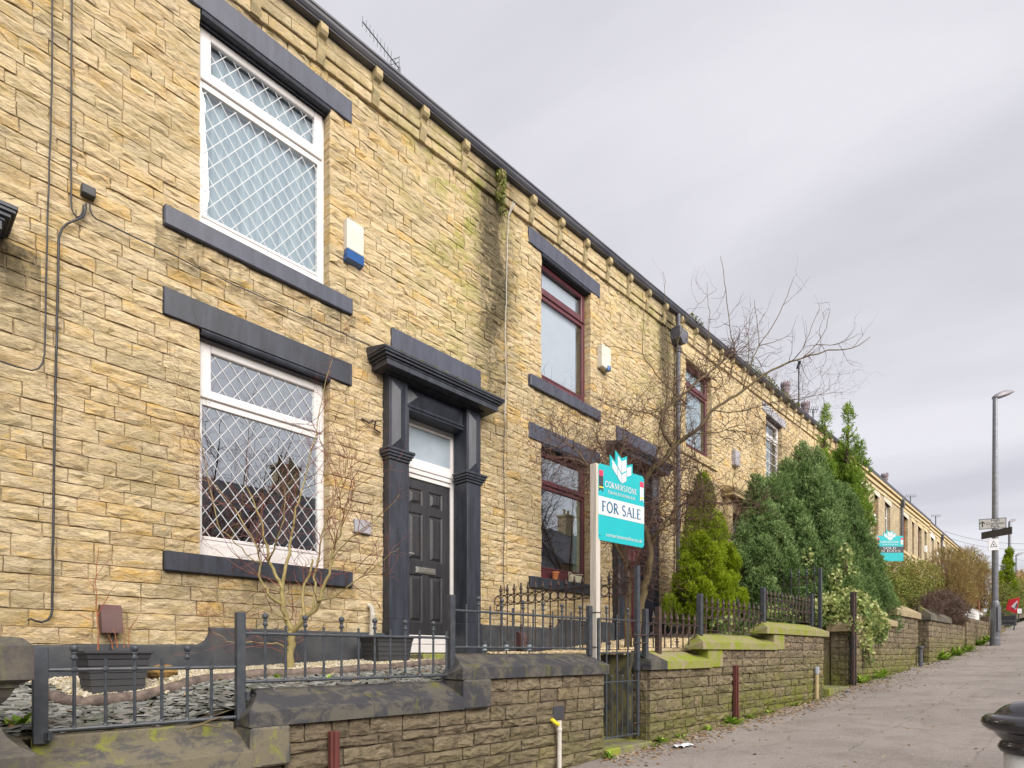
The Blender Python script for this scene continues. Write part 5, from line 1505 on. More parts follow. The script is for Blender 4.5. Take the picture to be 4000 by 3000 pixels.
def bush(name, label, cat, blobs, n, L, Wd, mat, group=None, twigs=0, twm=None, tb=0.0, parent_z=None, leaf='quad', spread=.9, up=0.0):
    """blobs: (x,y,z,rx,ry,rz)"""
    root = empty(name, (blobs[0][0], blobs[0][1], blobs[0][2] - blobs[0][5]), label, cat, group)
    vol = [b[3] * b[4] * b[5] for b in blobs]; s = sum(vol)
    Cs = []; Ts = []; Ds = []
    for b, v in zip(blobs, vol):
        k = max(10, int(n * v / s))
        d = rand_dirs(k); rad = rng.random(k) ** .33
        rad = np.where(rng.random(k) < .6, rng.uniform(.8, 1.08, k), rad) * (1 + .14 * np.sin(d[:, 0] * 7 + b[0]) * np.cos(d[:, 2] * 6 + b[1]))
        P = np.array(b[:3]) + d * rad[:, None] * np.array(b[3:])
        Cs.append(P); Ds.append(d)
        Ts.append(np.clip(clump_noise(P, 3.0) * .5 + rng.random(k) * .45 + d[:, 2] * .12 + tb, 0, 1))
    P = np.concatenate(Cs); T = np.concatenate(Ts); D = np.concatenate(Ds)
    m = len(P)
    if leaf == 'quad': V, T = quad_leaves(P, L * rng.uniform(.6, 1.2, m), Wd * rng.uniform(.7, 1.2, m), T); k = 4
    else:
        DD = unit(D * .5 + rand_dirs(m) * .8 + np.array([0, 0, up])); V, T = tri_leaves(P, DD, L * rng.uniform(.5, 1.3, m), np.full(m, Wd), T); k = 3
    np_obj('foliage', V, k, T, mat, root)
    if twigs:
        tw = MB()
        for i in range(twigs):
            b = random.choice(blobs)
            a = random.random() * 6.28; e = random.uniform(.1, 1.45)
            x0, y0, z0 = b[0] + random.uniform(-.3, .3) * b[3], b[1] + random.uniform(-.3, .3) * b[4], b[2] - b[5] * .9
            q = random.uniform(.6, 1.15)
            x1, y1, z1 = b[0] + b[3] * q * math.cos(a) * math.cos(e), b[1] + b[4] * q * math.sin(a) * math.cos(e), b[2] + b[5] * q * math.sin(e)
            tw.tube([(x0, y0, z0), ((x0 + x1) / 2 + random.uniform(-.1, .1), (y0 + y1) / 2, (z0 + z1) / 2 + .1), (x1, y1, z1)], [.010, .006, .002], 3, cap=False)
        tw.build('branches', twm or M_TWIG2, root)
    return root

class Tree:
    """bare tree from measured limbs plus twigs grown off them"""
    def __init__(s, seed): s.rnd = random.Random(seed); s.big = MB(); s.small = MB(); s.limbs = []
    def limb(s, pts, r0, r1, sub=3, wob_=.012, big=True):
        P = [Vector(p) for p in pts]
        # catmull-rom smoothing
        out = []
        for i in range(len(P) - 1):
            a = P[max(0, i - 1)]; b = P[i]; c = P[i + 1]; d = P[min(len(P) - 1, i + 2)]
            for k in range(sub):
                t = k / sub
                q = .5 * ((2 * b) + (c - a) * t + (2 * a - 5 * b + 4 * c - d) * t * t + (3 * b - a - 3 * c + d) * t ** 3)
                if (i or k): q = q + Vector([s.rnd.uniform(-wob_, wob_) for _ in range(3)])
                out.append(q)
        out.append(P[-1])
        n = len(out)
        rad = [r0 + (r1 - r0) * (i / (n - 1)) ** .8 for i in range(n)]
        (s.big if big else s.small).tube(out, rad, 7 if r0 > .02 else 5, world=True)
        s.limbs.append((out, rad))
        return out
    def twig(s, p, d, L, r, twist, depth, up=.1, kids=2):
        n = max(3, int(L / .06)); n = min(n, 9)
        pts = [Vector(p)]; d = Vector(d).normalized(); st = L / n
        for i in range(n):
            d = (d + Vector([s.rnd.gauss(0, twist) for _ in range(3)]) + Vector((0, 0, up * .3))).normalized()
            pts.append(pts[-1] + d * st)
            if depth > 0 and i > 0 and s.rnd.random() < kids / n:
                s.twig(pts[-1], (d + Vector([s.rnd.gauss(0, .75) for _ in range(3)])), L * s.rnd.uniform(.35, .65), r * .6, twist, depth - 1, up, kids)
        s.small.tube(pts, [r * (1 - .75 * i / n) for i in range(n + 1)], 3, cap=False, world=True)
    def grow(s, density, L, r, twist, depth, up=.1, kids=2.5, start=.25, spread=.9):
        for out, rad in list(s.limbs):
            n = len(out)
            for i in range(1, n):
                f = i / n
                if f < start: continue
                seg = (out[i] - out[i - 1]).length
                k = density * seg
                while k > 0:
                    if s.rnd.random() < k:
                        d = (out[i] - out[i - 1]).normalized() + Vector([s.rnd.gauss(0, spread) for _ in range(3)])
                        s.twig(out[i], d, L * s.rnd.uniform(.45, 1.2), min(r, rad[i] * .8), twist, depth, up, kids)
                    k -= 1

# ------------------------------------------------------------------ small tree in the first garden
def A(px, py, b=5.55): return at(px, py, b)
T1 = Tree(3)
r1t = empty('bare_tree', A(1135, 2605, 5.6), 'small bare multi stemmed tree with red twigs in front of the lower lattice window', 'tree')
T1.limb([A(1133, 2625, 5.6), A(1136, 2560, 5.58), A(1140, 2500, 5.56), A(1142, 2462, 5.55)], .040, .036)
T1.limb([A(1142, 2470), A(1118, 2420, 5.53), A(1107, 2380, 5.5), A(1102, 2320, 5.48), A(1092, 2285, 5.46), A(1072, 2235, 5.44), A(1050, 2185, 5.42), A(1036, 2120, 5.4), A(1020, 2050, 5.38), A(990, 1960, 5.34), A(960, 1900, 5.3)], .030, .004)
T1.limb([A(1143, 2468), A(1170, 2435, 5.5), A(1212, 2400, 5.46), A(1250, 2345, 5.42), A(1268, 2285, 5.4), A(1292, 2215, 5.36), A(1300, 2150, 5.34), A(1330, 2090, 5.3), A(1345, 2010, 5.25), A(1390, 1900, 5.2)], .028, .004)
T1.limb([A(1098, 2310, 5.48), A(1110, 2240, 5.52), A(1128, 2170, 5.55), A(1138, 2110, 5.6), A(1150, 2040, 5.6), A(1165, 1960, 5.65), A(1190, 1880, 5.7), A(1230, 1700, 5.7), A(1275, 1480, 5.7), A(1345, 1270, 5.7)], .020, .0015)
T1.limb([A(1190, 2420, 5.5), A(1182, 2350, 5.6), A(1192, 2280, 5.65), A(1212, 2230, 5.66), A(1222, 2185, 5.66)], .018, .010)
T1.limb([A(1225, 2380, 5.45), A(1235, 2300, 5.6), A(1228, 2240, 5.7), A(1248, 2160, 5.75), A(1260, 2080, 5.78), A(1300, 1960, 5.8), A(1350, 1830, 5.8), A(1385, 1720, 5.8), A(1390, 1640, 5.8)], .015, .002)
T1.limb([A(1105, 2370, 5.5), A(1060, 2330, 5.4), A(1030, 2290, 5.35), A(1012, 2250, 5.3), A(1015, 2200, 5.3), A(1000, 2140, 5.25), A(960, 2060, 5.2), A(900, 1960, 5.15), A(840, 1900, 5.1), A(770, 1860, 5.05)], .016, .002)
T1.limb([A(1122, 2425, 5.5), A(1080, 2400, 5.4), A(1020, 2380, 5.3), A(950, 2350, 5.2), A(905, 2330, 5.15)], .009, .002)
T1.limb([A(1135, 2545, 5.58), A(1100, 2520, 5.45), A(1040, 2508, 5.3), A(960, 2510, 5.2), A(890, 2500, 5.1), A(830, 2468, 5.0)], .009, .0015)
T1.limb([A(1240, 2350, 5.4), A(1300, 2330, 5.3), A(1370, 2280, 5.25), A(1440, 2230, 5.2), A(1500, 2180, 5.15), A(1560, 2140, 5.1)], .010, .0015)
T1.limb([A(1300, 2180, 5.34), A(1350, 2120, 5.3), A(1420, 2060, 5.2), A(1490, 2010, 5.15), A(1560, 1930, 5.1)], .008, .0012)
T1.limb([A(1050, 2190, 5.42), A(1080, 2120, 5.3), A(1100, 2050, 5.2), A(1110, 1980, 5.15), A(1120, 1900, 5.1), A(1160, 1850, 5.05)], .010, .0015)
T1.limb([A(1015, 2200, 5.3), A(960, 2160, 5.2), A(900, 2100, 5.1), A(850, 2040, 5.0), A(800, 1800, 4.95), A(760, 1620, 4.9), A(700, 1480, 4.85), A(695, 1400, 4.85)], .007, .0012)
T1.limb([A(1300, 2140, 5.34), A(1330, 2000, 5.4), A(1330, 1900, 5.4), A(1370, 1750, 5.4), A(1400, 1560, 5.4)], .006, .0012)
T1.grow(15, .46, .0048, .22, 2, .12, 3.0, .28, .75)
T1.big.build('branches', M_BARK1, r1t, smooth=True); T1.small.build('twigs', M_TWIG1, r1t)

# ------------------------------------------------------------------ twisted bare tree in the second garden
def B(px, py, b=9.0): return at(px, py, b)
T2 = Tree(8)
r2t = empty('bare_tree', B(2455, 2552, 9.0), 'tall twisted bare tree behind the for sale board, its branches against the sky', 'tree')
b_ = T2.limb
b_([B(2452, 2575), B(2450, 2480), B(2452, 2380, 9.0), B(2458, 2280, 9.05), B(2446, 2210, 9.05), B(2425, 2150, 9.1), B(2395, 2100, 9.1), B(2380, 2040, 9.2), B(2360, 1960, 9.3), B(2330, 1880, 9.4), B(2290, 1820, 9.5)], .070, .010)
b_([B(2482, 2575, 8.9), B(2488, 2480, 8.85), B(2502, 2380, 8.8), B(2520, 2290, 8.75), B(2535, 2215, 8.7), B(2540, 2140, 8.7), B(2526, 2082, 8.7), B(2500, 2010, 8.7), B(2505, 1930, 8.7), B(2522, 1875, 8.7), B(2548, 1835, 8.65), B(2590, 1800, 8.6), B(2628, 1755, 8.6), B(2655, 1722, 8.6)], .060, .034)
b_([B(2632, 1755, 8.6), B(2598, 1700, 8.65), B(2586, 1655, 8.7), B(2596, 1600, 8.7), B(2640, 1565, 8.7), B(2680, 1530, 8.7), B(2730, 1485, 8.75), B(2800, 1430, 8.8), B(2868, 1380, 8.8)], .034, .010)
b_([B(2650, 1728, 8.6), B(2700, 1695, 8.55), B(2748, 1655, 8.5), B(2776, 1605, 8.5), B(2829, 1573, 8.5), B(2902, 1524, 8.5), B(2988, 1463, 8.45), B(3078, 1415, 8.4), B(3132, 1400, 8.4), B(3236, 1370, 8.35), B(3331, 1361, 8.3), B(3400, 1316, 8.3)], .034, .004)
b_([B(3132, 1400, 8.4), B(3187, 1347, 8.4), B(3227, 1284, 8.4), B(3243, 1207, 8.4)], .008, .003)
b_([B(3078, 1415, 8.4), B(3123, 1384, 8.3), B(3160, 1307, 8.3), B(3200, 1207, 8.3)], .008, .003)
b_([B(3187, 1347, 8.4), B(3277, 1343, 8.4), B(3352, 1305, 8.4)], .006, .003)
b_([B(2868, 1390, 8.8), B(2866, 1350, 8.8), B(2852, 1284, 8.8), B(2836, 1135, 8.8), B(2824, 1058, 8.8), B(2816, 1000, 8.8)], .010, .003)
b_([B(2902, 1524, 8.5), B(2935, 1420, 8.5), B(2965, 1347, 8.5), B(3024, 1266, 8.5), B(3074, 1153, 8.5), B(3101, 1083, 8.5)], .012, .003)
b_([B(2965, 1347, 8.5), B(2955, 1239, 8.5), B(2947, 1171, 8.5)], .006, .003)
b_([B(2920, 1450, 8.5), B(2928, 1370, 8.5), B(2925, 1270, 8.5), B(2945, 1200, 8.5)], .006, .003)
b_([B(2870, 1400, 8.7), B(2920, 1340, 8.7), B(2950, 1290, 8.7), B(2988, 1221, 8.7)], .006, .003)
b_([B(2965, 1350, 8.5), B(3040, 1330, 8.5), B(3080, 1310, 8.5), B(3103, 1285, 8.5)], .006, .002)
b_([B(2757, 1460, 8.75), B(2770, 1390, 8.8), B(2768, 1307, 8.8), B(2771, 1216, 8.8), B(2762, 1150, 8.8), B(2762, 1101, 8.8)], .008, .002)
b_([B(2640, 1420, 8.8), B(2660, 1290, 8.8), B(2716, 1207, 8.8), B(2757, 1162, 8.8), B(2800, 1130, 8.8)], .006, .002)
b_([B(2596, 1600, 8.8), B(2612, 1480, 8.8), B(2608, 1350, 8.9), B(2600, 1243, 8.9), B(2599, 1126, 8.9), B(2590, 1058, 8.9)], .010, .002)
b_([B(2680, 1580, 8.8), B(2653, 1555, 8.8), B(2603, 1506, 8.9), B(2549, 1442, 8.9), B(2510, 1375, 8.9), B(2515, 1250, 8.9), B(2510, 1140, 8.9)], .014, .003)
b_([B(2510, 1385, 8.9), B(2470, 1370, 8.9), B(2400, 1357, 8.9), B(2330, 1340, 8.9)], .007, .002)
b_([B(2524, 1400, 8.9), B(2470, 1400, 8.9), B(2390, 1385, 8.9)], .005, .002)
b_([B(2541, 2130, 8.7), B(2580, 2060, 8.6), B(2625, 2005, 8.55), B(2680, 1960, 8.5), B(2740, 1955, 8.45), B(2830, 1965, 8.4), B(2900, 1980, 8.4), B(2948, 1982, 8.4)], .026, .005)
b_([B(2541, 2110, 8.7), B(2580, 2070, 8.5), B(2640, 2040, 8.4), B(2700, 2030, 8.4), B(2760, 2020, 8.35)], .018, .004)
b_([B(2625, 2005, 8.55), B(2660, 1940, 8.5), B(2700, 1920, 8.5), B(2745, 1930, 8.5), B(2790, 1890, 8.45)], .016, .004)
b_([B(2745, 1935, 8.5), B(2735, 1850, 8.5), B(2715, 1780, 8.5), B(2710, 1720, 8.5), B(2690, 1680, 8.5)], .012, .004)
b_([B(2300, 1826, 8.3), B(2260, 1770, 8.3), B(2200, 1720, 8.3), B(2160, 1690, 8.3), B(2150, 1640, 8.3)], .013, .003)
b_([B(2450, 2210, 9.05), B(2400, 2120, 8.9), B(2380, 2050, 8.8), B(2350, 1930, 8.5), B(2320, 1850, 8.35), B(2290, 1820, 8.3), B(2240, 1790, 8.3), B(2180, 1790, 8.3), B(2120, 1770, 8.3)], .024, .004)
b_([B(2470, 2240, 9.0), B(2440, 2140, 9.2), B(2455, 2020, 9.3), B(2430, 1900, 9.4), B(2400, 1800, 9.5), B(2340, 1740, 9.5), B(2330, 1680, 9.5)], .022, .004)
b_([B(2470, 2240, 9.0), B(2500, 2140, 9.4), B(2560, 2000, 9.5), B(2600, 1920, 9.6), B(2660, 1840, 9.6), B(2700, 1760, 9.6)], .018, .004)
b_([B(2500, 2010, 8.7), B(2450, 1900, 8.5), B(2420, 1800, 8.4), B(2440, 1720, 8.4), B(2430, 1640, 8.4)], .014, .004)
b_([B(2596, 1650, 8.7), B(2540, 1620, 8.6), B(2470, 1600, 8.5), B(2400, 1590, 8.5), B(2330, 1560, 8.5)], .010, .002)
b_([B(2776, 1605, 8.5), B(2850, 1610, 8.4), B(2930, 1600, 8.4), B(3010, 1570, 8.4), B(3110, 1560, 8.3), B(3200, 1540, 8.3), B(3245, 1512, 8.3)], .009, .002)
b_([B(2700, 1695, 8.55), B(2780, 1690, 8.5), B(2870, 1680, 8.4), B(2960, 1700, 8.4), B(3040, 1740, 8.4), B(3120, 1750, 8.4)], .009, .002)
nbig = len(T2.limbs)
low = [l for l in T2.limbs]
# dense twigs in the heart of the crown, few out in the sky
core = []; outer = []
for l in T2.limbs:
    mid = l[0][len(l[0]) // 2]
    (core if mid.z < 3.9 else outer).append(l)
T2.limbs = core; T2.grow(36, .62, .0068, .36, 2, .10, 4.2, .20, 1.0)
T2.limbs = outer; T2.grow(3.4, .50, .0058, .24, 1, .12, 2.0, .05, .75)
T2.big.build('branches', M_BARK2, r2t, smooth=True); T2.small.build('twigs', M_TWIG2, r2t)

# ------------------------------------------------------------------ conifers
def foot(px, b, z): 
    v = at(px, HOR, b); return (v.x, v.y, z)
def lobe(px, ytop, b, r, z0, lean=(0, 0)):
    v = at(px, ytop, b)
    return ((v.x, v.y, z0), v.z - z0, r, lean)
GL = 'lime green conifers behind the spear railings'
conifer('left of the two lime green conifers, beside the black downpipe', foot(2715, 11.2, .1), [lobe(2745, 1830, 11.2, .40, .50), lobe(2688, 2070, 11.0, .26, .45), lobe(2750, 2060, 11.1, .27, .45), lobe(2712, 1960, 11.3, .28, .45)], M_CONL, 10000, .10, GL, width=.014)
conifer('right of the two lime green conifers, touching the dark conifers', foot(2825, 11.6, .1), [lobe(2812, 1985, 11.5, .25, .55), lobe(2848, 2110, 11.4, .22, .55), lobe(2808, 2160, 11.3, .22, .5)], M_CONL, 7000, .10, GL, width=.014, tb=.56)
GD = 'dark green conifers behind the mossy coping'
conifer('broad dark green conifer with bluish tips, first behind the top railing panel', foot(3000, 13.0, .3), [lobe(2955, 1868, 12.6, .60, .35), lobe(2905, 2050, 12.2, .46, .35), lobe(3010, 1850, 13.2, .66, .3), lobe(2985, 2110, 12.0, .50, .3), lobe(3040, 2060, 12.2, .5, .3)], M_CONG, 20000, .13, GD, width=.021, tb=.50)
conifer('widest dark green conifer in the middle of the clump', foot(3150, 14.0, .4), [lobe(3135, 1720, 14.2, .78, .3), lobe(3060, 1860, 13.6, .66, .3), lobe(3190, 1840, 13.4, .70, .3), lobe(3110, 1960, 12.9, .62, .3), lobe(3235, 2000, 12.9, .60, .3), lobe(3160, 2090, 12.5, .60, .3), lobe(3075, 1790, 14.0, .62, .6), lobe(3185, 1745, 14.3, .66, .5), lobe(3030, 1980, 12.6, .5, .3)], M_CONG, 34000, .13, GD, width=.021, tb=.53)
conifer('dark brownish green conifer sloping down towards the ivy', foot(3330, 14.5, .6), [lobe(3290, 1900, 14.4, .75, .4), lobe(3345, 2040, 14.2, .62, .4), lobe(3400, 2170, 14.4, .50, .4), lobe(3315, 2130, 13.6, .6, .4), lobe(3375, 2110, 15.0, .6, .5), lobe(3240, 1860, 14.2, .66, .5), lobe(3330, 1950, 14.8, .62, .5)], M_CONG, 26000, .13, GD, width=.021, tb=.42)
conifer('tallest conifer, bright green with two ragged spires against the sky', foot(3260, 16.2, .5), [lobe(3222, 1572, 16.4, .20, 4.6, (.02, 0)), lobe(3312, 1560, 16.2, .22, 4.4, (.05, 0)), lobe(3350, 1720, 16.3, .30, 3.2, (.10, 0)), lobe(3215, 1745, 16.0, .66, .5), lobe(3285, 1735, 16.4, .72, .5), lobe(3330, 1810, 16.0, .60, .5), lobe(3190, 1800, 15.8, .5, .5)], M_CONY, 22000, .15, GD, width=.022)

# ------------------------------------------------------------------ ivy, hedges, bushes
def blob(px, py, b, rx, ry, rz):
    v = at(px, py, b); return (v.x, v.y, v.z, rx, ry, rz)
bush('ivy', 'variegated cream and green ivy spilling over the wall beside the open gate', 'ivy',
     [blob(3230, 2395, 11.9, .45, .40, .38), blob(3300, 2375, 12.3, .5, .45, .42), blob(3370, 2410, 12.6, .55, .35, .42), blob(3420, 2450, 13.0, .45, .25, .38), blob(3380, 2490, 12.2, .35, .12, .35), blob(3395, 2540, 12.2, .2, .08, .30), blob(3330, 2440, 11.6, .4, .15, .2)],
     5200, .085, .07, M_IVY, twigs=30, tb=.12)
bush('climbing_ivy', 'thin pale ivy stems climbing up in front of the dark conifer', 'ivy',
     [blob(3300, 2185, 12.4, .18, .15, .35), blob(3265, 2270, 12.3, .25, .15, .25), blob(3330, 2250, 12.5, .15, .1, .35), blob(3155, 2200, 12.2, .10, .1, .35)], 330, .08, .07, M_IVY, twigs=8, tb=.2)
bush('ivy', 'low ivy growing through the bottom rails of the spear railings', 'ivy', [blob(2860, 2440, 9.9, .8, .14, .16), blob(3060, 2400, 11.2, .9, .14, .16), blob(2950, 2470, 9.8, .5, .12, .1)], 900, .07, .055, M_IVY, twigs=8, tb=-.12)
bush('climbing_ivy', 'ivy on the house wall behind the black downpipe', 'ivy', [blob(2605, 2330, 12.6, .16, .08, .6), blob(2615, 2440, 12.4, .2, .08, .3)], 260, .07, .06, M_IVY, tb=-.1)
bush('hedge', 'green privet hedge with red brown tips right of the sold board post', 'hedge', [blob(3440, 2310, 16.2, .95, .6, .62), blob(3500, 2330, 17.5, 1.0, .6, .55), blob(3460, 2370, 15.5, .7, .4, .4)], 9000, .065, .042, M_PRIV, twigs=60)
bush('hedge', 'yellow green overgrown hedge under the sold board', 'hedge', [blob(3500, 2245, 20.5, 1.3, .7, .62), blob(3590, 2265, 22, 1.4, .7, .7), blob(3560, 2310, 20.0, 1.0, .6, .6)], 11000, .075, .045, M_PRIV, twigs=60, tb=.16)
bush('hedge', 'tall straw brown hedge of dry twigs left of the street lamp', 'hedge', [blob(3700, 2245, 23.5, 1.3, .7, 1.05), blob(3780, 2250, 26, 1.5, .7, 1.2), blob(3830, 2290, 26.5, .9, .6, 1.1), blob(3740, 2330, 23.5, 1.4, .6, .9)], 20000, .20, .016, M_DRY, twigs=260, leaf='tri', up=.6, tb=.1)
bush('hedge', 'dark purple brown pruned brushwood leaning over the tall wall', 'hedge', [blob(3680, 2370, 19.2, 1.1, .5, .48), blob(3615, 2375, 17.6, .7, .4, .36), blob(3735, 2395, 20.5, .6, .4, .4)], 9000, .22, .012, M_DARKT, twigs=240, leaf='tri', up=-.1)
bush('hedge', 'olive bushes just right of the street lamp', 'hedge', [blob(3905, 2340, 30, .9, .6, .9), blob(3940, 2330, 36, 1.4, .7, 1.1), blob(3975, 2330, 46, 1.5, .8, 1.4), blob(3915, 2400, 28.5, .7, .5, .6)], 9000, .12, .06, M_PRIV, twigs=120, tb=-.02)
bush('hedge', 'hazy bushes at the end of the street', 'hedge', [blob(3985, 2290, 70, 3.5, 1.5, 1.8), blob(4020, 2310, 80, 4, 2, 2.4), blob(3960, 2310, 60, 2.5, 1, 1.6)], 5000, .3, .2, M_DRY, twigs=80, tb=-.05)
conifer('bright yellow green conifer leaning just right of the street lamp', foot(3920, 31, 1.2), [lobe(3918, 2135, 31, .42, 1.3, (.25, -.25)), lobe(3905, 2230, 31, .38, 1.3)], M_CONL, 4500, .16, width=.035)
# moss and seedlings on the gutters
for px, py, Y, lab, n_, rx in ((1945, 700, YF - .05, 'clump of moss and fern on the eaves bracket beside the white cable', 330, .10), (3010, 1500, YF - .15, 'moss and weeds growing in the gutter above the maroon framed window', 800, .55),
                               (3115, 1585, YF - .15, 'yellow tufted weed in the far gutter near the chimney pots', 200, .15), (2720, 1275, YF - .15, 'sparse seedlings in the gutter right of the hopper', 130, .35)):
    v = onY(px, py, Y)
    if px == 3010: bl = [(v.x - 1.3, v.y, eave(v.x - 1.3) + .10, .5, .08, .10), (v.x, v.y, eave(v.x) + .12, .9, .08, .13), (v.x + 1.5, v.y, eave(v.x + 1.5) + .1, .7, .08, .1)]
    elif px == 1945: bl = [(v.x, v.y - .05, v.z, .09, .09, .10), (v.x, v.y - .05, v.z - .22, .07, .08, .16), (v.x + .06, v.y - .04, v.z - .42, .05, .05, .10)]
    else: bl = [(v.x, v.y, eave(v.x) + .13, rx, .06, .09)]
    bush('gutter_moss', lab, 'moss', bl, n_, .06, .03, M_PRIV, tb=(-.15 if px != 3115 else .2))

# ------------------------------------------------------------------ loose ground cover in the first two gardens
def flakes(name, label, cat, pts, L, Wd, Tk, mat, seed, flat=.25, kind='stuff'):
    """little blocks: pts (x,y,z)"""
    r = np.random.default_rng(seed); n = len(pts); P = np.array(pts)
    yaw = r.random(n) * 6.28; lx = L * r.uniform(.45, 1.3, n); ly = Wd * r.uniform(.5, 1.3, n); tz = Tk * r.uniform(.6, 1.4, n)
    tx = r.normal(size=n) * flat; ty = r.normal(size=n) * flat
    cx, sx = np.cos(yaw), np.sin(yaw)
    X = np.stack([cx, sx, tx], 1); Y = np.stack([-sx, cx, ty], 1); X = unit(X); Y = unit(Y); Z = unit(np.cross(X, Y))
    out = []
    def c(a, b, d, k=1.0): return P + X * (lx * a * k)[:, None] + Y * (ly * b * k)[:, None] + Z * (tz * d)[:, None]
    t = [c(-.5, -.35, .5), c(.1, -.5, .5), c(.5, .1, .5), c(-.1, .5, .5)]
    q = [c(-.5, -.35, -.5, 1.1), c(.1, -.5, -.5, 1.1), c(.5, .1, -.5, 1.1), c(-.1, .5, -.5, 1.1)]
    F = [t] + [[q[i], q[(i + 1) % 4], t[(i + 1) % 4], t[i]] for i in range(4)]
    V = np.stack([np.stack(f, 1) for f in F], 1).reshape(-1, 3)
    T = np.repeat(r.random(n), 5)
    o = np_obj(name, V, 4, T, mat)
    return tag(o, label, cat, kind=kind)

LOG = [Vector((.82, 4.95, 0)), Vector((.86, 4.70, 0)), Vector((.95, 4.52, 0)), Vector((1.25, 4.55, 0)), Vector((1.7, 4.72, 0)), Vector((2.2, 4.80, 0)), Vector((2.8, 4.72, 0)), Vector((3.4, 4.72, 0)), Vector((4.1, 4.80, 0)), Vector((4.6, 4.9, 0))]
def logy(x):
    for a, b in zip(LOG[2:], LOG[3:]):
        if x <= b.x: return a.y + (b.y - a.y) * (x - a.x) / (b.x - a.x)
    return 4.9
rr_ = random.Random(4)
sl, gv = [], []
for i in range(7500):
    x = rr_.uniform(-.4, 4.72); y = rr_.uniform(3.6, 5.78)
    if y < yw(x, 3.88): continue
    in_bed = (y > logy(x) + .03) if x > .95 else False
    z = g1z(x, y)
    if not in_bed: sl.append((x, y, z + rr_.uniform(0, .02)))
for i in range(16000):
    x = rr_.uniform(.95, 4.70); y = rr_.uniform(4.5, 5.78)
    if y > logy(x) + .03: gv.append((x, y, g1z(x, y) + rr_.uniform(0, .02) + .012))
flakes('slate_chippings', 'grey slate chippings covering the front of the first garden', 'slate chippings', sl, .095, .060, .008, M_SLATEC, 1, .16)
flakes('gravel', 'fine buff gravel around the small bare tree', 'gravel', gv, .026, .022, .014, M_GRAVEL, 2, .5)
gy = []
for i in range(15000):
    x = rr_.uniform(5.86, 9.5); y = rr_.uniform(3.4, 5.78)
    if y < yw(x, 3.9): continue
    gy.append((x, y, g2z(x, y) + rr_.uniform(.0, .02)))
flakes('gravel', 'bright yellow gravel in the second garden behind the spear railings', 'gravel', gy, .034, .028, .018, M_GRAVELY, 3, .5)
m = MB(); pts = [Vector((p.x, p.y, g1z(p.x, p.y) + .035)) for p in LOG]
sm = []
for i in range(len(pts) - 1):
    for k in range(6): sm.append(pts[i].lerp(pts[i + 1], k / 6) + Vector((0, 0, rr_.uniform(-.006, .006))))
m.tube(sm, [.040 + rr_.uniform(-.006, .006) for _ in sm], 9)
tag(m.build('garden_edging', M_LOG, smooth=True), 'rough brown edging roll separating slate from gravel in the first garden', 'edging')
m = MB(); m.box(.35, 1.33, 3.80, 3.90, -.62, -.425, .01); m.v = [wf(*v) for v in m.v]
tag(m.build('edging_kerb', M_COP_TAN), 'thin mossy kerb behind the lowest railing panel', 'kerb')

def planter(label, cx, cy, cz, L, Wd, H, yaw=0.0):
    root = empty('planter', (cx, cy, cz), label, 'planter', 'ribbed grey plastic planters in the first garden')
    c, s = math.cos(yaw), math.sin(yaw)
    fr = lambda x, y, z: (cx + x * c - y * s, cy + x * s + y * c, cz + z)
    m = MB(fr)
    def tap(z): k = .80 + .20 * z / H; return L / 2 * k, Wd / 2 * k
    nb = 5
    V = []
    zs = []
    for i in range(nb):
        a, b = H * (.03 + .80 * i / nb), H * (.03 + .80 * (i + 1) / nb)
        zs += [(a, .006), (b - .005, .003), (b - .003, -.002)]
    zs = [(0, 0)] + zs + [(H * .84, .006), (H, .010)]
    for z, e in zs:
        hx, hy = tap(z)
        V += [(-hx - e, -hy - e, z), (hx + e, -hy - e, z), (hx + e, hy + e, z), (-hx - e, hy + e, z)]
    F = [(i * 4 + j, i * 4 + (j + 1) % 4, i * 4 + 4 + (j + 1) % 4, i * 4 + 4 + j) for i in range(len(zs) - 1) for j in range(4)]
    F.append((3, 2, 1, 0))
    m.add(V, F); m.build('body', M_PLANTER, root)
    m = MB(fr); hx, hy = L / 2 + .02, Wd / 2 + .02
    m.box(-hx, hx, -hy, -hy + .035, H - .012, H + .012, .004); m.box(-hx, hx, hy - .035, hy, H - .012, H + .012, .004)
    m.box(-hx, -hx + .035, -hy + .035, hy - .035, H - .012, H + .012, .004); m.box(hx - .035, hx, -hy + .035, hy - .035, H - .012, H + .012, .004)
    m.build('rim', M_PLANTER, root)
    m = MB(fr); m.box(-hx + .03, hx - .03, -hy + .03, hy - .03, H - .06, H - .04); m.build('soil', M_SOIL, root)
    return root
planter('large ribbed grey planter with thin red stems, left of the rock', 1.22, 4.98, -.285, .38, .32, .29, .02)
planter('smaller ribbed grey planter standing beside the black front door', 3.92, 5.42, -.14, .46, .34, .31, -.03)
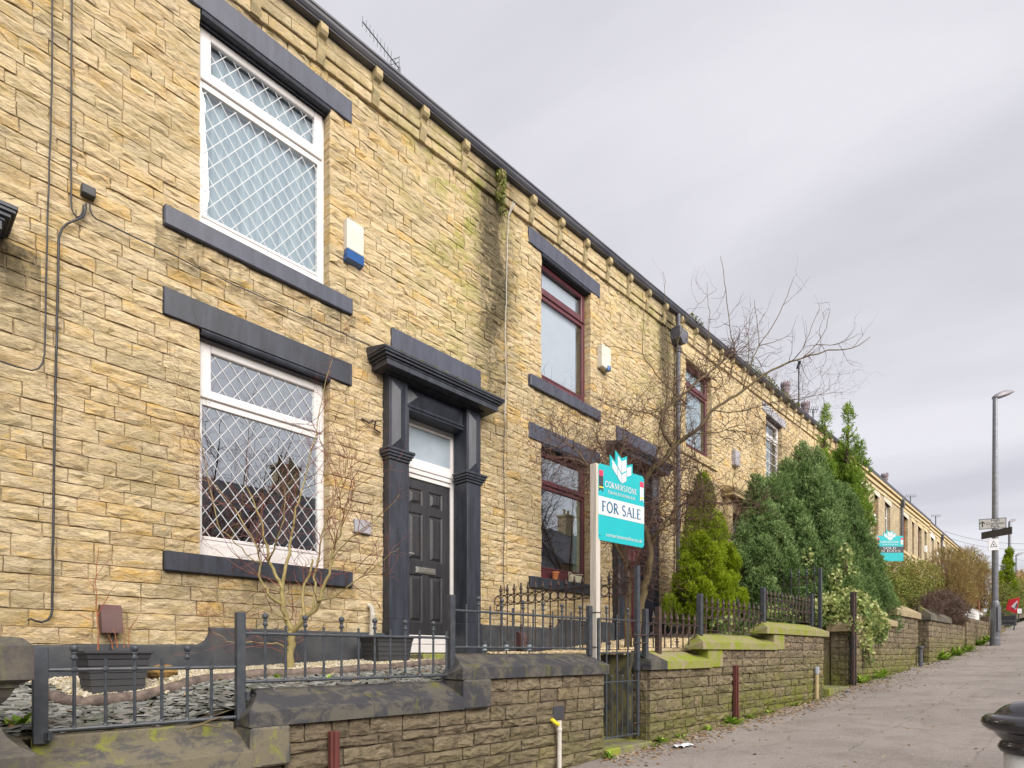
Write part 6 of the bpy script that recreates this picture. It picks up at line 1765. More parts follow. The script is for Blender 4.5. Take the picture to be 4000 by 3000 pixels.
# rose stems in the big planter
Tr = Tree(17); rt = empty('rose_bush', (1.2, 4.98, 0), 'thin red leafless stems growing out of the large planter', 'plant')
def Dp(px, py, b=4.45): return at(px, py, b)
Tr.limb([Dp(383, 2540), Dp(385, 2470), Dp(378, 2400), Dp(376, 2330), Dp(374, 2250), Dp(380, 2190), Dp(386, 2140)], .006, .002, 3, .003)
Tr.limb([Dp(382, 2405), Dp(410, 2350), Dp(425, 2320), Dp(448, 2290)], .004, .0015, 3, .003)
Tr.limb([Dp(376, 2310), Dp(350, 2270), Dp(310, 2215)], .003, .0012, 3, .003)
Tr.limb([Dp(376, 2250), Dp(400, 2215), Dp(438, 2180)], .003, .0012, 3, .003)
Tr.limb([Dp(372, 2430), Dp(330, 2410), Dp(285, 2385), Dp(262, 2360)], .003, .0012, 3, .003)
for a, b2 in (((440, 2535), (425, 2480)), ((458, 2530), (443, 2460)), ((484, 2530), (484, 2430)), ((500, 2528), (501, 2430)), ((500, 2460), (548, 2392))):
    Tr.limb([Dp(*a), Dp((a[0] + b2[0]) / 2 + 3, (a[1] + b2[1]) / 2), Dp(*b2)], .0045, .0015, 3, .004)
Tr.grow(5, .08, .0015, .2, 0, .1, 1, .3, .8)
m_rose = simple('rose_stem', (.33, .10, .05), (.25, .13, .06), 8, .6, 0)
Tr.big.build('stems', m_rose, rt); Tr.small.build('twigs', m_rose, rt)

def rock(name, label, cat, x, y, z, rx, ry, rz, mat, seed, group=None):
    r = random.Random(seed); bm = MB(); n, k = 9, 6; V = []
    for j in range(k + 1):
        t = math.pi * j / k
        for i in range(n):
            a = 2 * math.pi * i / n; q = 1 + r.uniform(-.16, .16)
            V.append((x + rx * math.sin(t) * math.cos(a) * q, y + ry * math.sin(t) * math.sin(a) * q, z + rz * math.cos(t) * q))
    F = [(j * n + i, (j + 1) * n + i, (j + 1) * n + (i + 1) % n, j * n + (i + 1) % n) for j in range(k) for i in range(n)]
    bm.add(V, F); return tag(bm.build(name, mat, origin=(x, y, z)), label, cat, group)
v = onZ(635, 2640, -.185)
rock('rock', 'ochre brown rock lying against the black plinth behind the lowest railing', 'rock', v.x, v.y, v.z + .03, .11, .08, .06, M_BROCK, 3)

def weed(label, pos, n, L, wd, seed, group='green weeds', mat=M_WEED, up=.7, name='weed'):
    r = random.Random(seed); m = MB()
    for i in range(n):
        a = r.random() * 6.28; e = r.uniform(.15, 1.3) * up + .15
        l = L * r.uniform(.5, 1.15); d = Vector((math.cos(a) * math.cos(e), math.sin(a) * math.cos(e), math.sin(e))); s = Vector((-math.sin(a), math.cos(a), 0)) * wd * r.uniform(.6, 1.2)
        p = Vector(pos) + Vector((r.uniform(-.3, .3) * L, r.uniform(-.2, .2) * L, 0)); dr = Vector((0, 0, -l * .25))
        m.tint = r.random()
        m.raw([p, p + d * l * .5 + s, p + d * l + dr, p + d * l * .5 - s, ], [(0, 1, 2, 3)])
    return tag(m.build(name, mat, origin=pos), label, 'weed', group)
wl = [((2857, 2815), 'largest leafy weed at the foot of the red brown channel on the right wall', 26, .17, .032), ((2925, 2830), 'ragged low weed just right of the largest leafy weed', 26, .10, .012),
      ((2760, 2850), 'small weed a little left of the largest leafy weed by the wall', 12, .09, .018), ((2590, 2905), 'weed at the foot of the wall beside the gate post', 16, .11, .016), ((2655, 2900), 'low weed sprig left of the litter', 10, .08, .014),
      ((2380, 2945), 'pale weed growing at the lower wall end by the gate step', 12, .09, .022), ((3100, 2745), 'weed under the grey capped pipe', 12, .10, .015), ((3000, 2775), 'faint weed between the channel and the capped pipe', 8, .07, .013)]
for (px, py), lab, n_, L_, wd_ in wl:
    v = onW(px, py, PW - .05); x_ = w2(v)[0]
    p = wf(x_, PW - .06, ground(x_) + .005)
    weed(lab, p, n_, L_ * 1.25, wd_ * 1.2, int(px))
for i, (x_, nn, lab) in enumerate(((13.4, 60, 'weeds in front of the ivy wall near the open gate'), (14.6, 70, 'grassy weeds along the middle of the ivy wall'), (21.5, 60, 'weeds at the foot of the tall wall'), (23.5, 60, 'bright grass tuft at the mossy tall wall'), (25.6, 60, 'weeds at the far end of the tall wall'), (28.5, 60, 'weeds below the white board'), (30.3, 80, 'leafy weeds beside the street lamp foot'))):
    weed(lab, wf(x_, PW - .12, ground(x_)), nn, .38 if i < 2 else .5, .02 if i < 2 else .035, 50 + i)
for (px, py, b, lab) in ((70, 2740, 3.15, 'broad leaved green weed in the slate behind the stone pier'), (1270, 2640, 4.75, 'strap leaved green weed under the small bare tree'), (1095, 2630, 4.8, 'tiny bright seedling left of the small tree trunk')):
    v = at(px, py, b); z = g1z(v.x, v.y)
    weed(lab, (v.x, v.y, z), 14 if px == 70 else 9, .13 if px == 70 else .09, .02, int(px))
# leaf litter and grit along the wall foot
lf = []
for i in range(2600):
    x = rr_.choice([rr_.uniform(4.7, 14), rr_.uniform(5, 32)]); p = PW - .03 - abs(rr_.gauss(0, .22 if x < 12 else .35))
    if rr_.random() < .05: p = rr_.uniform(.3, 3.4)
    lf.append(wf(x, p, ground(x) + .006))
flakes('leaf_litter', 'dead leaves and grit gathered along the foot of the walls', 'leaf litter', lf, .045, .032, .003, M_LEAF, 9, .25)
mm = []
for i in range(1500):
    x = rr_.uniform(4.9, 31); p = PW - .02 - abs(rr_.gauss(0, .07))
    if noise.noise(Vector((x * 1.1, 0, 4))) > -.05: mm.append(wf(x, p, ground(x) + .008))
flakes('moss', 'green moss and tiny weeds in the joint between wall and pavement', 'moss', mm, .04, .03, .010, M_PRIV, 10, .6)
dl = []
for i in range(160):
    x = rr_.uniform(0, 4.6); y = rr_.uniform(3.9, 5.75); dl.append((x, y, g1z(x, y) + .03))
for i in range(30): dl.append((rr_.uniform(.3, .9), rr_.uniform(5.4, 5.75), -.2))
flakes('dead_leaves', 'scattered orange dead leaves on the slate', 'dead leaves', dl, .05, .03, .003, M_LEAF, 12, .5)
v = onW(2667, 2907, PW - .35); x_ = w2(v)[0]
m = MB(wf); r = random.Random(2); V = []
for j in range(5):
    for i in range(7): V.append((x_ - .14 + .045 * i + r.uniform(-.01, .01), PW - .42 + .03 * j, ground(x_) + .012 + r.uniform(0, .022)))
m.add(V, [(j * 7 + i, j * 7 + i + 1, (j + 1) * 7 + i + 1, (j + 1) * 7 + i) for j in range(4) for i in range(6)]); tag(m.build('litter', M_LITTER), 'crumpled pale blue and white wrapper on the pavement by the gate', 'litter')
m = MB(wf); x_ = 11.9; m.box(x_, x_ + .10, 3.36, 3.42, ground(x_) + .004, ground(x_) + .02, .004); tag(m.build('litter', M_BLUE), 'tiny blue scrap of litter below the open gate step', 'litter')
m = MB(); m.tube([wf(1.02, 3.66, -.43), wf(1.10, 3.68, -.415), wf(1.18, 3.76, -.40), wf(1.27, 3.80, -.39)], [.006, .008, .007, .004], 5, world=True); m.tube([wf(1.10, 3.68, -.415), wf(1.22, 3.66, -.44)], [.006, .004], 5, world=True)
tag(m.build('fallen_twig', M_BARK2), 'fallen brown twig lying on the lowest coping', 'twig')
for (px, py, lab) in ((1893, 2520, 'garden light'), (1978, 2515, 'x'), (2067, 2530, 'x'), (2378, 2545, 'x')):
    x_, p_, _ = w2(at(px, py, 7.0 if px < 2200 else 7.4)); 
    i = (1893, 1978, 2067, 2378).index(px)
    lab = ['small black topped solar light nearest the front door', 'small solar light second from the front door', 'small solar light below the brown vent cowl', 'small solar light on gravel right of the for sale post'][i]
    X = at(px, py, 7.0 if px < 2200 else 7.4)
    e = empty('garden_light', (X.x, X.y, -.02), lab, 'light', 'small solar garden lights')
    m = MB(); m.lathe(X.x, X.y, [(.008, -.04), (.008, .03)], 6); m.build('stake', M_DKGREY, e)
    m = MB(); m.lathe(X.x, X.y, [(.026, .03), (.028, .10)], 10); m.build('lens', M_CURT, e)
    m = MB(); m.lathe(X.x, X.y, [(.032, .10), (.032, .13), (.02, .14)], 10); m.build('cap', M_DKGREY, e)
# pots and flowers in the maroon lower window
Y_ = 6.0 + .10
def potat(px, py): v = onY(px, py, YF - .0); return v
v = onY(2169, 2250, YF + .02); zs_ = .915 + STEP
m = MB(); x_, y_ = v.x, YF + .02
m.lathe(x_, y_, [(.042, zs_), (.058, zs_ + .10), (.066, zs_ + .10), (.068, zs_ + .135), (.055, zs_ + .135), (.05, zs_ + .11)], 14); tag(m.build('flower_pot', M_TERRA, smooth=False), 'empty terracotta pot on the sill of the maroon lower window', 'flower pot')
v = onY(2250, 2250, YF + .02)
m = MB(); x_ = v.x; m.box(x_ - .17, x_ + .12, YF - .03, YF + .06, zs_, zs_ + .12, .012); m.torus((x_ - .20, YF, zs_ + .13), (1, 0, 0), (0, 0, 1), .035, .008); m.tube([(x_ - .17, YF, zs_ + .13), (x_ + .15, YF - .02, zs_ + .15)], .007, 5)
tag(m.build('trough', M_PIER if False else simple('cream_metal', (.55, .53, .40), (.45, .43, .32), 12, .5, .1)), 'cream metal trough planter with curled handle on the maroon window sill', 'planter')
e = empty('flower_vase', (7.38, 6.16, 1.22), 'pink vase of purple flowers behind the glass of the maroon lower window', 'vase')
m = MB(); m.lathe(7.38, 6.16, [(.05, 1.22), (.055, 1.25), (.05, 1.42), (.052, 1.44), (.045, 1.44)], 14); m.build('vase', M_PINKV, e)
C = np.array([7.38, 6.16, 1.56]) + rand_dirs(220) * np.array([.11, .07, .10]); V, T = quad_leaves(C, .06 * np.ones(220), .03 * np.ones(220), rng.random(220)); np_obj('leaves', V, 4, T, M_PRIV, e)
C = np.array([7.38, 6.15, 1.69]) + rand_dirs(260) * np.array([.13, .08, .06]); V, T = quad_leaves(C, .045 * np.ones(260), .04 * np.ones(260), rng.random(260)); np_obj('petals', V, 4, T, M_FLOW, e)

# ------------------------------------------------------------------ lettering: a small serif alphabet drawn as strokes
def arc(cx, cy, rx, ry, a0, a1, n=12):
    return [(cx + rx * math.cos(R(a0 + (a1 - a0) * i / n)), cy + ry * math.sin(R(a0 + (a1 - a0) * i / n))) for i in range(n + 1)]
TK, TN = .12, .055
GL_ = {
 'A': (.80, [([(.06, 0), (.40, 1)], TN), ([(.40, 1), (.74, 0)], TK), ([(.20, .36), (.62, .36)], TN)], [(.06, 0), (.74, 0)]),
 'C': (.80, [(arc(.46, .5, .38, .49, 45, 315, 22), TK * .8), ([(.73, .84), (.75, .66)], TN), ([(.73, .16), (.76, .30)], TN)], []),
 'D': (.82, [([(.14, 0), (.14, 1)], TK), ([(.14, .97), (.34, .97)] + arc(.34, .5, .40, .47, 90, -90, 16) + [(.14, .03)], TK * .8)], [(.14, 0), (.14, 1)]),
 'E': (.62, [([(.14, 0), (.14, 1)], TK), ([(.14, .97), (.54, .97), (.54, .84)], TN), ([(.14, .52), (.46, .52)], TN), ([(.14, .03), (.56, .03), (.58, .18)], TN)], [(.14, 0), (.14, 1)]),
 'F': (.58, [([(.14, 0), (.14, 1)], TK), ([(.14, .97), (.54, .97), (.54, .84)], TN), ([(.14, .50), (.46, .50)], TN)], [(.14, 0), (.14, 1)]),
 'G': (.84, [(arc(.46, .5, .38, .49, 45, 325, 22), TK * .8), ([(.76, .40), (.76, .12)], TK)], [(.76, .40)]),
 'H': (.84, [([(.14, 0), (.14, 1)], TK), ([(.70, 0), (.70, 1)], TK), ([(.14, .52), (.70, .52)], TN)], [(.14, 0), (.14, 1), (.70, 0), (.70, 1)]),
 'I': (.32, [([(.16, 0), (.16, 1)], TK)], [(.16, 0), (.16, 1)]),
 'L': (.58, [([(.14, 0), (.14, 1)], TK), ([(.14, .03), (.52, .03), (.55, .18)], TN)], [(.14, 0), (.14, 1)]),
 'N': (.84, [([(.14, 0), (.14, 1)], TN), ([(.14, 1), (.72, 0)], TK), ([(.72, 0), (.72, 1)], TN)], [(.14, 0), (.14, 1), (.72, 1)]),
 'O': (.88, [(arc(.44, .5, .37, .49, 0, 360, 26), TK * .85)], []),
 'R': (.72, [([(.14, 0), (.14, 1)], TK), ([(.14, .97), (.32, .97)] + arc(.32, .74, .22, .23, 90, -90, 12) + [(.14, .51)], TK * .7), ([(.32, .50), (.68, .0)], TK)], [(.14, 0), (.14, 1), (.68, 0)]),
 'S': (.60, [(arc(.30, .75, .21, .235, 40, 270, 14) + arc(.30, .26, .22, .25, 90, -140, 14), TK * .8)], []),
 'T': (.68, [([(.34, 0), (.34, 1)], TK), ([(.04, .84), (.05, .97), (.63, .97), (.64, .84)], TN)], [(.34, 0)]),
 'V': (.78, [([(.06, 1), (.40, 0)], TK), ([(.40, 0), (.72, 1)], TN)], [(.06, 1), (.72, 1)]),
 'W': (1.1, [([(.05, 1), (.30, 0)], TK), ([(.30, 0), (.54, .95)], TN), ([(.54, .95), (.78, 0)], TK), ([(.78, 0), (1.03, 1)], TN)], [(.05, 1), (1.03, 1)]),
 'Y': (.72, [([(.05, 1), (.36, .48)], TK), ([(.67, 1), (.36, .48)], TN), ([(.36, .48), (.36, 0)], TK)], [(.05, 1), (.67, 1), (.36, 0)]),
 '&': (.80, [(arc(.36, .76, .16, .21, -60, 240, 14) + [(.72, .02)], TN * 1.3), (arc(.32, .27, .25, .26, 110, 330, 14) + [(.66, .48)], TN * 1.3)], []),
 ' ': (.34, [], []),
}
def ribbon(m, pts, w_, tf):
    V = []; n = len(pts)
    for i, (x, y) in enumerate(pts):
        a = pts[max(0, i - 1)]; b = pts[min(n - 1, i + 1)]
        dx, dy = b[0] - a[0], b[1] - a[1]; l = math.hypot(dx, dy) or 1
        nx, ny = -dy / l * w_ / 2, dx / l * w_ / 2
        V += [tf(x + nx, y + ny), tf(x - nx, y - ny)]
    m.raw(V, [(2 * i, 2 * i + 1, 2 * i + 3, 2 * i + 2) for i in range(n - 1)])
class Face:
    """a flat sign face: origin, unit right, unit up, unit normal"""
    def __init__(s, o, r, u=Vector((0, 0, 1))):
        s.o = Vector(o); s.r = Vector(r).normalized(); s.u = Vector(u).normalized(); s.n = s.r.cross(s.u).normalized()
    def p(s, x, y, z=0): return s.o + s.r * x + s.u * y + s.n * z
def serif_text(m, face, text, x, y, h, width=None, z=.002, caps_small=False, bold=1.0):
    adv = 0
    hs = [1.0 if (not caps_small or i == 0 or text[i - 1] == ' ' or ch in '& ') else .78 for i, ch in enumerate(text)]
    tot = sum((GL_[c][0] + .10) * hh for c, hh in zip(text, hs)) * h
    sx = 1.0 if width is None else width / tot
    px = x
    for c, hh in zip(text, hs):
        wd, strokes, serifs = GL_[c]
        def tf(a, b, px=px, hh=hh): return face.p(px + a * h * hh * sx, y + b * h * hh, z)
        for pts, w_ in strokes: ribbon(m, pts, w_ * bold, tf)
        for (a, b) in serifs: ribbon(m, [(a - .12, b + (.02 if b < .5 else -.02)), (a + .12, b + (.02 if b < .5 else -.02))], .04 * bold, tf)
        px += (wd + .10) * h * hh * sx
def sans_text(name, text, face, x, y, h, mat, parent, width=None, z=.003, align='LEFT'):
    cu = bpy.data.curves.new(name, 'FONT'); cu.body = text; cu.size = h * 1.37; cu.resolution_u = 3; cu.align_x = align
    ob = bpy.data.objects.new(name, cu); COL.objects.link(ob)
    dg = bpy.context.evaluated_depsgraph_get(); me = bpy.data.meshes.new_from_object(ob.evaluated_get(dg))
    bpy.data.objects.remove(ob)
    xs = [v.co.x for v in me.vertices]; w0 = max(xs) - min(xs); sx = 1 if width is None else width / w0
    m = MB(); x0 = min(xs) if align == 'LEFT' else 0
    m.raw([face.p(x + (v.co.x - x0) * sx, y + v.co.y, z) for v in me.vertices], [tuple(p.vertices) for p in me.polygons])
    bpy.data.meshes.remove(me)
    return m.build(name, mat, parent)
def poly(m, face, pts, z=.002):
    m.raw([face.p(a, b, z) for a, b in pts], [tuple(range(len(pts)))])
def slab(m, face, pts, z0, z1):
    n = len(pts); m.raw([face.p(a, b, z0) for a, b in pts] + [face.p(a, b, z1) for a, b in pts], [tuple(reversed(range(n))), tuple(range(n, 2 * n))] + [(i, (i + 1) % n, (i + 1) % n + n, i + n) for i in range(n)])

# board local units: width 1, height 1 measured from the lower left of the turquoise rectangle
CROWN = [(.24, 1.0), (.24, 1.15), (.365, 1.095), (.365, 1.215), (.50, 1.155), (.615, 1.235), (.615, 1.12), (.735, 1.175), (.735, 1.04)]
def agents_board(root, face, W_, H_, words, sold=False):
    def S(pts): return [(a * W_, b * H_) for a, b in pts]
    rc = .035
    outline = [(rc, 0), (1 - rc, 0), (1, rc), (1, 1 - rc), (1 - rc, 1.0), (.735, 1.0)] + list(reversed([(.245, 1.0), (.245, 1.155), (.36, 1.075), (.36, 1.235), (.49, 1.155), (.61, 1.21), (.61, 1.085), (.735, 1.125)])) + [(rc, 1), (0, 1 - rc), (0, rc)]
    m = MB(); slab(m, face, S(outline), -.012, 0); bd = m.build('board', M_TEAL, root)
    m = MB()
    for q in ([(.285, 1.10), (.285, .985), (.395, .895), (.395, 1.015)], [(.405, 1.175), (.405, 1.025), (.485, .955), (.485, 1.115)],
              [(.495, 1.115), (.495, .955), (.590, 1.005), (.590, 1.16)], [(.600, 1.045), (.600, .925), (.700, .965), (.700, 1.085)],
              [(.405, 1.005), (.405, .885), (.485, .815), (.485, .935)], [(.495, .935), (.495, .815), (.590, .865), (.590, .985)]):
        poly(m, face, S(q), .003)
    m.build('logo', M_SIGNW, bd)
    m = MB(); serif_text(m, face, 'CORNERSTONE', .135 * W_, .715 * H_, .075 * H_, .70 * W_, .003, bold=1.5); serif_text(m, face, 'ESTATES & LETTINGS LTD', .20 * W_, .635 * H_, .046 * H_, .585 * W_, .003, True, 1.7)
    m.build('agency_name', M_SIGNW, bd)
    m = MB(); poly(m, face, S([(0.0, .335), (1.0, .335), (1.0, .575), (0.0, .575)]), .0015); pn = m.build('slip_board', M_SIGNW if not sold else M_DKGREY, bd)
    m = MB()
    if not sold: serif_text(m, face, words[0], .07 * W_, .385 * H_, .135 * H_, .86 * W_, .004, bold=1.45)
    else:
        serif_text(m, face, words[0], .24 * W_, .465 * H_, .085 * H_, .50 * W_, .004, bold=1.3)
        serif_text(m, face, words[1], .10 * W_, .36 * H_, .075 * H_, .80 * W_, .004, bold=1.3)
    m.build('lettering', M_SIGNB if not sold else M_SIGNW, pn)
    for (xa, dark) in ((.012, True), (.90, False)):
        m = MB(); yt, yb = (.915, .635) if dark else (.915, .635)
        poly(m, face, S([(xa, yt - .075), (xa, yb), (xa + .042, yb + .035), (xa + .085, yb), (xa + .085, yt - .075)]), .003); rb = m.build('rosette_ribbon', M_DKGREY if dark else M_SIGNW, bd)
        m = MB(); poly(m, face, S([(xa, yt), (xa, yt - .075), (xa + .085, yt - .075), (xa + .085, yt)]), .004); m.build('ribbon_top', M_PINK, rb)
        m = MB(); poly(m, face, S([(xa, yb + .065), (xa, yb + .048), (xa + .085, yb + .048), (xa + .085, yb + .065)]), .004); m.build('ribbon_stripe', M_YEL, rb)
    return bd

root = empty('for_sale_board', onW(2323, 2570, 3.74), 'turquoise and white FOR SALE board on a white timber post at the gate', 'sign')
fb = at(2337, 2108, 6.12); a50 = R(50) - TH
face = Face(fb, (math.cos(a50), -math.sin(a50), 0))
bd = agents_board(root, face, .765, .80, ['FOR SALE'])
sans_text('web_address', 'cornerstoneonline.co.uk', face, .12, .052, .042, M_SIGNW, bd, .61, .003)
pst = at(2323, 2560, 6.16); m = MB(); zt = at(2323, 1815, 6.16).z
m.box(pst.x - .044, pst.x + .034, pst.y - .05, pst.y + .03, -.16, zt, .004); pm = m.build('post', M_POSTW, root)
m = MB()
for zz in (.42, .06): m.tube([(pst.x - .05, pst.y - .055, zz), (pst.x + .04, pst.y - .055, zz), (pst.x + .04, pst.y + .04, zz), (pst.x - .05, pst.y + .04, zz), (pst.x - .05, pst.y - .055, zz)], .004, 5)
m.build('cable_tie', M_CABLE, root)
for zz in (zt - .16, zt - .75):
    m = MB(); m.lathe(pst.x + .015, pst.y - .052, [(.007, zz), (.007, zz + .012)], 6); m.build('bolt', M_IRONR, root)

root = empty('sold_board', at(3520, 2500, 19.0), 'turquoise SOLD board seen above the hedges in front of the second terrace', 'sign')
fb = at(3425, 2192, 19.0); face = Face(fb, (math.cos(R(38)), -math.sin(R(38)) - .25, 0))
bd = agents_board(root, face, .86, .82, ['SOLD', 'IN 5 DAYS'.replace('5', 'S')] if False else ['SOLD', 'IN DAYS'], True)
sans_text('phone_number', '01706 0', face, .30, .20, .075, M_SIGNW, bd, .5, .003) if False else None
m = MB(); pq = face.p(.0, 0, 0); m.box(pq.x - .05, pq.x + .02, pq.y - .02, pq.y + .05, .6, pq.z + .85); m.build('post', M_POSTW, root)

# ------------------------------------------------------------------ street lamps and road signs
def street_lamp(label, px, pybase, pytop, b, dia, head_l, headdir, flat=False):
    base = at(px, pybase, b); top = at(px, pytop, b)
    e = empty('street_lamp', base, label, 'street lamp', 'street lamps along the pavement')
    m = MB(); h = top.z - base.z; x, y, z = base
    m.lathe(x, y, [(dia * .80, z - .3), (dia * .80, z + .05), (dia * .74, z + .12), (dia * .72, z + h * .145), (dia * .66, z + h * .155), (dia * .50, z + h * .162)], 14); m.build('base_section', M_LAMP, e)
    m = MB(); m.lathe(x, y, [(dia * .50, z + h * .16), (dia * .47, z + h * .5), (dia * .36, z + h)], 12); m.build('column', M_LAMP, e)
    r = Vector((math.cos(headdir), math.sin(headdir), .34)); s = Vector((-math.sin(headdir), math.cos(headdir), 0))
    m = MB(); n = 9; V = []; k = 10
    for i in range(n + 1):
        t = i / n; wv = head_l * .19 * math.sin(math.pi * min(1, (t * .86 + .10))) ** .7; hv = head_l * .16 * math.sin(math.pi * min(1, t * .80 + .16)) + .01
        for j in range(k):
            a = 2 * math.pi * j / k
            V.append(top + r * (t * head_l - .06) + s * (wv * math.cos(a)) + Vector((0, 0, hv * math.sin(a) * (1.0 if math.sin(a) > 0 else .55) + .02)))
    m.raw(V, [(i * k + j, i * k + (j + 1) % k, (i + 1) * k + (j + 1) % k, (i + 1) * k + j) for i in range(n) for j in range(k)] + [tuple(reversed(range(k))), tuple(range(n * k, n * k + k))])
    m.build('lamp_head', M_LAMPH, e, smooth=True)
    return e, base, top, h
hd = -R(47.9) + R(-8)
rightdir = Vector((S_, -C_, 0))
HA = math.atan2(-C_, S_)
e1, lb, lt, lh_ = street_lamp('nearest tall grey street lamp carrying the park direction sign', 3887, 2500, 1555, 22.0, .205, .98, HA + .25)
m = MB(); q = lb + Vector((-.02, -.0, 0)); 
dtc = Vector((-C_, -S_, 0))     # towards the camera
m2 = lb + dtc * .19
m.prism([(-.06, lb.z + .35), (.06, lb.z + .35), (.06, lb.z + 1.25), (-.06, lb.z + 1.25)], 0, .01, axis='y')
m.v = [tuple(Vector((m2.x, m2.y, 0)) + rightdir * v[0] + dtc * v[1] + Vector((0, 0, v[2]))) for v in m.v]; m.build('access_door', M_LAMP, e1)
m = MB(); m.lathe(lb.x, lb.y, [(.135, lb.z + 2.25), (.135, lb.z + 2.42)], 12); m.build('yellow_band', M_YEL, e1) if False else None
def sign_face(px0, py0, px1, py1, b0, b1=None):
    a = at(px0, py0, b0); c = at(px1, py0, b1 or b0)
    return a, c
# park sign
def flat_sign(name, label, corners_px, b0, b1, mat, th=.02, edge=None):
    """corners_px: left x, left top y, left bottom y, right x, right top y, right bottom y"""
    lx, lt_, lb_, rx, rt, rb = corners_px
    a = at(lx, lb_, b0); c = at(rx, rb, b1); h = at(lx, lt_, b0).z - a.z
    r = c - a; W_ = r.length
    e = empty(name, a, label, 'sign')
    f = Face(a, r); m = MB(); slab(m, f, [(0, 0), (W_, 0), (W_, h), (0, h)], -th, 0); pl = m.build('plate', mat, e)
    return e, f, W_, h, pl
e, f, W_, h_, pl = flat_sign('direction_sign', 'grey sign with an arrow reading High Crompton Park on the lamp column', (3824, 2029, 2069, 3931, 2017, 2062), 21.7, 21.2, M_GREYS)
m = MB(); t_ = .018
for q in ([(0, 0), (W_, 0), (W_, t_), (0, t_)], [(0, h_ - t_), (W_, h_ - t_), (W_, h_), (0, h_)], [(0, 0), (t_, 0), (t_, h_), (0, h_)], [(W_ - t_, 0), (W_, 0), (W_, h_), (W_ - t_, h_)]): poly(m, f, q, .002)
m.build('border', M_DKGREY, pl)
m = MB(); ax_ = W_ * .13; poly(m, f, [(ax_ - .018, h_ * .22), (ax_ + .018, h_ * .22), (ax_ + .018, h_ * .62), (ax_ - .018, h_ * .62)], .003)
poly(m, f, [(ax_ - .075, h_ * .50), (ax_ + .0, h_ * .66), (ax_ + .075, h_ * .50), (ax_ + .075, h_ * .60), (ax_, h_ * .80), (ax_ - .075, h_ * .60)], .003); m.build('arrow', M_DKGREY, pl)
for txt, yy, ww in (('High', .70, .30), ('Crompton', .40, .66), ('Park', .10, .31)):
    sans_text('lettering', txt, f, W_ * .60, h_ * yy, .105, M_DKGREY, pl, W_ * ww, .003, 'CENTER')
flat_sign('road_sign', 'dark back of a street sign angled behind the lamp column', (3833, 2080, 2107, 3952, 2054, 2086), 22.1, 20.6, M_DKGREY)
e, f, W_, h_, pl = flat_sign('watch_sign', 'small white sign with a warning triangle low on the lamp column', (3861, 2105, 2150, 3902, 2104, 2148), 21.75, 21.7, M_SIGNW)
m = MB(); poly(m, f, [(W_ * .14, h_ * .26), (W_ * .86, h_ * .26), (W_ * .5, h_ * .86)], .002); m.build('triangle', M_DKGREY, pl)
m = MB(); poly(m, f, [(W_ * .24, h_ * .32), (W_ * .76, h_ * .32), (W_ * .5, h_ * .75)], .003); m.build('triangle_field', M_YEL if False else M_SIGNW, pl)
m = MB(); m.raw([f.p(W_ * .5 + .028 * math.cos(t), h_ * .47 + .038 * math.sin(t), .004) for t in [i * .785 for i in range(8)]], [tuple(range(8))]); m.build('symbol', M_DKGREY, pl)
street_lamp('second street lamp just right of the nearest one', 3944, 2455, 2040, 47, .26, .85, HA + .35)
street_lamp('third street lamp further up the street', 3970, 2432, 2170, 82, .26, 1.3, HA + .1)
street_lamp('fourth street lamp, a thin line far up the street', 3977, 2430, 2237, 130, .30, 1.6, HA + .1)
# roadworks sign leaning on its frame beyond the lamp
e = empty('roadworks_sign', at(3960, 2450, 25.5), 'red and white triangular roadworks warning sign tilted on a dark frame', 'sign')
tr3 = [(3927, 2380), (3972, 2398), (3984, 2333)]
P3 = [at(tr3[0][0] + 3, tr3[0][1], 25.4), at(tr3[1][0], tr3[1][1], 25.0), at(tr3[2][0], tr3[2][1], 25.2), at(3942, 2342, 25.6)]
cen = sum((P3[i] for i in range(4)), Vector()) / 4
m = MB(); n_ = dtc
m.raw([p for p in P3] + [p + dtc * -.03 for p in P3], [(0, 1, 2, 3), (7, 6, 5, 4), (0, 4, 5, 1), (1, 5, 6, 2), (2, 6, 7, 3), (3, 7, 4, 0)]); tp = m.build('triangle', M_RED, e)
m = MB(); m.raw([cen + (P3[0] - cen) * .40 + dtc * .05, cen + (P3[1] - cen) * .55 + dtc * .05, cen + (P3[2] - cen) * .55 + dtc * .05, cen + (P3[3] - cen) * .5 + dtc * .05], [(0, 1, 2, 3)]); m.build('field', M_SIGNW, tp)
m = MB(); c0 = at(3962, 2366, 25.15) + dtc * .09; m.raw([c0 + rightdir * a + Vector((0, 0, b)) for a, b in ((-.06, -.14), (.02, -.10), (.07, .02), (.02, .12), (-.02, .02))], [(0, 1, 2, 3, 4)]); m.build('symbol', M_DKGREY, tp)
m = MB(); a = at(3974, 2396, 24.9); m.raw([a, a + rightdir * .19, a + rightdir * .19 + Vector((0, 0, .20)), a + Vector((0, 0, .20))], [(0, 1, 2, 3)]); m.build('supplementary_plate', M_SIGNW, e)
m = MB()
for (a, b) in (((3906, 2395), (3968, 2401)), ((3906, 2426), (3965, 2426)), ((3906, 2440), (3966, 2443)), ((3968, 2400), (3960, 2462)), ((3906, 2395), (3905, 2455)), ((3980, 2398), (3979, 2432)), ((3970, 2420), (3979, 2420))):
    m.tube([at(*a, 25.6), at(*b, 25.6)], .022, 6, world=True)
m.build('frame', M_IRON, e)
m = MB(); q = at(3942, 2442, 26.2); m.box(q.x - .2, q.x + .35, q.y - .25, q.y + .25, q.z, q.z + .42, .02); m.build('ballast_box', M_DKGREY, e)
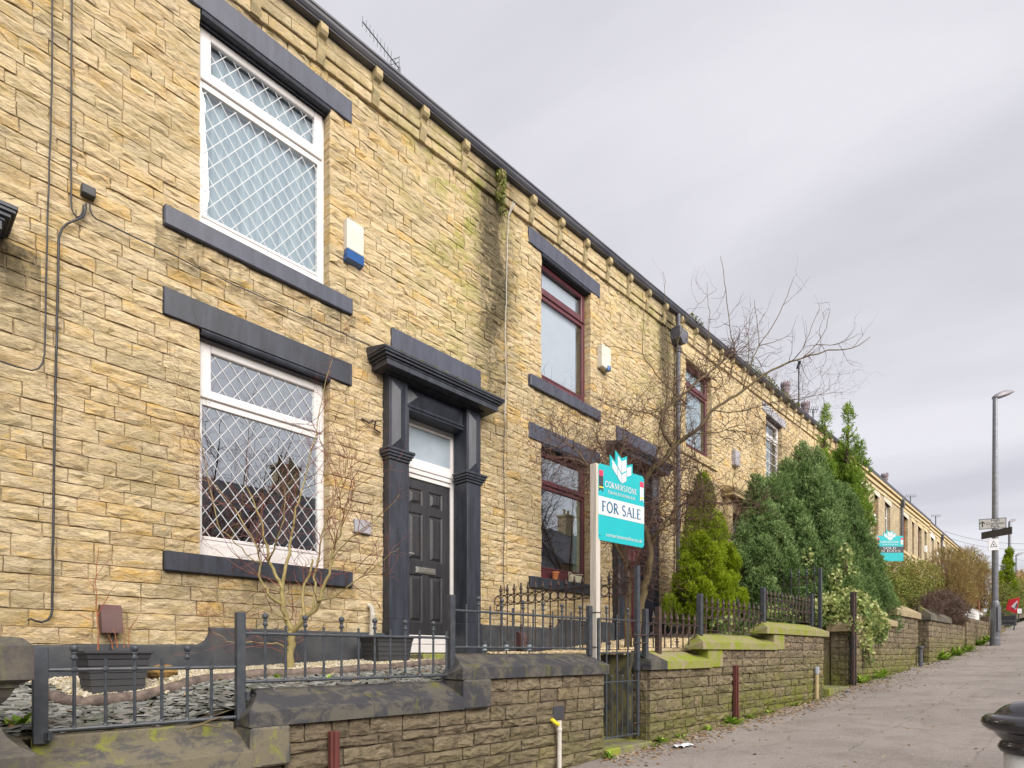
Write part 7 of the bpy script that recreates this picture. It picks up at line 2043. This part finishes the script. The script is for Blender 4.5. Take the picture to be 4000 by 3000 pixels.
# white board and rusty frame on the far wall
a = [at(*p) for p in ((3770, 2400, 22), (3800, 2376, 22.5), (3840, 2395, 23.6), (3838, 2404, 23.6), (3826, 2398, 23.4), (3824, 2432, 23.2), (3798, 2416, 22.3), (3771, 2416, 21.9))]
m = MB(); n = len(a); m.raw(a + [p - dtc * .12 for p in a], [tuple(range(n)), tuple(reversed(range(n, 2 * n)))] + [(i, (i + 1) % n, (i + 1) % n + n, i + n) for i in range(n)])
tag(m.build('folded_board', M_WHITE), 'folded white board resting on top of the farthest wall', 'board')
m = MB()
for (p, q) in (((3777, 2346), (3822, 2344)), ((3798, 2346), (3799, 2374)), ((3822, 2344), (3823, 2378)), ((3777, 2346), (3778, 2376))): m.tube([at(*p, 23.5), at(*q, 23.5)], .016, 5, world=True)
q = at(3826, 2372, 23.8); m.box(q.x, q.x + .28, q.y, q.y + .04, q.z - .1, q.z + .22)
tag(m.build('rusty_frame', M_BROWNF), 'small rusty metal frame behind the white board', 'frame')
# overhead wires between the far poles
m = MB()
for (a0, a1) in (((3690, 2075, 50), (4050, 2125, 36)), ((3700, 2100, 55), (4050, 2150, 40)), ((3740, 2140, 70), (4050, 2192, 48))):
    p, q = at(*a0), at(*a1); m.tube([p.lerp(q, t / 8) + Vector((0, 0, -.8 * math.sin(math.pi * t / 8) * .4)) for t in range(9)], .012, 4, world=True)
tag(m.build('overhead_wires', M_CABLE), 'thin overhead wires above the far roofs', 'wires', kind='stuff')

# ------------------------------------------------------------------ roof aerials
e = empty('tv_aerial', at(1560, 330, 8.6), 'long thin television aerial above the gutter of the first house', 'aerial')
m = MB(); m.tube([at(1561, 262, 8.6), at(1560, 480, 8.6)], .016, 6, world=True); m.build('mast', M_IRON, e)
m = MB(); m.tube([at(1416, 84, 8.0), at(1558, 266, 8.6)], .008, 5, world=True); m.build('boom', M_IRON, e)
for i in range(9):
    t = i / 8 * .78; c_ = at(1416, 84, 8.0).lerp(at(1558, 266, 8.6), t)
    m = MB(); hl = .075 + i * .004; m.tube([c_ + Vector((0, .0, hl)), c_ - Vector((0, 0, hl))], .0032, 4, world=True); m.build('element', M_IRON, e)
m = MB(); c_ = at(1543, 262, 8.5)
for dx_ in (-.07, 0, .06): m.tube([c_ + rightdir * dx_ + Vector((0, 0, -.13 + dx_ * .3)), c_ + rightdir * dx_ + Vector((0, 0, .13 + dx_ * .5))], .004, 4, world=True)
for dz_ in (-.12, -.05, .05, .12): m.tube([c_ + rightdir * -.07 + Vector((0, 0, dz_ - .02)), c_ + rightdir * .06 + Vector((0, 0, dz_ + .02))], .004, 4, world=True)
m.build('reflector', M_IRON, e)
for lab, px, pt, pb, b, sc_a in (('thin pole aerial on the fourth roof left of the conifer spires', 3176, 1600, 1700, 28, .5), ('small aerial on the second terrace roof', 3556, 1938, 1990, 46, .9), ('thin aerial above the last house of the second terrace', 3655, 2015, 2080, 52, .9), ('distant aerial above the brown hedge', 3806, 2140, 2200, 75, 1.0), ('tall thin pole rising from the third roof among the branches', 3120, 1425, 1590, 24, .12)):
    e = empty('tv_aerial', at(px, pb, b), lab, 'aerial', 'roof aerials further up the terrace')
    m = MB(); m.tube([at(px, pt, b), at(px, pb + 30, b)], .02 + b * .0004, 5, world=True); m.build('mast', M_IRON, e)
    m = MB(); c_ = at(px, pt, b)
    m.tube([c_ - rightdir * sc_a * .45, c_ + rightdir * sc_a * .55], .02, 4, world=True)
    for k in range(5): q = c_ + rightdir * sc_a * (-.4 + .2 * k); m.tube([q + Vector((0, 0, .12)) + dtc * .1, q - Vector((0, 0, .12)) - dtc * .1], .014, 4, world=True)
    m.build('yagi', M_IRON, e)

# ------------------------------------------------------------------ bollard at the right edge
bx = at(4052, 2776, 1.78); e = empty('bollard', (bx.x, bx.y, -1.25), 'glossy black topped bollard with a white band at the right edge', 'bollard')
x, y, zt = bx
m = MB(); m.lathe(x, y, [(.079, -1.4), (.079, zt - .122)], 28); m.build('white_band', M_BOLW, e, smooth=True)
m = MB(); m.lathe(x, y, [(.075, zt - .135), (.088, zt - .128), (.094, zt - .115), (.088, zt - .100), (.083, zt - .094), (.092, zt - .085), (.100, zt - .075), (.107, zt - .067), (.119, zt - .062), (.131, zt - .052), (.135, zt - .040), (.132, zt - .028), (.122, zt - .019), (.108, zt - .017), (.100, zt - .013), (.095, zt - .006), (.088, zt + .002), (.074, zt + .013), (.055, zt + .022), (.030, zt + .028), (.006, zt + .030)], 40); m.build('cap', M_BOLB, e, smooth=True)

# ------------------------------------------------------------------ the other side of the street, which the windows mirror
def back_house(x0, label, eav, rid, ch=True):
    e = empty('opposite_house', (x0, -13, -1.4), label, 'house', 'brick houses on the opposite side of the street')
    g = ground(x0); yf = -13.0; yr_ = -17.0
    m = MB(); m.box(x0, x0 + 7.9, -21, yf, g - .6, g + eav); m.build('wall', M_FAR, e)
    m = MB(); m.prism([(yf + .4, g + eav - .05), (yr_, g + rid), (-21.4, g + eav - .05)], x0 - .05, x0 + 7.95); m.build('roof', M_ROOF, e)
    for wx in (1.0, 4.8):
        for wz in (1.0, 3.8):
            m = MB(); m.box(x0 + wx, x0 + wx + 1.8, yf, yf + .09, g + wz, g + wz + 1.3); w_ = m.build('window', M_UPVC, e)
            m = MB(); m.box(x0 + wx + .1, x0 + wx + 1.7, yf + .095, yf + .10, g + wz + .1, g + wz + 1.2); m.build('pane', M_ROOM, w_)
    m = MB(); m.box(x0 + 3.3, x0 + 4.2, yf, yf + .08, g - .1, g + 2.0); m.build('door', M_MAROON, e)
    if ch:
        m = MB(); m.box(x0 + 5.3, x0 + 6.4, yr_ - .4, yr_ + .4, g + rid - .8, g + rid + 1.25); m.box(x0 + 5.2, x0 + 6.5, yr_ - .5, yr_ + .5, g + rid + 1.25, g + rid + 1.4)
        for q in (5.55, 6.15): m.lathe(x0 + q, yr_, [(.14, g + rid + 1.4), (.12, g + rid + 1.8), (.15, g + rid + 1.85)], 10)
        m.build('chimney', M_FAR, e)
for i, lab in enumerate(['house opposite, far to the left down the street', 'house opposite the stone pier', 'house across the street left of the mirrored chimney', 'house across the street whose chimney shows in the lower lattice window', 'house opposite the maroon windowed house', 'house opposite the upper gate', 'last house on the opposite side up the street']):
    back_house(-15.2 + i * 8.0, lab, 5.6, 9.1)
def backtree(x, y, h, seed, label):
    T = Tree(seed); g = ground(x); e = empty('bare_tree', (x, y, g), label, 'tree', 'bare trees on the opposite side of the street')
    for k in range(9):
        a = k * 2.4; q = h * .22
        T.limb([(x, y, g), (x + .05, y, g + h * .25), (x + math.cos(a) * q * .4, y + math.sin(a) * q * .4, g + h * .5), (x + math.cos(a) * q, y + math.sin(a) * q, g + h * .75), (x + math.cos(a) * q * 1.4, y + math.sin(a) * q * 1.4, g + h * (.9 + .1 * math.sin(k)))], .075, .012, 3, .05)
    T.grow(2.6, 1.8, .014, .22, 2, .12, 3.0, .3, .8)
    T.big.build('branches', M_BARKC, e); T.small.build('twigs', M_TWIG2, e)
backtree(8.6, -10.8, 9.0, 31, 'bare tree across the street mirrored at the left of the lattice window')
backtree(27.0, -12.5, 11.0, 32, 'bare tree across the street mirrored in the maroon lower window')
backtree(31.0, -11.0, 10.0, 33, 'second bare tree across the street mirrored in the maroon lower window')
# moss tufts along the cornice over the black door
bush('cornice_moss', 'yellow green moss along the top of the black door cornice', 'moss', [(4.2 + i * .17, YF - .30, 3.492, .09, .05, .012) for i in range(10)], 700, .025, .02, M_PRIV, tb=.05)
